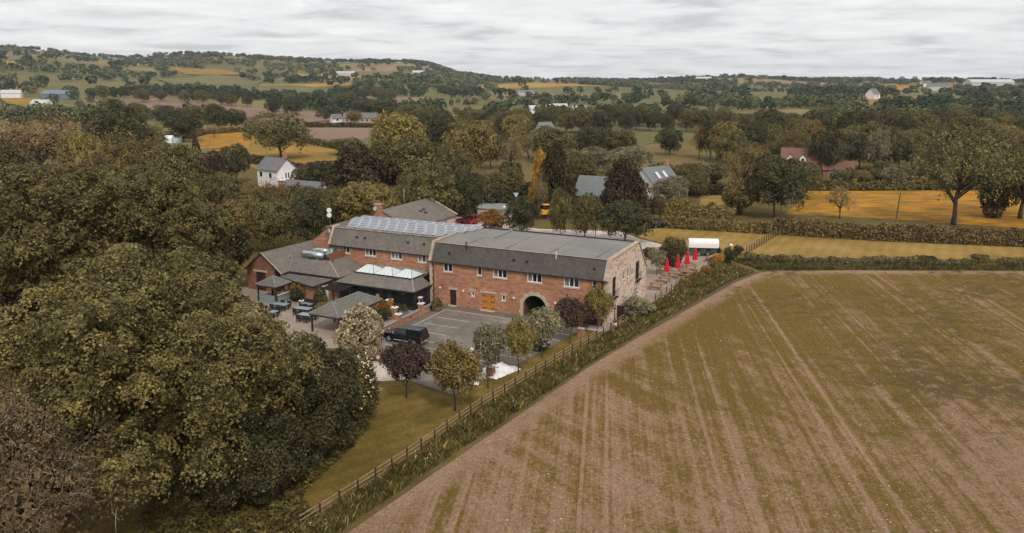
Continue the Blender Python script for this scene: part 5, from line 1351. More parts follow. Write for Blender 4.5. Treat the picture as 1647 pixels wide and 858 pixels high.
broad('dome0', 51, tf=0.1, k=22, n=900, per=12, leaf=0.016, spr=190, srad=.085, rad=0.028, lobe=(0.36, 0.5), spread=0.66)
broad('dome1', 52, tf=0.1, k=26, n=900, per=12, leaf=0.016, spr=190, srad=.085, rad=0.028, lobe=(0.3, 0.46), spread=0.7)
broad('bush0', 61, tf=0.0, k=12, n=380, per=13, leaf=0.03, rad=0.045, lobe=(0.4, 0.6))
broad('bush1', 62, tf=0.0, k=15, n=380, per=13, leaf=0.03, rad=0.045, lobe=(0.34, 0.55))
broad('street0', 71, tf=0.36, k=13, n=430, per=17, spr=70, srad=.13, leaf=0.023, rad=0.042, lobe=(0.34, 0.52), r0=0.016, inner=0.05, bark='bark', low=-0.9, flat=0.6)
broad('street1', 72, tf=0.38, k=12, n=400, per=16, spr=60, srad=.14, leaf=0.022, rad=0.05, lobe=(0.3, 0.5), r0=0.014, inner=0.04, bark='bark', low=-0.9, flat=0.7)
broad('street2', 73, tf=0.34, k=15, n=420, per=16, spr=66, srad=.13, leaf=0.024, rad=0.046, lobe=(0.3, 0.5), r0=0.015, inner=0.04, up=0.4, low=-0.9, flat=0.6)
for i_ in range(3): airy('airy%d' % i_, 80 + i_)
airy('gnarl', 90, tf=0.2, k=10, per=14, leaf=0.018, sub=7, up=0.2, extra=60)
airy('bare', 91, tf=0.25, k=16, per=9, leaf=0.013, sub=9, bark='bark_pale', up=0.5, extra=60)
conifer('conifer0', 101, leaf=.024); conifer('conifer1', 102, power=0.55, waist=1.6, n=9000, leaf=.024); conifer('yew', 103, power=0.42, n=12000, leaf=0.022, waist=1.5)
for i_ in range(5): broad('far%d' % i_, 120 + i_, tf=0.05, k=9, n=150, per=6, leaf=0.05, rad=0.05, lobe=(0.42, 0.64), r0=0.02, inner=0.1)

KIND = {'O': (('oak0', 'oak1', 'oak2', 'oak3'), 'leaf_olive'), 'D': (('oak1', 'oak3', 'dome0', 'oak0'), 'leaf_dark'), 'Y': (('oak2', 'oak0', 'tall1'), 'leaf_yellow'),
        'G': (('oak3', 'tall0'), 'leaf_grey'), 'T': (('tall0', 'tall1'), 'leaf_olive'), 'S': (('airy0', 'airy1', 'airy2'), 'leaf_airy'), 'SO': (('airy1', 'airy2', 'airy0'), 'leaf_tan'),
        'SG': (('airy2', 'airy0'), 'leaf_olive'), 'C': (('dome0',), 'leaf_copper'), 'R': (('dome1', 'bush0'), 'leaf_rust'), 'K': (('conifer0',), 'leaf_conifer'), 'KG': (('conifer1',), 'leaf_gold'), 'KD': (('conifer1',), 'leaf_conifer'),
        'N': (('yew',), 'leaf_brown'), 'B': (('bush0', 'bush1'), 'leaf_olive'), 'BD': (('bush1', 'bush0'), 'leaf_dark'), 'BY': (('bush0', 'bush1'), 'leaf_yellow'), 'BG': (('bush1',), 'leaf_grey'), 'BS': (('bush0',), 'leaf_silver'),
        'DM': (('dome1', 'dome0'), 'leaf_dark'), 'DO': (('dome0', 'dome1'), 'leaf_olive'), 'V': (('gnarl',), 'leaf_airy'), 'X': (('bare',), 'leaf_airy'), 'BX': (('bush0',), 'leaf_rust'), 'BC': (('bush1',), 'leaf_copper'), 'BGD': (('bush0',), 'leaf_gold'),
        'ST0': (('street0',), 'leaf_yellow'), 'ST1': (('street1',), 'leaf_grey'), 'ST2': (('street2',), 'leaf_copper'), 'STO': (('street2',), 'leaf_olive'), 'STS': (('bush1',), 'leaf_silver'), 'STD': (('street0',), 'leaf_dark'), 'STT': (('tall0',), 'leaf_olive')}
KCOUNT = {}
def plant(kind, x, y, z, W, H, label, cat='tree', group=None, rz=None, name=None):
    keys, mat = KIND[kind]
    c = KCOUNT.get(kind, 0); KCOUNT[kind] = c + 1
    cm, tm = PROTO[keys[c % len(keys)]]
    root = thing(name or {'tree': 'tree', 'shrub': 'shrub'}.get(cat, 'tree'), label, cat, (0, 0, 0), group)
    for nm, me in (('crown', cm), ('trunk', tm)):
        o = bpy.data.objects.new(nm, me); COL.objects.link(o); o.parent = root
        if nm == 'crown':
            if len(me.materials) == 0: me.materials.append(MATS[mat])
            o.material_slots[0].link = 'OBJECT'; o.material_slots[0].material = MATS[mat]
    put(root, x, y, z, random.uniform(0, 6.28) if rz is None else rz, (W, W, H))
    return root
def tree_px(u, vb, vt, w, kind, label, cat='tree', group=None, name=None, rz=None):
    g = on_ground(u, vb)
    _, _, dep = px_of(g[0], g[1], g[2])
    lo, hi = 0.2, 60.0
    for _ in range(40):
        m_ = (lo + hi) / 2
        if px_of(g[0], g[1], g[2] + m_)[1] > vt: lo = m_
        else: hi = m_
    W = w * float(dep) / F_PX
    return plant(kind, g[0], g[1], g[2], W, lo, label, cat, group, rz, name)

# ---- the big trees of the left foreground, each with leaves of its own
def big_tree(name, label, x, y, W, H, seed, mat, k, n, per, leaf, rad, flat, tf=0.12, lobe=(0.3, 0.5), spread=0.7, up=0.2, r0=0.45, jitter=0.8, droop=0.0, upw=0.5, low=-0.8, rz=0.0, inner=0.05, spr=0, srad=1.2):
    rng = np.random.default_rng(seed)
    rx = W / 2; rzz = H * (1 - tf) / 2; cz = H * tf + rzz
    L = lobes_for(rng, k, rx, rzz, cz, lobe, up, spread)
    P, D = crown_points(rng, L, rx * 0.86, rzz * 0.9, n, low)
    # sprays: some thin the clump out, some make it dense
    if spr:
        P1, D1 = crown_points(rng, L, rx * .9, rzz * .92, spr, low); kf = rng.permutation(n)[:int(n * .3)]
        Q = np.concatenate([sprays(rng, P1, D1, int(n * per * .8 / spr), srad, leaf, jitter=.5), clumped(rng, (P[kf] - [0, 0, cz]) * .92 + [0, 0, cz], D[kf], int(per * .6), rad, flat, leaf, jitter, droop, upw)])
    else: Q = clumped(rng, P, D, per, rad, flat, leaf, jitter, droop, upw)
    ni = int(n * per * inner)
    d = unit(rng.normal(0, 1, (ni, 3))) * (rng.random((ni, 1)) ** 0.5) * 0.66
    Q = np.concatenate([Q, leaf_quads(rng, d * np.array([rx, rx, rzz]) + np.array([0, 0, cz]), d, leaf * 2.6)])
    root = thing(name, label, 'tree')
    me = quads_mesh('crown', Q, mat=mat); mesh_obj('crown', me, None, root)
    Ln = [(l[0] / W, l[1] / W, l[2] / H, l[3]) for l in L]
    tm, _ = trunk_mesh('trunk', rng, Ln, tf, r0 / W, limbs=9)
    t_ = mesh_obj('trunk', tm, None, root); t_.scale = (W, W, H)
    return put(root, x, y, 0, rz)
def gp(u, v): q = GW(u, v); return q[0], q[1]
big_tree('sycamore_tree', 'huge leafy sycamore filling the left foreground', *gp(266, 800), 20.2, 18.0, 301, 'leaf_sycamore', 80, 4900, 33, 0.11, 0.4, 0.16, lobe=(0.15, 0.28), spread=0.86, up=0.34, tf=0.16, droop=0.35, r0=0.5, inner=.08, spr=620, srad=1.15)
big_tree('dark_holly_tree', 'dark fine-leaved evergreen between the sycamore and the lawn', *gp(482, 735), 9.4, 9.6, 302, 'leaf_holly', 44, 4600, 18, 0.115, 0.3, 0.5, lobe=(0.15, 0.32), spread=0.84, tf=0.02, upw=0.2, jitter=0.9)
big_tree('dark_holly_tree', 'low dark evergreen under the right side of the sycamore', *gp(400, 800), 9.5, 8.2, 303, 'leaf_holly', 36, 3400, 18, 0.115, 0.3, 0.5, lobe=(0.15, 0.32), spread=0.84, tf=0.02, upw=0.2, jitter=0.9)
big_tree('dark_broadleaf_tree', 'broad dense dark tree behind the sycamore at the left edge', *gp(95, 505), 27, 18.6, 304, 'leaf_olive_near', 70, 4600, 18, 0.2, 0.46, 0.3, lobe=(0.14, 0.27), spread=0.84, tf=0.06, droop=0.2, spr=620, srad=1.3)
big_tree('dark_broadleaf_tree', 'rounded dense tree left of the kitchen wing', *gp(275, 488), 18, 16.2, 305, 'leaf_olive_near', 46, 2900, 18, 0.19, 0.42, 0.3, lobe=(0.16, 0.29), spread=0.82, tf=0.06, droop=0.2, spr=380, srad=1.2)
big_tree('dark_broadleaf_tree', 'dark tree between the rounded dense tree and the kitchen gable', *gp(352, 470), 11, 11.5, 306, 'leaf_dark_near', 24, 1600, 16, 0.2, 0.4, 0.35, lobe=(0.22, 0.38), tf=0.05)
# the dying thorn in the bottom left corner: twigs and thin brown leaves
rng = np.random.default_rng(310)
thorn = thing('dying_hawthorn', 'half-dead brown hawthorn with bare pale twigs in the bottom left corner', 'tree')
L = lobes_for(rng, 22, 6.8, 5.0, 6.3, (0.28, 0.46), 0.15, 0.72)
P, D = crown_points(rng, L, 5.9, 4.6, 2100, -0.6)
Q = clumped(rng, P, D, 13, 0.42, 0.5, 0.085, 0.9, 0.1, 0.2)
d = unit(rng.normal(0, 1, (3000, 3))) * (rng.random((3000, 1)) ** 0.5) * 0.7
Q = np.concatenate([Q, leaf_quads(rng, d * np.array([6.4, 6.4, 4.8]) + np.array([0, 0, 6.2]), d, 0.3)])
mesh_obj('crown', quads_mesh('crown', Q, mat='leaf_dying'), None, thorn)
P, D = crown_points(rng, L, 6.0, 4.7, 1500, -0.4)
tw = []
for p, dd_ in zip(P, D):
    a = p - dd_ * 0.5; ln_ = rng.uniform(0.5, 1.5)
    side = unit(rng.normal(0, 1, 3) + dd_ * 0.8 + np.array([0, 0, 0.1]))
    b = a + side * ln_; w_ = unit(np.cross(side, rng.normal(0, 1, 3))) * 0.018
    m_ = (a + b) / 2 + rng.normal(0, 0.09, 3)
    tw += [[a - w_, a + w_, m_ + w_ * .8, m_ - w_ * .8], [m_ - w_ * .8, m_ + w_ * .8, b + w_ * .3, b - w_ * .3]]
    for q_ in range(2):
        c_ = m_ + unit(rng.normal(0, 1, 3) + side) * ln_ * 0.5
        tw.append([m_ - w_ * .5, m_ + w_ * .5, c_ + w_ * .2, c_ - w_ * .2])
mesh_obj('twigs', quads_mesh('twigs', np.array(tw), mat='dry_twig'), None, thorn)
tm, _ = trunk_mesh('trunk', rng, [(l[0] / 13.6, l[1] / 13.6, l[2] / 11.5, l[3]) for l in L], .12, .02, limbs=10)
t_ = mesh_obj('trunk', tm, None, thorn); t_.scale = (13.6, 13.6, 11.5)
put(thorn, *gp(70, 915), 0)
# elder in flower at the edge of the evergreens
eg = gp(575, 688)
elder = big_tree('flowering_elder', 'elder bush dotted with cream flower heads at the edge of the lawn', *eg, 3.9, 6.4, 320, 'leaf_olive_near', 12, 620, 16, 0.11, 0.26, 0.5, tf=0.02, r0=0.16, lobe=(0.3, 0.5)); elder['category'] = 'shrub'
rng = np.random.default_rng(321)
L = lobes_for(rng, 12, 1.95, 3.1, 3.25, (0.3, 0.5), .2, .7)
P, D = crown_points(rng, L, 1.95, 3.15, 170, -0.2)
mesh_obj('flower_heads', quads_mesh('flower_heads', np.concatenate([leaf_quads(rng, P + D * .12 + rng.normal(0, .05, P.shape), D, 0.065, .8, .5) for _ in range(3)]), mat='flower_white'), None, elder)['kind'] = 'stuff'
# ivy and bramble bank at their feet
rng = np.random.default_rng(330)
bank = [(600, 640), (596, 690), (560, 730), (520, 765), (486, 800), (500, 822), (530, 838), (500, 880), (200, 900), (300, 700), (480, 640)]
BW = [gp(*p) for p in bank]
cx0, cx1 = min(p[0] for p in BW), max(p[0] for p in BW); cy0, cy1 = min(p[1] for p in BW), max(p[1] for p in BW)
C = np.stack([rng.uniform(cx0, cx1, 90000), rng.uniform(cy0, cy1, 90000)], 1)
C = C[in_poly(C[:, 0], C[:, 1], BW)][:30000]
hgt = 0.55 + 0.35 * np.sin(C[:, 0] * 1.3) * np.sin(C[:, 1] * 1.1) + 0.25 * np.sin(C[:, 0] * 3.1 + C[:, 1] * 2.3)
C = np.concatenate([C, (rng.random(len(C)) ** 0.4 * np.maximum(hgt, 0.15))[:, None]], 1)
tag(mesh_obj('ivy_ground_cover', quads_mesh('ivy', leaf_quads(rng, C, np.array([[0, -.2, 1.0]]) + 0 * C, 0.115, .75, .55), mat='leaf_ivy'), None), 'ivy and bramble carpet below the dark evergreens', None, None, 'stuff')

# ---- trees planted on the lawn and in the yard
for a in ((654, 641, 553, 78, 'ST2', 'dark purple-leaved young tree on the lawn left of the olive one'), (732, 661, 551, 92, 'ST0', 'olive-gold young tree nearest the camera on the lawn'),
          (785, 625, 522, 66, 'ST1', 'grey-green open-crowned tree beside the white sheets'), (834, 600, 511, 54, 'ST0', 'small golden-green tree on the lawn below the arch'),
          (872, 576, 495, 62, 'ST1', 'grey-green tree in front of the barn arch'), (917, 553, 479, 50, 'ST2', 'dark bronze-leaved tree in front of the barn right of the arch'),
          (961, 531, 460, 48, 'ST0', 'golden-green tree at the brick corner next to the stone gable'), (944, 533, 490, 34, 'ST2', 'small dark tree tucked behind the bronze one at the barn'),
          (581, 580, 494, 74, 'STS', 'silvery whitebeam beside the tiled garden shelter'),
          (840, 378, 316, 60, 'DM', 'dense round dark tree behind the barn roof'), (793, 374, 337, 55, 'R', 'rust coloured round tree behind the barn roof'),
          (901, 386, 303, 46, 'STT', 'slim olive tree on the yard left of its twin'), (940, 386, 311, 52, 'STT', 'slim olive tree on the yard beside the big round one'),
          (1008, 393, 321, 88, 'DM', 'big round glossy dark tree beside the gravel yard')):
    tree_px(*a[:5], a[5])
# ---- trees round about, nearest first
TREES = [
 (60, 345, 262, 130, 'O', 'broad olive tree behind the dark trees at the left edge'), (155, 335, 252, 110, 'SO', 'airy olive tree behind the dark broad tree'),
 (77, 290, 168, 175, 'S', 'wide airy tawny tree with forked bare limbs at upper left'), (10, 310, 222, 90, 'O', 'olive tree at the left edge below the airy tawny one'),
 (190, 262, 160, 92, 'DM', 'dark glossy tree right of the airy tawny one'), (140, 300, 214, 66, 'Y', 'yellow-green tree in front of the airy tawny one'),
 (205, 340, 204, 130, 'SO', 'tall airy olive tree left of centre among the hedge trees'), (270, 340, 212, 120, 'SO', 'airy olive tree left of the dark cypress'),
 (288, 345, 232, 86, 'O', 'olive tree below the dark cypress'), (318, 272, 216, 26, 'K', 'narrow dark cypress at left'), (342, 300, 242, 44, 'C', 'dark copper-leaved tree right of the cypress'),
 (381, 294, 231, 50, 'DM', 'dark round tree left of the white cottage'), (300, 375, 292, 72, 'Y', 'yellow-topped tree left of the kitchen wing'), (360, 352, 278, 70, 'O', 'olive tree below the dark round tree'),
 (240, 370, 262, 95, 'O', 'olive tree in the belt above the kitchen wing'), (170, 385, 268, 100, 'DO', 'dense olive tree behind the broad dark one'),
 (388, 405, 318, 84, 'Y', 'pale bushy tree left of the kitchen roof'), (340, 430, 335, 80, 'O', 'olive bushy tree above the kitchen gable'), (430, 375, 288, 94, 'SO', 'loose tree below the white cottage'),
 (492, 400, 317, 76, 'D', 'dark dense tree beside the satellite mast'), (445, 405, 325, 66, 'O', 'olive tree left of the dark one by the satellite mast'), (418, 385, 305, 60, 'O', 'olive tree above the kitchen ridge'),
 (540, 365, 300, 50, 'O', 'olive tree left of the yellow one behind the chimney'), (596, 368, 294, 96, 'Y', 'yellow-green tree behind the solar roof'), (640, 350, 300, 50, 'O', 'olive tree right of the yellow one behind the solar roof'),
 (505, 356, 300, 62, 'O', 'olive tree in front of the half hidden cottage roof'), (468, 352, 296, 60, 'B', 'bushy tree left of the half hidden cottage roof'),
 (576, 338, 232, 112, 'N', 'big dark brown beech left of centre'), (640, 312, 180, 105, 'Y', 'tall yellow-green tree behind the brown beech'), (668, 330, 216, 110, 'T', 'tall olive tree right of the brown beech'),
 (620, 320, 225, 90, 'O', 'olive tree between the brown beech and the tall yellow one'),
 (705, 270, 180, 70, 'D', 'dark tall tree right of the tall yellow-green one'), (755, 290, 196, 98, 'Y', 'domed yellow-green tree in the middle belt'), (722, 315, 230, 84, 'DO', 'dense olive dome in the middle belt'),
 (790, 272, 206, 60, 'D', 'dark tree left of the bare-limbed one'), (700, 365, 272, 92, 'O', 'bushy olive tree above the outbuilding'), (748, 362, 272, 62, 'D', 'dark bushy tree left of the open shed'), (672, 345, 262, 74, 'SO', 'loose olive tree above the outbuilding'),
 (780, 335, 282, 55, 'O', 'olive bushy tree above the open shed'),
 (820, 285, 210, 58, 'X', 'half-bare tree with visible limbs in the middle belt'), (820, 302, 262, 44, 'BD', 'dark bush below the half-bare tree'),
 (868, 335, 240, 36, 'KG', 'golden orange conifer behind the yard'), (893, 340, 230, 64, 'KD', 'tall dark conifer right of the golden one'), (866, 352, 272, 30, 'X', 'bare grey dead tree in front of the golden conifer'),
 (936, 315, 245, 56, 'DO', 'dark olive tree between the conifer and the grey-roofed house'), (912, 300, 240, 50, 'O', 'olive tree behind the dark conifer'),
 (890, 262, 203, 76, 'O', 'olive tree in the belt beyond the dark conifer'), (950, 252, 205, 66, 'D', 'dark tree in the belt above the grey-roofed house'), (990, 252, 207, 70, 'O', 'olive tree in the belt left of the lone dark tree'), (850, 255, 205, 60, 'SO', 'loose tree in the belt above the golden conifer'),
 (1012, 275, 235, 72, 'G', 'grey-green tree above the broad yew'), (1003, 352, 256, 84, 'N', 'broad dark yew beside the grey-roofed house'), (960, 280, 236, 50, 'G', 'grey-green tree left of the broad yew top'),
 (1076, 250, 204, 44, 'DM', 'lone dark tree standing in the olive pasture'), (1124, 256, 200, 30, 'S', 'slim airy tree right of the lone dark tree'), (1142, 256, 192, 46, 'D', 'dark tree right of the slim airy one'), (1168, 262, 196, 58, 'Y', 'pale domed tree at the pasture edge'), (1206, 262, 192, 60, 'D', 'dark tree right of the pale domed one'),
 (1246, 350, 248, 98, 'DM', 'big round dark tree at the left end of the buttercup meadow'), (1186, 345, 288, 62, 'BY', 'yellow bushy tree left of the big round dark one'), (1196, 318, 232, 76, 'SO', 'loose olive tree behind the big round dark one'),
 (1290, 320, 262, 60, 'O', 'olive tree right of the big round dark one'), (1078, 335, 282, 62, 'G', 'grey-green tree right of the skylight house'), (1110, 305, 262, 44, 'O', 'small olive tree at the garden edge'), (1120, 318, 280, 36, 'O', 'small tree left of the rear lawn'), (1058, 352, 314, 24, 'B', 'small clipped yew beside the long hedge'),
 (1150, 296, 262, 50, 'O', 'olive tree above the rear lawn'),
 (1350, 352, 296, 46, 'V', 'small gnarled thorn in the buttercup meadow'), (1533, 362, 196, 158, 'SG', 'great airy oak with bare limbs in the buttercup meadow'), (1640, 352, 195, 150, 'SG', 'airy tree at the right edge'), (1600, 350, 275, 60, 'BD', 'dark low tree at the right end of the meadow'),
 (1405, 275, 210, 42, 'G', 'silvery willow in the wood beyond the meadow'), (1330, 285, 205, 56, 'D', 'dark tree right of the red-roofed house'), (1270, 275, 205, 60, 'SO', 'airy tree behind the red-roofed house'),
 (452, 256, 180, 106, 'T', 'big spreading oak behind the white cottage'), (296, 228, 182, 62, 'DM', 'round dark oak left of the buttercup field'), (272, 200, 170, 48, 'D', 'dark oak behind the round oak'), (352, 212, 167, 44, 'D', 'tall dark oak right of the round oak'), (382, 210, 175, 38, 'D', 'dark oak at the corner of the ploughed field'), (318, 200, 171, 50, 'O', 'olive oak behind the tall dark oak'), (345, 222, 200, 26, 'V', 'small thorn below the tall dark oak'),
 (240, 255, 200, 60, 'O', 'olive tree below the round dark oak'), (215, 205, 165, 40, 'O', 'olive tree at the edge of the long ploughed field'), (185, 195, 160, 32, 'O', 'small olive tree at the left end of the ploughed field'),
 (440, 186, 158, 26, 'D', 'round hedge oak on the ploughed field boundary'), (470, 187, 155, 36, 'D', 'wide hedge oak right of the round hedge oak'), (535, 196, 170, 48, 'D', 'dark oak left of the cottage row'), (590, 190, 160, 50, 'D', 'dark oak behind the cottage row'), (625, 190, 162, 46, 'D', 'dark oak right of the cottage row'),
 (616, 165, 142, 22, 'O', 'lone small oak above the cottage row'), (570, 200, 178, 26, 'Y', 'yellow tree behind the cottage row'), (660, 200, 168, 44, 'O', 'olive oak right of the dark oaks'),
 (800, 345, 296, 50, 'BD', 'dark shrubs left of the yield sign'), (640, 225, 185, 50, 'O', 'olive tree below the cottage row oaks'), (560, 250, 222, 60, 'O', 'olive tree left of the brown beech top'),
]
for a in TREES: tree_px(*a)
# ---- wood beyond the meadow and belts in the middle distance (alike trees share a label)
rng = np.random.default_rng(400)
ORD = ['first', 'second', 'third', 'fourth', 'fifth', 'sixth', 'seventh', 'eighth', 'ninth', 'tenth', 'eleventh', 'twelfth', 'thirteenth', 'fourteenth', 'fifteenth', 'sixteenth', 'seventeenth', 'eighteenth']
LOOK = {'O': 'olive', 'SO': 'airy olive', 'Y': 'yellowish', 'D': 'dark', 'T': 'tall olive', 'B': 'olive', 'BG': 'grey-green', 'BD': 'dark', 'BY': 'yellowish', 'S': 'tawny'}
def belt(n, u0, u1, v0, v1, hm, kinds, where, group, wf=(0.85, 1.15), noun='tree'):
    for i in range(n):
        u = u0 + (u1 - u0) * (i + rng.uniform(0.1, 0.9)) / n; v = v0 + (v1 - v0) * (i + .5) / n + rng.uniform(-4, 4)
        g = on_ground(u, v); H = rng.uniform(*hm); kd = kinds[int(rng.integers(len(kinds)))]
        plant(kd, g[0], g[1], g[2], H * rng.uniform(*wf), H, '%s %s, %s from left %s' % (LOOK[kd], noun, ORD[i], where), 'tree', group)
belt(16, 1170, 1680, 272, 268, (9, 13), ('O', 'SO', 'O', 'Y', 'D'), 'in the front row of the wood beyond the meadow', 'wood beyond the meadow')
belt(16, 1200, 1700, 248, 250, (10, 15), ('O', 'Y', 'O', 'T'), 'in the second row of the wood beyond the meadow', 'wood beyond the meadow')
belt(18, 1180, 1700, 228, 232, (11, 16), ('O', 'D', 'Y', 'T'), 'in the third row of the wood beyond the meadow', 'wood beyond the meadow')
belt(18, 1180, 1720, 214, 216, (10, 15), ('O', 'D', 'T'), 'in the back row of the wood beyond the meadow', 'wood beyond the meadow')
belt(12, 1340, 1480, 298, 292, (3, 6), ('B', 'BG', 'SO', 'B'), 'between the buttercup meadow and the wood', 'scrub at the meadow edge', noun='bush')
belt(8, 1500, 1700, 296, 300, (3.5, 6), ('B', 'SO', 'BD'), 'behind the great airy meadow oak', 'scrub at the meadow edge', noun='bush')
belt(16, 800, 1180, 214, 212, (9, 13), ('D', 'O', 'D'), 'in the near row of the long valley belt', 'valley tree belt')
belt(14, 820, 1180, 204, 202, (9, 13), ('D', 'O', 'T'), 'in the far row of the long valley belt', 'valley tree belt')
belt(9, 640, 850, 222, 226, (9, 13), ('O', 'D', 'Y'), 'in the thicket left of the grey valley house', 'thicket by the valley house')
belt(8, 660, 840, 205, 208, (9, 13), ('D', 'O'), 'in the row behind the thicket by the valley house', 'thicket by the valley house')
belt(9, 120, 330, 345, 350, (8, 12), ('O', 'SO', 'Y', 'O'), 'in the crowded belt above the broad dark tree', 'crowded belt at left')
belt(6, 20, 160, 248, 245, (6, 9), ('O', 'Y'), 'around the feet of the airy tawny tree', 'trees under the airy tree')
belt(8, 490, 640, 305, 320, (6, 9), ('O', 'B', 'D'), 'in the thicket below the brown beech', 'thicket below the beech', noun='small tree')
belt(8, 380, 545, 346, 358, (4.5, 7), ('B', 'BY', 'BD'), 'in the thicket between cottage and kitchen roof', 'thicket behind the kitchen', noun='bush')
belt(7, 690, 830, 318, 320, (5, 8), ('O', 'B', 'D'), 'in the hedge above the open shed', 'hedge trees above the shed', noun='small tree')
belt(6, 1030, 1200, 296, 300, (4, 7), ('O', 'BG', 'B'), 'around the gardens right of the yew', 'garden trees right of the yew', noun='small tree')
belt(9, 160, 420, 158, 172, (11, 16), ('D', 'O', 'D'), 'in the hedge above the long ploughed field', 'hedge above the ploughed field')
belt(9, 430, 640, 176, 160, (10, 15), ('D', 'O', 'O'), 'in the hedge right of the long ploughed field', 'hedge right of the ploughed field')
belt(7, 130, 330, 185, 200, (7, 10), ('O', 'D'), 'on the near edge of the ploughed field', 'near edge of the ploughed field', noun='small tree')

# ---- shrubs and garden plants
def shrub_loc(x, y, W, H, kind, label, z=0.05):
    p = wld((x, y, 0)); return plant(kind, p[0], p[1], z, W, H, label, 'shrub', None, None, 'shrub')
tree_px(1026, 512, 479, 46, 'BG', 'rounded grey-green shrub at the foot of the stone gable', 'shrub', name='shrub')
tree_px(1085, 428, 382, 44, 'B', 'leafy olive shrub left of the white-roofed trailer', 'shrub', name='shrub'); tree_px(1078, 430, 398, 30, 'BC', 'dark bronze shrub under the leafy one at the terrace', 'shrub', name='shrub')
tree_px(1056, 443, 400, 34, 'ST1', 'thin small tree at the corner of the terrace', 'tree')
tree_px(1155, 425, 408, 22, 'BGD', 'bright orange-gold shrub at the far end of the terrace', 'shrub', name='shrub')
tree_px(1145, 431, 420, 14, 'B', 'small green shrub next to the orange-gold one', 'shrub', name='shrub'); tree_px(1172, 424, 398, 24, 'BD', 'dark shrub right of the orange-gold one', 'shrub', name='shrub'); tree_px(1152, 412, 397, 18, 'BC', 'bronze shrub beside the white-roofed trailer', 'shrub', name='shrub'); tree_px(1187, 410, 395, 16, 'BD', 'dark green shrub below the white globe lamp', 'shrub', name='shrub')
for i_, (u, v, w, kd, lb) in enumerate(((1135, 441, 15, 'BX', 'reddish shrub in the terrace border'), (1122, 448, 14, 'BY', 'yellowish shrub in the terrace border left of the reddish one'), (1112, 453, 12, 'BX', 'rusty shrub in the terrace border'), (1101, 459, 13, 'BY', 'golden shrub at the near end of the terrace border'), (1090, 466, 10, 'B', 'low green plant by the terrace fence'))):
    tree_px(u, v + 2, v - w * .85, w * 1.5, kd, lb, 'shrub', name='shrub')
tree_px(1072, 404, 395, 30, 'B', 'low hedge shrub between yard and terrace', 'shrub', name='shrub'); tree_px(1045, 412, 398, 24, 'B', 'low olive shrub behind the gable corner', 'shrub', name='shrub')
for i_, (x, y, W, H, kd, lb) in enumerate(((42.0, -7.2, 2.2, 2.0, 'BD', 'dark shrub against the lean-to wall'), (43.0, -6.4, 1.8, 2.4, 'BX', 'rusty climber beside the bar shelter'), (41.4, -6.7, 1.6, 2.6, 'BY', 'golden climber on the lean-to wall'), (36.6, -8.5, 2.0, .8, 'BY', 'low golden shrub in the patio bed'), (33.6, -6.8, 1.4, 1.4, 'B', 'green shrub under the pergola'),
        (30.9, -5.6, 1.2, 1.6, 'BY', 'round golden bush before the conservatory'), (26.8, -8.6, 1.4, 2.4, 'BX', 'tall rusty shrub by the garden shelter'), (26.2, -9.6, 1.8, 1.6, 'BD', 'dark bush in the raised bed'), (27.2, -5.8, 1.0, 1.0, 'B', 'small bush in front of the glazing'))):
    shrub_loc(x, y, W, H, kd, lb)

def topiary(x, y, h, r, label, pot=True, mat='leaf_olive_near', potm='stone_pot', z=0.05, cone=True):
    """clipped plant in a pot"""
    root = thing('potted_topiary', label, 'potted plant'); rng = np.random.default_rng(int(x * 91 + y * 37) % 9999)
    n = 900; ph = 0.55 if pot else 0.0
    t_ = rng.random(n); a = rng.uniform(0, 6.28, n); R = r * (np.sqrt(1 - t_ ** 1.6) if cone else np.sqrt(np.maximum(0, 1 - (2 * t_ - 1) ** 2))) * rng.uniform(.85, 1.05, n)
    C = np.stack([R * np.cos(a), R * np.sin(a), ph + t_ * h], 1)
    D = np.stack([np.cos(a), np.sin(a), np.full(n, .4)], 1)
    mesh_obj('foliage', quads_mesh('foliage', leaf_quads(rng, C, D, .1, .7, .5), mat=mat), None, root)
    if pot: MB().lathe([(r * .5, 0), (r * .75, .1), (r * .95, .45), (r * .98, .6), (r * .85, .6), (r * .7, .55)], n=14).build('pot', potm, root)
    p = wld((x, y, 0)); return put(root, p[0], p[1], z)
topiary(22.45, -2.9, 1.15, .75, 'conical clipped plant in a round stone pot at the end of the garden wall', z=.12)
topiary(37.7, -7.6, 2.2, .95, 'tall dark clipped cone beside the white wall unit', mat='leaf_dark', potm='black_metal')
topiary(29.4, -6.2, 1.7, .5, 'golden conical plant left of the planted trough', mat='leaf_gold')
topiary(26.9, -6.9, 1.6, .5, 'golden conical plant next to the brick pier', mat='leaf_gold')
tr = thing('planter_trough', 'dark stone trough planted with three clipped bushes', 'planter', wld((25.6, -6.6, 0)))
BB().box(24.6, 27.0, -7.0, -6.3, .05, .75).build('trough', 'lead', tr)
for i_, (x_, lb) in enumerate(((24.95, 'rightmost'), (25.75, 'middle'), (26.55, 'leftmost'))):
    rng = np.random.default_rng(77 + i_); n = 500; t_ = rng.random(n); a = rng.uniform(0, 6.28, n); R = .36 * np.sqrt(1 - t_ ** 1.7)
    C = np.stack([R * np.cos(a), R * np.sin(a), t_ * .9], 1); o = mesh_obj('clipped_bush', quads_mesh('clipped_bush', leaf_quads(rng, C, C * 2 + np.array([0, 0, .3]), .08, .7, .5), mat='leaf_olive_near'), None, tr)
    w = wld((x_, -6.65, .7)); og = tr['_org']; o.location = (w[0] - og[0], w[1] - og[1], w[2])

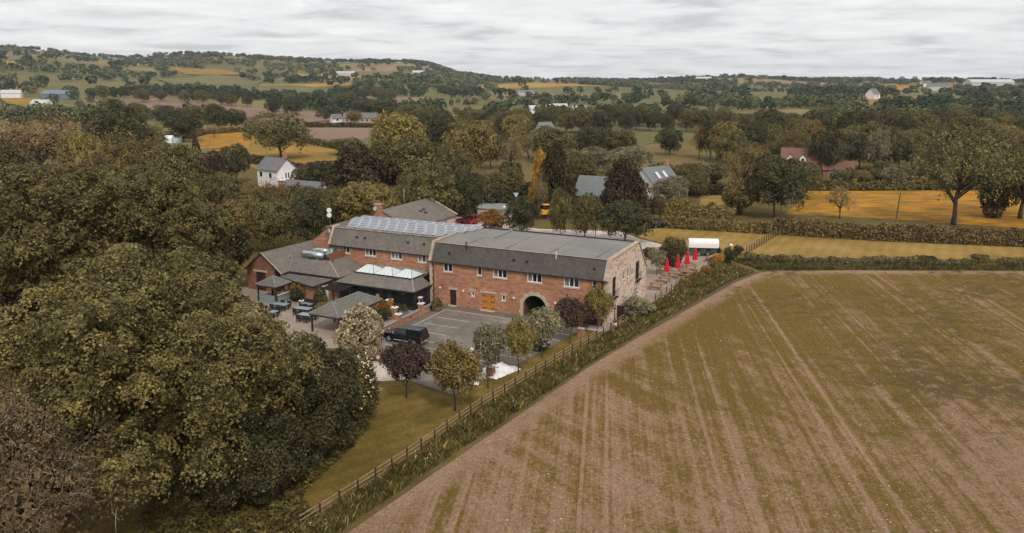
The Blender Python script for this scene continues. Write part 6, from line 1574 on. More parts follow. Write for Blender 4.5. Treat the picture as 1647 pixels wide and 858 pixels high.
# ---- hedges
def hedge(label, pts, W, H, n, leaf, mat='leaf_hedge', rough=0.25, z=0.0, seed=1, name='hedge', flowers=0):
    """a clipped hedge along world points"""
    rng = np.random.default_rng(seed); P = np.array([p[:2] for p in pts], float)
    seg = np.linalg.norm(np.diff(P, axis=0), axis=1); cum = np.concatenate([[0], np.cumsum(seg)]); tot = cum[-1]
    s = rng.uniform(0, tot, n); x = np.interp(s, cum, P[:, 0]); y = np.interp(s, cum, P[:, 1])
    k = np.clip(np.searchsorted(cum, s) - 1, 0, len(seg) - 1); d = np.diff(P, axis=0)[k] / seg[k][:, None]
    nx, ny = -d[:, 1], d[:, 0]
    face = rng.choice(3, n, p=[.38, .3, .32])
    bump_ = 1 + rough * (np.sin(s * .9 + 1) * .3 + np.sin(s * 2.3) * .25 + np.sin(s * .31) * .4)
    Hh = H * bump_; t_ = rng.random(n)
    lat = np.where(face == 0, (t_ * 2 - 1) * W / 2, np.where(face == 1, W / 2, -W / 2)); zz = np.where(face == 0, Hh, t_ * Hh)
    lat = lat * np.where(zz > .85 * Hh, .85, 1) + rng.normal(0, .1 * W * .5, n); zz = np.maximum(.02, zz + rng.normal(0, .04 * H, n))
    C = np.stack([x + nx * lat, y + ny * lat, zz + z], 1)
    N = np.stack([nx * np.sign(lat) * (face > 0), ny * np.sign(lat) * (face > 0), (face == 0) * 1.0 + .3], 1)
    o = thing(name, label, 'hedge')
    mesh_obj('foliage', quads_mesh('foliage', leaf_quads(rng, C, N, leaf, .7, .6), mat=mat), None, o)
    core = MB()
    for i in range(len(P) - 1):
        a, b = P[i], P[i + 1]; dd_ = (b - a) / np.linalg.norm(b - a); m_ = np.array([-dd_[1], dd_[0]]) * W * .36
        core.add([(*(a - m_), z), (*(a + m_), z), (*(b + m_), z), (*(b - m_), z), (*(a - m_), z + H * .72), (*(a + m_), z + H * .72), (*(b + m_), z + H * .72), (*(b - m_), z + H * .72)],
                 [(0, 1, 5, 4), (1, 2, 6, 5), (2, 3, 7, 6), (3, 0, 4, 7), (4, 5, 6, 7)])
    core.build('stems', 'bark', o)
    if flowers:
        kf = rng.integers(0, n, flowers); mesh_obj('blossom', quads_mesh('blossom', leaf_quads(rng, C[kf] + N[kf] * .08, N[kf], leaf * .5, .8, .4), mat='flower_cream'), None, o)
    return o
HL = [(12.75, 68.9), (-9.1, 71.2), (-26.7, 73.2), (-51.1, 78.8), (-75, 86), (-110, 97)]
hedge('long clipped hedge with cream blossom between mown grass and buttercup meadow', [wld((a, b, 0)) for a, b in HL[1:]], 3.0, 2.7, 26000, .2, rough=.16, seed=5, flowers=1100)
hedge('low clipped hedge along the near side of the lane', [wld((a, b, 0)) for a, b in ((14.5, 68.6), (-8.6, 71.0))], 2.2, 1.9, 8000, .18, rough=.12, seed=6, flowers=200)
hedge('taller yellowish hedge behind the low lane hedge', [wld((a, b, 0)) for a, b in ((19, 78.5), (0.5, 83.5))], 3.0, 3.2, 7000, .24, mat='leaf_yellow', rough=.45, seed=7)
def gl(*pp): return [on_ground(*p) for p in pp]
hedge('tall dark hedge behind the two red cars', gl((660, 352), (735, 346), (778, 338), (862, 322)), 3.5, 4.4, 9000, .34, mat='leaf_dark_near', seed=8)
hedge('hedge beside the white cottage garden', gl((478, 300), (540, 298)), 2.5, 2.6, 3000, .28, mat='leaf_yellow', seed=9)
hedge('dark hedge behind the white cottage', gl((405, 262), (478, 276), (545, 272)), 3, 2.4, 3000, .35, mat='leaf_dark_near', seed=10)
hedge('hedge along the near ploughed field', gl((480, 228), (545, 240)), 4, 2.2, 2500, .4, mat='leaf_olive_near', seed=11)
hedge('dark hedge line across the ploughed fields', gl((490, 205), (605, 206)), 4, 2.5, 2500, .5, mat='leaf_dark_near', seed=12)
hedge('hedge round the buttercup field', gl((300, 224), (330, 216), (398, 212)), 4, 2.4, 2500, .45, mat='leaf_olive_near', seed=13)
hedge('low hedge beyond the buttercup meadow', gl((1290, 306), (1660, 303)), 3, 2.0, 6000, .35, mat='leaf_olive_near', seed=14)
hedge('garden hedge beside the rear lawn', gl((1105, 314), (1178, 312)), 2.5, 2.0, 2500, .3, mat='leaf_dark_near', seed=15)
hedge('dark hedge at the left edge of the picture', [GW(-60, 540), GW(70, 505)], 3, 3.0, 7000, .2, mat='leaf_dark_near', seed=16)
hedge('bramble bank between the mown meadow and the arable field', [wld((a, b, 0)) for a, b in ((-8.4, 44.6), (-14, 45.4), (-26, 50.6), (-50, 60.4), (-80, 73), (-120, 91))], 2.4, .95, 16000, .15, mat='leaf_olive_near', rough=.5, seed=17, flowers=120)
tree_px(1255, 424, 411, 30, 'B', 'dark bramble clump left on the bank of the mown meadow', 'shrub', name='shrub'); tree_px(1490, 425, 411, 30, 'BD', 'bramble clump on the bank right of centre', 'shrub', name='shrub'); tree_px(1575, 425, 410, 34, 'B', 'bramble clump on the bank near the right edge', 'shrub', name='shrub')

# ---- tall grass of the verge
rng = np.random.default_rng(500)
def blades(n, band, hmin, hmax, w, mat, name, label):
    """grass between two lines in barn axes: band(t) -> two points"""
    t_ = rng.random(n); A, B_ = band
    cumA = np.linspace(0, 1, len(A)); ax_ = np.interp(t_, cumA, [p[0] for p in A]); ay_ = np.interp(t_, cumA, [p[1] for p in A])
    bx_ = np.interp(t_, cumA, [p[0] for p in B_]); by_ = np.interp(t_, cumA, [p[1] for p in B_])
    s = rng.random(n); x = ax_ + (bx_ - ax_) * s; y = ay_ + (by_ - ay_) * s
    clump_ = 0.55 + 0.45 * np.sin(x * 1.7 + np.sin(y * .9) * 2) * np.sin(y * .63) + rng.normal(0, .15, n)
    keep = rng.random(n) < np.clip(clump_ + .35, .15, 1); x, y, clump_ = x[keep], y[keep], clump_[keep]; m = len(x)
    p = B0[None] + AX[None] * x[:, None] + AY[None] * y[:, None]
    h = rng.uniform(hmin, hmax, m) * np.clip(.6 + .5 * clump_, .4, 1.2); a = rng.uniform(0, 6.28, m); le = rng.normal(0, .3, (m, 2)) * h[:, None]
    dx = np.stack([np.cos(a), np.sin(a), 0 * a], 1) * w
    tip = p + np.stack([le[:, 0], le[:, 1], h], 1); midp = p + np.stack([le[:, 0] * .3, le[:, 1] * .3, h * .6], 1)
    Q = np.stack([p - dx, p + dx, midp + dx * .8, tip], 1)
    Q[..., 2] += .02
    tag(mesh_obj(name, quads_mesh(name, Q, mat=mat), None), label, None, None, 'stuff')
EA = [(2.3, -62), (.84, -50.2), (-.59, -35.4), (-2.0, -23), (-2.9, -13.3), (-4.4, -3), (-5.6, 6), (-6.8, 12.5), (-8.3, 21), (-9.6, 29), (-12, 37)]
FA = [(4.3, -60), (3.6, -49), (2.6, -35.9), (2.0, -25), (.7, -16.2), (-.6, -5), (-1.6, 5), (-2.4, 12.6), (-2.9, 21), (-3.4, 26.5), (-5.6, 40)]
EA2 = [(a + .55, b) for a, b in EA]
blades(70000, (EA2, FA), .2, .75, .02, 'grass_blade', 'verge_grass', 'tall dark green grass along the post and rail fence')
blades(6000, (EA2, FA), .3, .85, .016, 'grass_straw', 'dry_grass', 'straw coloured grass heads among the verge grass')
blades(40000, ([(-12, 38.5), (-24, 44.8), (-49, 56.5), (-90, 76)], [(-6.5, 44), (-18, 47.5), (-48, 60), (-84, 75)]), .2, .7, .032, 'grass_blade', 'bank_grass', 'rough green grass on the bank above the arable field')
EA3 = [(a - .15, b) for a, b in EA]
# white cow parsley among the grass
nfl = 150; t_ = rng.random(nfl); tt = np.linspace(0, 1, len(EA2))
fx_ = np.interp(t_, tt, [p[0] for p in EA2]); fy_ = np.interp(t_, tt, [p[1] for p in EA2]); gx_ = np.interp(t_, tt, [p[0] for p in FA]); gy_ = np.interp(t_, tt, [p[1] for p in FA]); s_ = rng.random(nfl)
x = fx_ + (gx_ - fx_) * s_; y = fy_ + (gy_ - fy_) * s_; k = np.sin(y * .45) > .35; x, y = x[k], y[k]
p = B0[None] + AX[None] * x[:, None] + AY[None] * y[:, None]; p[:, 2] = rng.uniform(.45, .85, len(p))
st = leaf_quads(rng, p, np.array([[0, 0, 1.0]]) + 0 * p, .065, .9, .25)
w_ = np.array([.008, 0, 0]); stem = np.stack([p * [1, 1, 0] - w_, p * [1, 1, 0] + w_, p + w_, p - w_], 1)
tag(mesh_obj('cow_parsley', quads_mesh('cow_parsley', np.concatenate([st, stem]), mat='flower_white'), None), 'white cow parsley scattered along the verge', None, None, 'stuff')

# ---- hedgerow trees and woods of the far country: too many to count, one mass
rng = np.random.default_rng(600)
def blob(rng, nq, leaf):
    L = lobes_for(rng, 7, .5, .42, .46, (.42, .64), .25, .6)
    P, D = crown_points(rng, L, .43, .39, nq, -.6)
    return leaf_quads(rng, P, D * 1.3 + np.array([0, 0, .25]), leaf, .8, .38)
BL = {'m': [blob(rng, 130, .088) for _ in range(4)], 'f': [blob(rng, 40, .16) for _ in range(4)]}
def core_tris():
    return None
def far_wood(r0, r1, dens, lod, name, label, hm):
    ar = .5 * math.radians(84) * (r1 ** 2 - r0 ** 2); n = int(ar * dens)
    r = np.sqrt(rng.uniform(r0 ** 2, r1 ** 2, n)); a = rng.uniform(-math.radians(42), math.radians(42), n)
    x, y = r * np.sin(a), r * np.cos(a)
    h, gap = cells(x, y)
    wood_p = np.where(((h * 977) % 1) < np.interp(np.degrees(a), [-40, -12, 0, 40], [.17, .22, .26, .3]), .55, .012)
    pu_, _, _ = px_of(x, y, 0 * x)
    pr = np.where(gap < 9, .8, wood_p)
    pr = np.where((pu_ > 650) & (pu_ < 735) & (r > 2750), .95, pr)
    keep = rng.random(n) < pr
    for poly in SHEETS:
        for f_ in (1.0, 1.035, 1.07, 1.105): keep &= ~in_poly(x * f_, y * f_, poly)
    x, y, h = x[keep], y[keep], h[keep]; m = len(x)
    H = rng.uniform(*hm, m); W = H * rng.uniform(.85, 1.35, m); z = terrain(x, y) - .4
    tint0 = np.clip(.3 + .4 * np.sin(h * 91) + rng.normal(0, .25, m), 0, 1)
    Q = []; TI = []
    v = rng.integers(0, 4, m); an = rng.uniform(0, 6.28, m)
    for k in range(4):
        i = np.where(v == k)[0]; b = BL[lod][k]
        c, s = np.cos(an[i])[:, None, None], np.sin(an[i])[:, None, None]
        bx, by, bz = b[None, ..., 0], b[None, ..., 1], b[None, ..., 2]
        q_ = np.stack([(bx * c - by * s) * W[i][:, None, None] + x[i][:, None, None], (bx * s + by * c) * W[i][:, None, None] + y[i][:, None, None], bz * H[i][:, None, None] + z[i][:, None, None]], -1)
        Q.append(q_.reshape(-1, 4, 3)); TI.append(np.repeat(tint0[i], b.shape[0]))
    Q = np.concatenate(Q); TI = np.concatenate(TI)
    print(name, m, 'trees', len(Q), 'quads')
    tag(mesh_obj(name, quads_mesh(name, Q, TI, 'leaf_far'), None), label, None, None, 'stuff')
far_wood(560, 1150, 1 / 130, 'm', 'hedgerow_trees', 'hedgerow trees and copses across the valley', (7, 14))
far_wood(1150, 3450, 1 / 330, 'f', 'distant_woodland', 'distant hedges and woods covering the hills', (9, 16))
# wooded knoll on the skyline
# ================================================================== fences
def fence(name, label, pts, spacing, h, rails, pw=.09):
    """post and rail along points in barn axes; every post and rail a piece of its own"""
    P = [Vector(wld((a, b, 0))) for a, b in pts]
    root = thing(name, label, 'fence', tuple(P[0])); rnd = random.Random(3)
    pos = []
    carry = 0.0
    for a, b in zip(P[:-1], P[1:]):
        L_ = (b - a).length; s = carry
        while s < L_:
            pos.append((a.lerp(b, s / L_), (b - a).normalized())); s += spacing
        carry = s - L_
    for i, (p, d) in enumerate(pos):
        n = Vector((-d.y, d.x, 0)); q = MB(); hh = h * rnd.uniform(.97, 1.05)
        tl = Vector((rnd.gauss(0, .012), rnd.gauss(0, .012), 0))
        c = [p + d * (sx * pw / 2) + n * (sy * pw / 2) for sx, sy in ((-1, -1), (1, -1), (1, 1), (-1, 1))]
        q.add([tuple(v + Vector((0, 0, -.05))) for v in c] + [tuple(v + tl * hh + Vector((0, 0, hh))) for v in c], [(0, 1, 2, 3), (4, 5, 6, 7), (0, 1, 5, 4), (1, 2, 6, 5), (2, 3, 7, 6), (3, 0, 4, 7)])
        q.build('post', 'post_dark', root)
        if i + 1 < len(pos):
            e = pos[i + 1][0]
            for rz_ in rails:
                za, zb = rz_ * h + rnd.gauss(0, .012), rz_ * h + rnd.gauss(0, .012)
                a_, b_ = p + n * (pw / 2 + .002) - d * .04, e + n * (pw / 2 + .002) + d * .03
                w = n * .04
                MB().add([tuple(a_ + Vector((0, 0, za - .05))), tuple(b_ + Vector((0, 0, zb - .05))), tuple(b_ + w + Vector((0, 0, zb - .05))), tuple(a_ + w + Vector((0, 0, za - .05))),
                          tuple(a_ + Vector((0, 0, za + .05))), tuple(b_ + Vector((0, 0, zb + .05))), tuple(b_ + w + Vector((0, 0, zb + .05))), tuple(a_ + w + Vector((0, 0, za + .05)))],
                         [(0, 1, 2, 3), (4, 5, 6, 7), (0, 1, 5, 4), (1, 2, 6, 5), (2, 3, 7, 6), (3, 0, 4, 7)]).build('rail', 'rail_wood', root)
    return root
fence('post_and_rail_fence', 'long brown post and rail fence between the lawn and the tall grass', [(3.9, -51.5)] + FENCE[1:7] + [(-1.4, 4)], 1.95, 1.2, (.33, .62, .9))
fence('terrace_fence', 'low wooden fence along the terrace and its flower border', [(-1.9, 14.5), (-2.5, 20), (-3.0, 26), (-5.1, 38.5)], 2.0, 1.05, (.45, .88))
fence('paddock_fence', 'dark post and rail fence between the two mown grass areas', [(-7.75, 50.6), (-10.4, 71.0)], 1.5, 1.25, (.3, .6, .92), .1)
fence('lane_fence', 'short wooden fence at the far left below the dark hedge', [loc(GW(-40, 568))[:2], loc(GW(62, 533))[:2]], 2.0, 1.1, (.4, .85))

# ================================================================== car park markings
def mark(label, x0, x1, y0, y1, mat='line_paint', z=.051):
    return tag(BB().add([(x0, y0, z), (x1, y0, z), (x1, y1, z), (x0, y1, z)], [(0, 1, 2, 3)]).build('parking_line', mat), label, None, None, 'structure')
for i_, y_ in enumerate((-5.2, -8.1, -11.1, -14.0, -16.9, -19.8)): mark('white parking bay line', 16.2, 21.1, y_ - .06, y_ + .06)
for i_, y_ in enumerate((-4.6, -7.0, -9.4, -11.9, -14.4, -16.9)):
    xr = float(np.interp(y_, [-21.5, -17.2, -7.4, -1.7], [5.6, 4.6, 3.3, 2.6])) + .1
    mark('white parking bay line', xr, xr + 4.4, y_ - .06, y_ + .06)
for k_ in range(5): BB().add([(13.4 + k_ * 1.4, -3.3, .0515), (14.6 + k_ * 1.4, -2.5, .0515), (14.75 + k_ * 1.4, -2.5, .0515), (13.55 + k_ * 1.4, -3.3, .0515)], [(0, 1, 2, 3)]).build('hatch_line', 'line_orange').__setitem__('kind', 'structure')
mark('orange keep clear line', 13.2, 20.6, -3.4, -3.3, 'line_orange', .0512); mark('orange keep clear line', 13.2, 20.6, -2.45, -2.35, 'line_orange', .0512)

# ================================================================== vehicles (front = +x)
def wheel(root, x, y, r, w=.22):
    s = 1 if y > 0 else -1
    t_ = MB().tube((x, y - w / 2, r), (x, y + w / 2, r), r, n=20).build('wheel', 'tyre', root)
    rm = MB(); rm.tube((x, y + s * (w / 2 + .002), r), (x, y + s * (w / 2 + .012), r), r * .66, r * .6, n=16)
    for k in range(5):
        a = k * 2 * math.pi / 5; rm.tube((x, y + s * (w / 2 + .02), r), (x + r * .6 * math.cos(a), y + s * (w / 2 + .02), r + r * .6 * math.sin(a)), .03, n=4)
    rm.build('rim', 'alloy', t_)
def section(prof, y0, inset=0.0):
    return [(x, y0, z) for x, z in prof]
def body_loft(prof, w, tuck, zlo):
    """side profile swept across the width, narrowing above the waist"""
    mb = MB(); R = []
    for f, k in ((-1, .93), (-.97, 1.0), (-.8, 1.0), (.8, 1.0), (.97, 1.0), (1, .93)):
        ring = []
        for x, z in prof:
            zz = zlo + (z - zlo) * (1 if abs(f) < .9 else (.985 if abs(f) < .98 else .95))
            ring.append((x * (1 if abs(f) < .98 else .988), f * w / 2, zz))
        R.append(ring)
    return mb.loft(R)
def car(name, label, paint, L_=4.2, W_=1.76, H_=1.48, hatch=True, cat='car', group=None):
    root = thing(name, label, cat, (0, 0, 0), group)
    hl = L_ / 2; wb = L_ * .3
    low = [(-hl, .32), (-hl + .02, .78), (-hl + .12, .92), (hl - 1.05, .92), (hl - .22, .74), (hl, .6), (hl - .02, .3), (wb + .42, .24), (-wb - .42, .24)]
    body_loft(low, W_, .1, .24).build('body', paint, root, bevel=0)
    rb = -hl + (.28 if hatch else .95); ft = hl - 1.15
    zb, zt = .93, H_
    b0 = [(rb, zb), (ft, zb)]; t0 = [(rb + .32, zt), (ft - .78, zt)]
    wbm, wtm = W_ / 2 - .05, W_ / 2 - .24
    vs = [(b0[0][0], -wbm, zb), (b0[1][0], -wbm, zb), (b0[1][0], wbm, zb), (b0[0][0], wbm, zb), (t0[0][0], -wtm, zt), (t0[1][0], -wtm, zt), (t0[1][0], wtm, zt), (t0[0][0], wtm, zt)]
    MB().add(vs, [(0, 1, 5, 4), (1, 2, 6, 5), (2, 3, 7, 6), (3, 0, 4, 7)]).build('windows', 'car_glass', root)
    rf = MB(); rf.add([vs[4], vs[5], vs[6], vs[7], *[(v[0] * .97, v[1] * .92, v[2] + .06) for v in vs[4:]]], [(0, 1, 5, 4), (1, 2, 6, 5), (2, 3, 7, 6), (3, 0, 4, 7), (4, 5, 6, 7)])
    for a, b in ((0, 4), (1, 5), (2, 6), (3, 7)): rf.tube(vs[a], vs[b], .045, n=5)
    for sy in (-1, 1):
        xm = (b0[0][0] + b0[1][0]) / 2 - .1; rf.tube((xm, sy * wbm, zb), (xm - .05, sy * wtm, zt), .04, n=5)
    rf.build('roof', paint, root)
    for sx in (-1, 1):
        for sy in (-1, 1): wheel(root, sx * wb, sy * (W_ / 2 - .12), .31)
    for sy in (-1, 1):
        MB().box(hl - .3, hl - .03, sy * (W_ / 2 - .42), sy * (W_ / 2 - .06), .58, .72).build('headlight', 'lamp_clear', root)
        MB().box(-hl - .012, -hl + .12, sy * (W_ / 2 - .3), sy * (W_ / 2 - .05), .66, .9).build('tail_light', 'lamp_red', root)
        MB().box(ft - .4, ft - .2, sy * (W_ / 2 + .0), sy * (W_ / 2 + .16), .9, 1.04).build('mirror', paint, root)
    MB().box(-hl - .016, -hl, -.26, .26, .42, .53).build('number_plate', 'plate_yellow', root)
    return root
def at_loc(o, x, y, ang, z=0.05):
    """ang: heading in barn axes, 0 = facing left along the barn front"""
    p = wld((x, y, 0)); c, s = math.cos(ang), math.sin(ang)
    d = AX * c + AY * s
    return put(o, p[0], p[1], z, math.atan2(d[1], d[0]))
# black pickup with hard top
pk_ = thing('pickup_truck', 'black pickup truck with hard top parked in the car park', 'pickup truck')
body = [(-2.75, .5), (-2.72, 1.02), (-2.6, 1.12), (1.1, 1.14), (2.3, 1.1), (2.62, .98), (2.74, .75), (2.72, .42), (2.25, .4), (2.05, .78), (1.6, .86), (1.15, .78), (.95, .4), (-1.15, .42), (-1.35, .8), (-1.8, .88), (-2.2, .8), (-2.4, .5)]
body_loft(body, 1.92, .1, .4).build('body', 'car_black', pk_)
def cab(mb, x0b, x1b, x0t, x1t, zb, zt, wb_, wt_):
    v = [(x0b, -wb_, zb), (x1b, -wb_, zb), (x1b, wb_, zb), (x0b, wb_, zb), (x0t, -wt_, zt), (x1t, -wt_, zt), (x1t, wt_, zt), (x0t, wt_, zt)]
    return mb.add(v, [(0, 1, 5, 4), (1, 2, 6, 5), (2, 3, 7, 6), (3, 0, 4, 7), (4, 5, 6, 7), (0, 3, 2, 1)])
cab(MB(), -.82, 1.35, -.78, .55, 1.13, 1.78, .9, .74).build('cab', 'car_black', pk_, bevel=.05)
cab(MB(), -2.7, -.86, -2.5, -.82, 1.13, 1.82, .92, .8).build('hard_top', 'car_black', pk_, bevel=.05)
for sy in (-1, 1):
    def side(xs, name, mat='car_glass', wb_=.9, wt_=.74, zb=1.2, zt=1.68, off=.012):
        (xa0, xa1), (xb0, xb1) = xs
        k0 = (zb - 1.13) / .65; k1 = (zt - 1.13) / .65
        ya, yb = wb_ + (wt_ - wb_) * k0 + off, wb_ + (wt_ - wb_) * k1 + off
        MB().prism([(xa0, sy * ya, zb), (xa1, sy * ya, zb), (xb1, sy * yb, zt), (xb0, sy * yb, zt)], (0, -sy * .03, 0)).build(name, mat, pk_)
    side(((.3, 1.05), (.25, .6)), 'side_window'); side(((-.72, .2), (-.7, .15)), 'side_window')
    side(((-2.45, -1.0), (-2.35, -1.0)), 'canopy_window', wb_=.92, wt_=.8)
    MB().box(.75, .98, sy * .97, sy * 1.16, 1.14, 1.34).build('mirror', 'chrome', pk_)
    MB().tube((-1.1, sy * .98, .42), (.95, sy * .98, .42), .05, n=6).build('side_step', 'chrome', pk_)
    MB().box(2.5, 2.72, sy * .55, sy * .88, .78, .98).build('headlight', 'lamp_clear', pk_)
    MB().box(-2.775, -2.65, sy * .74, sy * .95, .72, 1.08).build('tail_light', 'lamp_red', pk_)
    MB().box(-2.4, -.9, sy * .62, sy * .66, 1.865, 1.9).build('roof_bar', 'chrome', pk_)
    for xx in (-.3, .62): MB().box(xx - .09, xx + .09, sy * .965, sy * .985, .98, 1.02).build('door_handle', 'chrome', pk_)
    for xx in (1.6, -1.8): wheel(pk_, xx, sy * .83, .39, .26)
MB().prism([(1.3, -.82, 1.18), (1.3, .82, 1.18), (.62, .7, 1.7), (.62, -.7, 1.7)], (.03, 0, .02)).build('windscreen', 'car_glass', pk_)
MB().prism([(-2.7, -.76, 1.22), (-2.7, .76, 1.22), (-2.56, .68, 1.72), (-2.56, -.68, 1.72)], (-.03, 0, .0)).build('rear_window', 'car_glass', pk_)
MB().box(-2.9, -2.74, -.9, .9, .45, .62).build('rear_bumper', 'chrome', pk_)
MB().box(-2.93, -2.9, -.1, .42, .5, .62).build('number_plate', 'plate_yellow', pk_)
MB().box(2.7, 2.8, -.6, .6, .5, .9).build('grille', 'black_metal', pk_)
at_loc(pk_, 19.4, -15.05, 0.0)
c_ = car('parked_car', 'black car parked under the grey-green tree by the lawn', 'car_black', 4.5, 1.8, 1.6); at_loc(c_, 5.6, -10.7, math.pi)
c_ = car('parked_car', 'bright red hatchback behind the outbuilding roof', 'car_red', 4.1); p = on_ground(752, 359.5); put(c_, p[0], p[1], 0.05, 2.75, 1.12)
c_ = car('parked_car', 'red car half hidden behind the rust coloured tree', 'car_red', 4.1); p = on_ground(779, 354); put(c_, p[0], p[1], 0.05, 2.7, 1.1)
for u, v, paint, lab in ((845, 386, 'car_white', 'pale blue-white car roof just above the barn ridge'), (862, 388, 'car_red', 'red car roof just above the barn ridge'), (887, 390, 'car_grey', 'grey car roof just above the barn ridge'), (929, 394, 'car_blue', 'blue car roof just above the barn ridge')):
    c_ = car('parked_car', lab, paint); p = on_ground(u, v); put(c_, p[0], p[1], .05, BANG + math.pi / 2 + .2)
c_ = car('parked_car', 'black estate car at the edge of the pale grass by the hedge', 'car_black', 4.4, 1.8, 1.55); p = on_ground(1061, 366); put(c_, p[0], p[1], .05, .3)
c_ = car('parked_car', 'silver car behind the right end of the stone gable', 'car_silver', 4.3); at_loc(c_, 4.6, 26.5, 1.4)
c_ = car('parked_car', 'white car nearest the stone gable behind the terrace tree', 'car_white', 4.2); at_loc(c_, 3.6, 21.8, 1.5)
c_ = car('parked_car', 'white vehicle behind the trees left of the kitchen gable', 'car_white', 4.4); at_loc(c_, 56.5, -6.5, .5)
c_ = car('parked_car', 'silver car beside the white vehicle left of the kitchen gable', 'car_silver', 4.4); at_loc(c_, 54.2, -9.0, .4)

# trailer with white rounded roof
tl = thing('covered_trailer', 'green trailer with a rounded white canvas top on the grass', 'trailer')
MB().box(-2.2, 2.2, -1.05, 1.05, .55, 1.5).build('body', 'trailer_green', tl, bevel=.04)
R = []
for x_ in (-2.45, -2.4, 2.4, 2.45):
    k_ = .97 if abs(x_) > 2.42 else 1.0
    R.append([(x_, 1.18 * k_ * math.cos(a), 1.5 + (1.35 * k_) * (max(0, math.sin(a)) ** .55)) for a in np.linspace(0, math.pi, 13)])
MB().loft(R).build('canvas_top', 'trailer_white', tl, smooth=False)
for a_ in (-.8, .8): MB().box(a_ - .42, a_ + .42, -1.06, -1.052, .95, 1.4).build('side_panel', 'black_metal', tl)
for sx in (-.7, .7):
    for sy in (-1, 1): wheel(tl, sx, sy * .98, .34, .2)
MB().tube((2.2, 0, .6), (3.2, 0, .6), .05, n=6).build('drawbar', 'black_metal', tl)
MB().box(2.21, 2.25, -.6, .6, .6, 1.5).build('ramp', 'trailer_green', tl)
p = on_ground(1130, 411); put(tl, p[0], p[1], .03, -.12, 1.02)
# bin-like red and white box by the paddock fence
bx = thing('garden_machine', 'small red and white wheeled machine at the end of the paddock fence', 'machine')
MB().box(-.75, .75, -.5, .5, .25, .75).build('deck', 'white_paint', bx, bevel=.05)
MB().box(-.6, .6, -.4, .4, .75, 1.2).build('bonnet', 'white_paint', bx, bevel=.08)
MB().box(-.6, .55, -.42, .42, 1.2, 1.75).build('hood', 'bin_red', bx, bevel=.1)
for sx in (-.55, .55):
    for sy in (-1, 1): wheel(bx, sx, sy * .5, .26, .16)
p = on_ground(1274, 373); put(bx, p[0], p[1], .03, 1.3, 1.05)
# yellow digger glimpsed between the trees
dg = thing('yellow_machine', 'yellow machine glimpsed between the trees beyond the yard', 'machine')
MB().box(-1.6, 1.2, -.9, .9, .9, 1.9).build('body', 'machine_yellow', dg, bevel=.08)
MB().box(-.5, .9, -.8, .8, 1.9, 2.9).build('cab', 'car_glass', dg, bevel=.05); MB().box(-.6, 1.0, -.9, .9, 2.9, 3.0).build('cab_roof', 'machine_yellow', dg)
for sy in (-1, 1): MB().box(-1.7, 1.5, sy * .7, sy * 1.15, 0, .8).build('track', 'tyre', dg, bevel=.12)
MB().path([(1.2, 0, 1.6), (2.6, 0, 3.2), (3.8, 0, 2.0)], [.2, .18, .12], 6).build('arm', 'machine_yellow', dg); MB().box(3.6, 4.2, -.35, .35, 1.2, 1.9).build('bucket', 'black_metal', dg)
p = on_ground(876, 351); put(dg, p[0], p[1], 0, .4)

# ================================================================== garden furniture
def picnic():
    o = thing('picnic_table', 'x', 'picnic table', group='picnic tables on the terrace')
    for k in range(5): MB().box(-.9, .9, -.36 + k * .146, -.36 + k * .146 + .136, .73, .77).build('plank', 'picnic_wood', o)
    for s in (-1, 1):
        for k in range(2): MB().box(-.9, .9, s * (.62 + k * .14), s * (.62 + k * .14 + .13), .43, .47).build('bench_plank', 'picnic_wood', o)
    for x_ in (-.62, .62):
        for s in (-1, 1): MB().tube((x_, s * .72, 0), (x_, s * .2, .73), .045, n=5).build('leg', 'picnic_wood', o)
        MB().box(x_ - .03, x_ + .03, -.85, .85, .37, .43).build('cross_beam', 'picnic_wood', o)
    return o
def parasol():
    o = thing('parasol', 'x', 'parasol', group='folded red parasols')
    MB().tube((0, 0, 0), (0, 0, 2.75), .03, n=7).build('pole', 'white_paint', o)
    R = []
    for z_, r in ((.75, .34), (.8, .38), (1.15, .33), (1.7, .24), (2.2, .17), (2.55, .1), (2.7, .03)):
        R.append([(r * (1 + .22 * (-1) ** i) * math.cos(2 * math.pi * i / 16), r * (1 + .22 * (-1) ** i) * math.sin(2 * math.pi * i / 16), z_) for i in range(16)])
    MB().loft(R).build('canopy', 'parasol_red', o)
    MB().loft([[(r * (1 + .2 * (-1) ** i) * math.cos(2 * math.pi * i / 16), r * (1 + .2 * (-1) ** i) * math.sin(2 * math.pi * i / 16), z_) for i in range(16)] for z_, r in ((.68, .36), (.749, .36))]).build('valance', 'pale_cloth', o)
    MB().lathe([(.3, 0), (.3, .06), (.06, .1)], n=12).build('base', 'stone_pot', o)
    return o
pt = None; plabs = ['picnic table nearest the stone gable', 'second picnic table from the stone gable', 'picnic table beside the nearest red parasol', 'picnic table between the first two red parasols', 'picnic table under the third red parasol', 'picnic table beyond the farthest red parasol', 'last picnic table at the far corner of the terrace', 'picnic table against the terrace fence', 'picnic table behind the second red parasol']
spots = [(-.2, 20.6), (-.3, 24.6), (-.9, 27.9), (-1.6, 30.8), (-2.1, 33.8), (-3.6, 41.6), (-4.0, 43.2), (-2.6, 29.5), (1.4, 31)]
proto = picnic()
for i, (x_, y_) in enumerate(spots):
    o = proto if i == 0 else copy_tree(proto)
    w = wld((x_, y_, 0)); put(o, w[0], w[1], .051, BANG + (.1 * (-1) ** i) + (1.4 if i in (5, 6) else 0), 1.12, plabs[i])
proto = parasol()
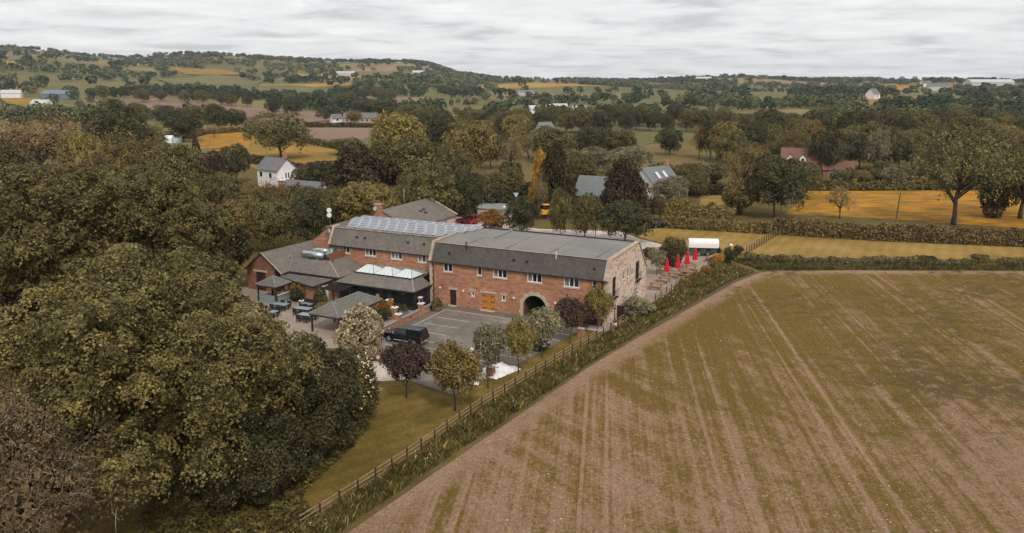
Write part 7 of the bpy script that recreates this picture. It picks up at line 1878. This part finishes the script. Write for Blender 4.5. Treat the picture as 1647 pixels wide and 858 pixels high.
for i, ((u, v), lb) in enumerate(zip(((1072, 446), (1089.5, 440), (1104.5, 433.5), (1117.5, 426.5)), ('folded red parasol nearest the stone gable', 'second folded red parasol from the stone gable', 'third folded red parasol from the stone gable', 'folded red parasol farthest from the stone gable'))):
    o = proto if i == 0 else copy_tree(proto); w = GW(u, v); put(o, w[0], w[1], .051, .3 * i, 1.08, lb)
def rattan_set():
    o = thing('dining_table', 'x', 'table', group='dark garden dining tables on the patio')
    MB().box(-1.0, 1.0, -.5, .5, .7, .75).build('tabletop', 'table_glass', o); MB().box(-.96, .96, -.46, .46, .58, .699).build('apron', 'rattan', o)
    for sx in (-1, 1):
        for sy in (-1, 1): MB().box(sx * .86 - .05, sx * .86 + .05, sy * .38 - .05, sy * .38 + .05, 0, .58).build('leg', 'rattan', o)
    return o
def rattan_chair():
    o = thing('garden_chair', 'x', 'chair', group='dark garden chairs around the patio tables')
    MB().box(-.25, .25, -.25, .25, .36, .44).build('seat', 'rattan', o); MB().box(-.27, -.2, -.27, .27, .36, .92).build('backrest', 'rattan', o)
    for sx in (-1, 1):
        for sy in (-1, 1): MB().box(sx * .21 - .03, sx * .21 + .03, sy * .21 - .03, sy * .21 + .03, 0, .36).build('leg', 'rattan', o)
    for sy in (-1, 1): MB().box(-.22, .2, sy * .25 - .025, sy * .25 + .025, .62, .67).build('armrest', 'rattan', o)
    return o
tp, cpx = rattan_set(), rattan_chair(); fi = True
tl_ = ['dark glass-topped patio table nearest the bar shelter', 'dark glass-topped patio table left of the tiled shelter', 'dark glass-topped patio table half hidden by the sycamore', 'dark glass-topped patio table at the eave of the tiled shelter', 'dark patio table under the tiled shelter roof']
first = True
for i, (x_, y_) in enumerate(((41.2, -11.4), (37.2, -11.6), (40.2, -14.6), (34.9, -13.6), (29.4, -12.2))):
    o = tp if i == 0 else copy_tree(tp); w = wld((x_, y_, 0)); put(o, w[0], w[1], .051, BANG + .1, 1.1, tl_[i])
    for dx in (-.55, .55):
        for s in (-1, 1):
            c_ = cpx if first else copy_tree(cpx); first = False
            w = wld((x_ + dx, y_ + s * .85, 0)); put(c_, w[0], w[1], .051, BANG + .1 + (math.pi / 2 if s < 0 else -math.pi / 2), 1.08, '%s %s chair of the %s' % ('near' if s < 0 else 'far', 'right' if dx < 0 else 'left', tl_[i]))
sf = thing('garden_sofa', 'dark rattan garden sofa against the shrubs on the patio', 'sofa')
MB().box(-1.0, 1.0, -.42, .42, .2, .42).build('seat', 'rattan', sf); MB().box(-.95, .95, -.38, .3, .42, .52).build('cushion', 'lead', sf); MB().box(-1.0, 1.0, .32, .44, .42, .95).build('backrest', 'rattan', sf)
for s in (-1, 1):
    MB().box(s * 1.0, s * 1.12, -.42, .44, .0, .65).build('armrest', 'rattan', sf)
w = wld((38.6, -9.0, 0)); put(sf, w[0], w[1], .051, BANG - .1, 1.1)
hb = thing('stone_urn', 'white stone urn with a dark finial beside the lean-to wall', 'urn')
MB().lathe([(.22, 0), (.22, .1), (.1, .2), (.12, .5), (.35, .75), (.38, .8), (.3, .8)], n=12).build('bowl', 'white_paint', hb); MB().lathe([(.1, .8), (.14, 1.0), (.05, 1.25), (.01, 1.3)], n=8).build('finial', 'black_metal', hb)
w = wld((39.8, -8.9, 0)); put(hb, w[0], w[1], .051)
# white sheets and the brick stubs beside the car park
def heap(name, label, x, y, rx, ry, h, seed, mat='sheet_white'):
    rng = np.random.default_rng(seed); mb = MB(); n = 16
    V = []; F = []
    for i in range(n + 1):
        for j in range(n + 1):
            a, b = i / n * 2 - 1, j / n * 2 - 1
            e = max(0, 1 - a * a) * max(0, 1 - b * b)
            z = h * e ** .45 * (.6 + .4 * math.sin(a * 4 + seed) * math.cos(b * 5)) + .05 * rng.random() + .01
            V.append(((a + rng.normal(0, .03)) * rx, (b + rng.normal(0, .03)) * ry, max(.01, z)))
    for i in range(n):
        for j in range(n): F.append([i * (n + 1) + j, (i + 1) * (n + 1) + j, (i + 1) * (n + 1) + j + 1, i * (n + 1) + j + 1])
    mb.add(V, F); o = mb.build(name, mat, smooth=False); w = wld((x, y, 0)); o.location = (w[0], w[1], .05); o.rotation_euler = (0, 0, BANG + .3 + seed)
    return tag(o, label, 'sheet')
heap('white_sheet', 'crumpled white sheeting spread at the car park edge beside the brick stub', 5.4, -18.9, 2.0, 1.5, .6, 1)
heap('white_sheet', 'white sheeting left of the brick stub under the olive-gold tree', 7.0, -21.0, 1.3, 1.0, .5, 2)
heap('white_sheet', 'small white bag lying on the lawn by the sheeting', 5.9, -23.0, .55, .4, .45, 3)
heap('white_sheet', 'white covered mound at the back of the grey-green tree', 9.9, -14.2, 1.5, .9, .9, 4)
heap('white_sheet', 'white sheeting half hidden behind the purple-leaved tree', 11.5, -20.5, 1.6, 1.0, .7, 5)
for i_, (x_, y_, h_, lab) in enumerate(((5.35, -20.6, 1.1, 'brick stub pillar beside the white sheets'), (1.75, -4.3, .95, 'brick stub pillar on the lawn near the barn corner'))):
    q = thing('brick_stub', lab, 'pillar', wld((x_, y_, 0))); BB().box(x_ - .38, x_ + .38, y_ - .3, y_ + .3, 0, h_).build('brickwork', 'brick', q); BB().box(x_ - .42, x_ + .42, y_ - .34, y_ + .34, h_, h_ + .06).build('cap', 'coping', q)
q = thing('wall_end', 'dark brick wall end with a white notice left of the purple-leaved tree', 'wall', wld((17.6, -21.6, 0)))
BB().box(17.4, 20.6, -21.9, -21.6, 0, .9).build('brickwork', 'brick_dark', q); BB().box(17.2, 17.6, -22.0, -21.5, 0, 1.15).build('pier', 'coping', q); BB().box(18.0, 18.5, -21.93, -21.905, .3, .7).build('notice', 'white_paint', q)
ml = thing('milk_churns', 'small black and white planter pot at the stone gable corner', 'pot')
MB().lathe([(.22, 0), (.26, .4), (.18, .5), (.2, .6)], n=10).build('pot', 'white_paint', ml); MB().lathe([(.2, .6), (.28, .8), (.1, 1.0), (.02, 1.05)], n=8).build('plant', 'black_metal', ml)
ml.name = 'planter_pot'; w = wld((-.75, .6, 0)); put(ml, w[0], w[1], .1)
# lamps, poles, sign
def pole(label, u, v, vt, mat='pole_wood', r=.14, lean=0.0, arm=False):
    p = on_ground(u, v); lo, hi = 1, 30
    for _ in range(30):
        m_ = (lo + hi) / 2
        if px_of(p[0], p[1], m_)[1] > vt: lo = m_
        else: hi = m_
    o = thing('utility_pole', label, 'pole', (p[0], p[1], 0))
    MB().tube((p[0], p[1], -.1), (p[0] + lean * lo, p[1], lo), r, r * .75, n=8).build('pole', mat, o)
    MB().tube((p[0] + lean * lo, p[1], lo - .02), (p[0] + lean * lo, p[1], lo + .12), r * .9, r * .5, n=8).build('cap', 'lead', o)
    if arm: MB().box(p[0] - .8, p[0] + .8, p[1] - .06, p[1] + .06, lo - .5, lo - .38).build('crossarm', 'pole_wood', o)
    return o
pole('dark leaning utility pole in the buttercup meadow', 1441, 353, 311, lean=.06); pole('pale utility pole left of the dark leaning one', 1375, 344, 311, 'pole_pale'); pole('utility pole in front of the big round dark tree', 1190, 344, 300, 'pole_pale', arm=True); pole('pale utility pole in front of the broad yew', 973, 349, 297, 'pole_pale'); pole('weathered utility pole left of the bushy olive tree', 651, 352, 305, 'pole_pale', .2)
p = on_ground(830, 352); sg = thing('give_way_sign', 'blank back of a small triangular road sign above the open shed', 'road sign', (p[0], p[1], 0))
MB().tube((p[0], p[1], 0), (p[0], p[1], 5.2), .05, n=6).build('post', 'zinc', sg); MB().prism([(p[0] - .6, p[1] - .06, 5.6), (p[0] + .6, p[1] - .06, 5.6), (p[0], p[1] - .06, 4.6)], (0, .04, 0)).build('plate', 'sign_blue', sg)
def globe_lamp(label, u, v, vt):
    p = on_ground(u, v); lo, hi = .5, 12
    for _ in range(30):
        m_ = (lo + hi) / 2
        if px_of(p[0], p[1], m_)[1] > vt: lo = m_
        else: hi = m_
    o = thing('globe_lamp', label, 'lamp', (p[0], p[1], 0)); MB().tube((p[0], p[1], 0), (p[0], p[1], lo - .4), .04, n=6).build('post', 'black_metal', o)
    MB().lathe([(.05, 0), (.22, .1), (.28, .27), (.22, .44), (.05, .54)], (p[0], p[1], lo - .45), 12).build('globe', 'lamp_glass', o)
globe_lamp('white globe lamp beyond the terrace shrubs', 1175, 412, 393); globe_lamp('white globe lamp at the corner of the white cottage', 486, 296, 274); globe_lamp('white globe lamp by the open shed', 811, 358, 332)
p = on_ground(957, 400); lp = thing('yard_lamp', 'small lamp post on the gravel yard above the barn ridge', 'lamp', (p[0], p[1], 0)); MB().tube((p[0], p[1], 0), (p[0], p[1], 3.6), .05, n=6).build('post', 'black_metal', lp); MB().lathe([(.05, 0), (.25, .15), (.22, .5), (.05, .7)], (p[0], p[1], 3.6), 8).build('lantern', 'black_metal', lp)
# blue and white tents far left
p = on_ground(277, 230); tn = thing('canvas_tent', 'white and blue canvas shelter by the buttercup field', 'tent', (p[0], p[1], 0))
MB().prism([(p[0] - 3.5, p[1] - 2, 0), (p[0] - 3.5, p[1] + 2, 0), (p[0] - 3.5, p[1] + 2, 2.2), (p[0] - 3.5, p[1], 3.4), (p[0] - 3.5, p[1] - 2, 2.2)], (4.2, 0, 0)).build('canvas', 'white_paint', tn); MB().box(p[0] + 1.0, p[0] + 3.4, p[1] - 1.5, p[1] + 1.5, 0, 2.0).build('blue_cover', 'sign_blue', tn)

# ================================================================== the air
hz_m = bpy.data.materials.new('haze_air'); hz_m.use_nodes = True
hz_m.node_tree.nodes.clear()
ho = hz_m.node_tree.nodes.new('ShaderNodeOutputMaterial'); hv = hz_m.node_tree.nodes.new('ShaderNodeVolumePrincipled')
hv.inputs['Color'].default_value = (0.80, 0.87, 0.93, 1); hv.inputs['Density'].default_value = 0.00007; hv.inputs['Anisotropy'].default_value = 0.1
hz_m.node_tree.links.new(hv.outputs[0], ho.inputs['Volume'])
hb_ = MB().box(-7400, 7400, -7400, 7400, float(TZ.min()) - 3, max(150.0, float(TZ.max()) + 25))
hob = hb_.build('haze', None); hob.data.materials.append(hz_m); tag(hob, 'thin blue haze over the valley', None, None, 'stuff')
for o in bpy.data.objects:
    if '_org' in o: del o['_org']
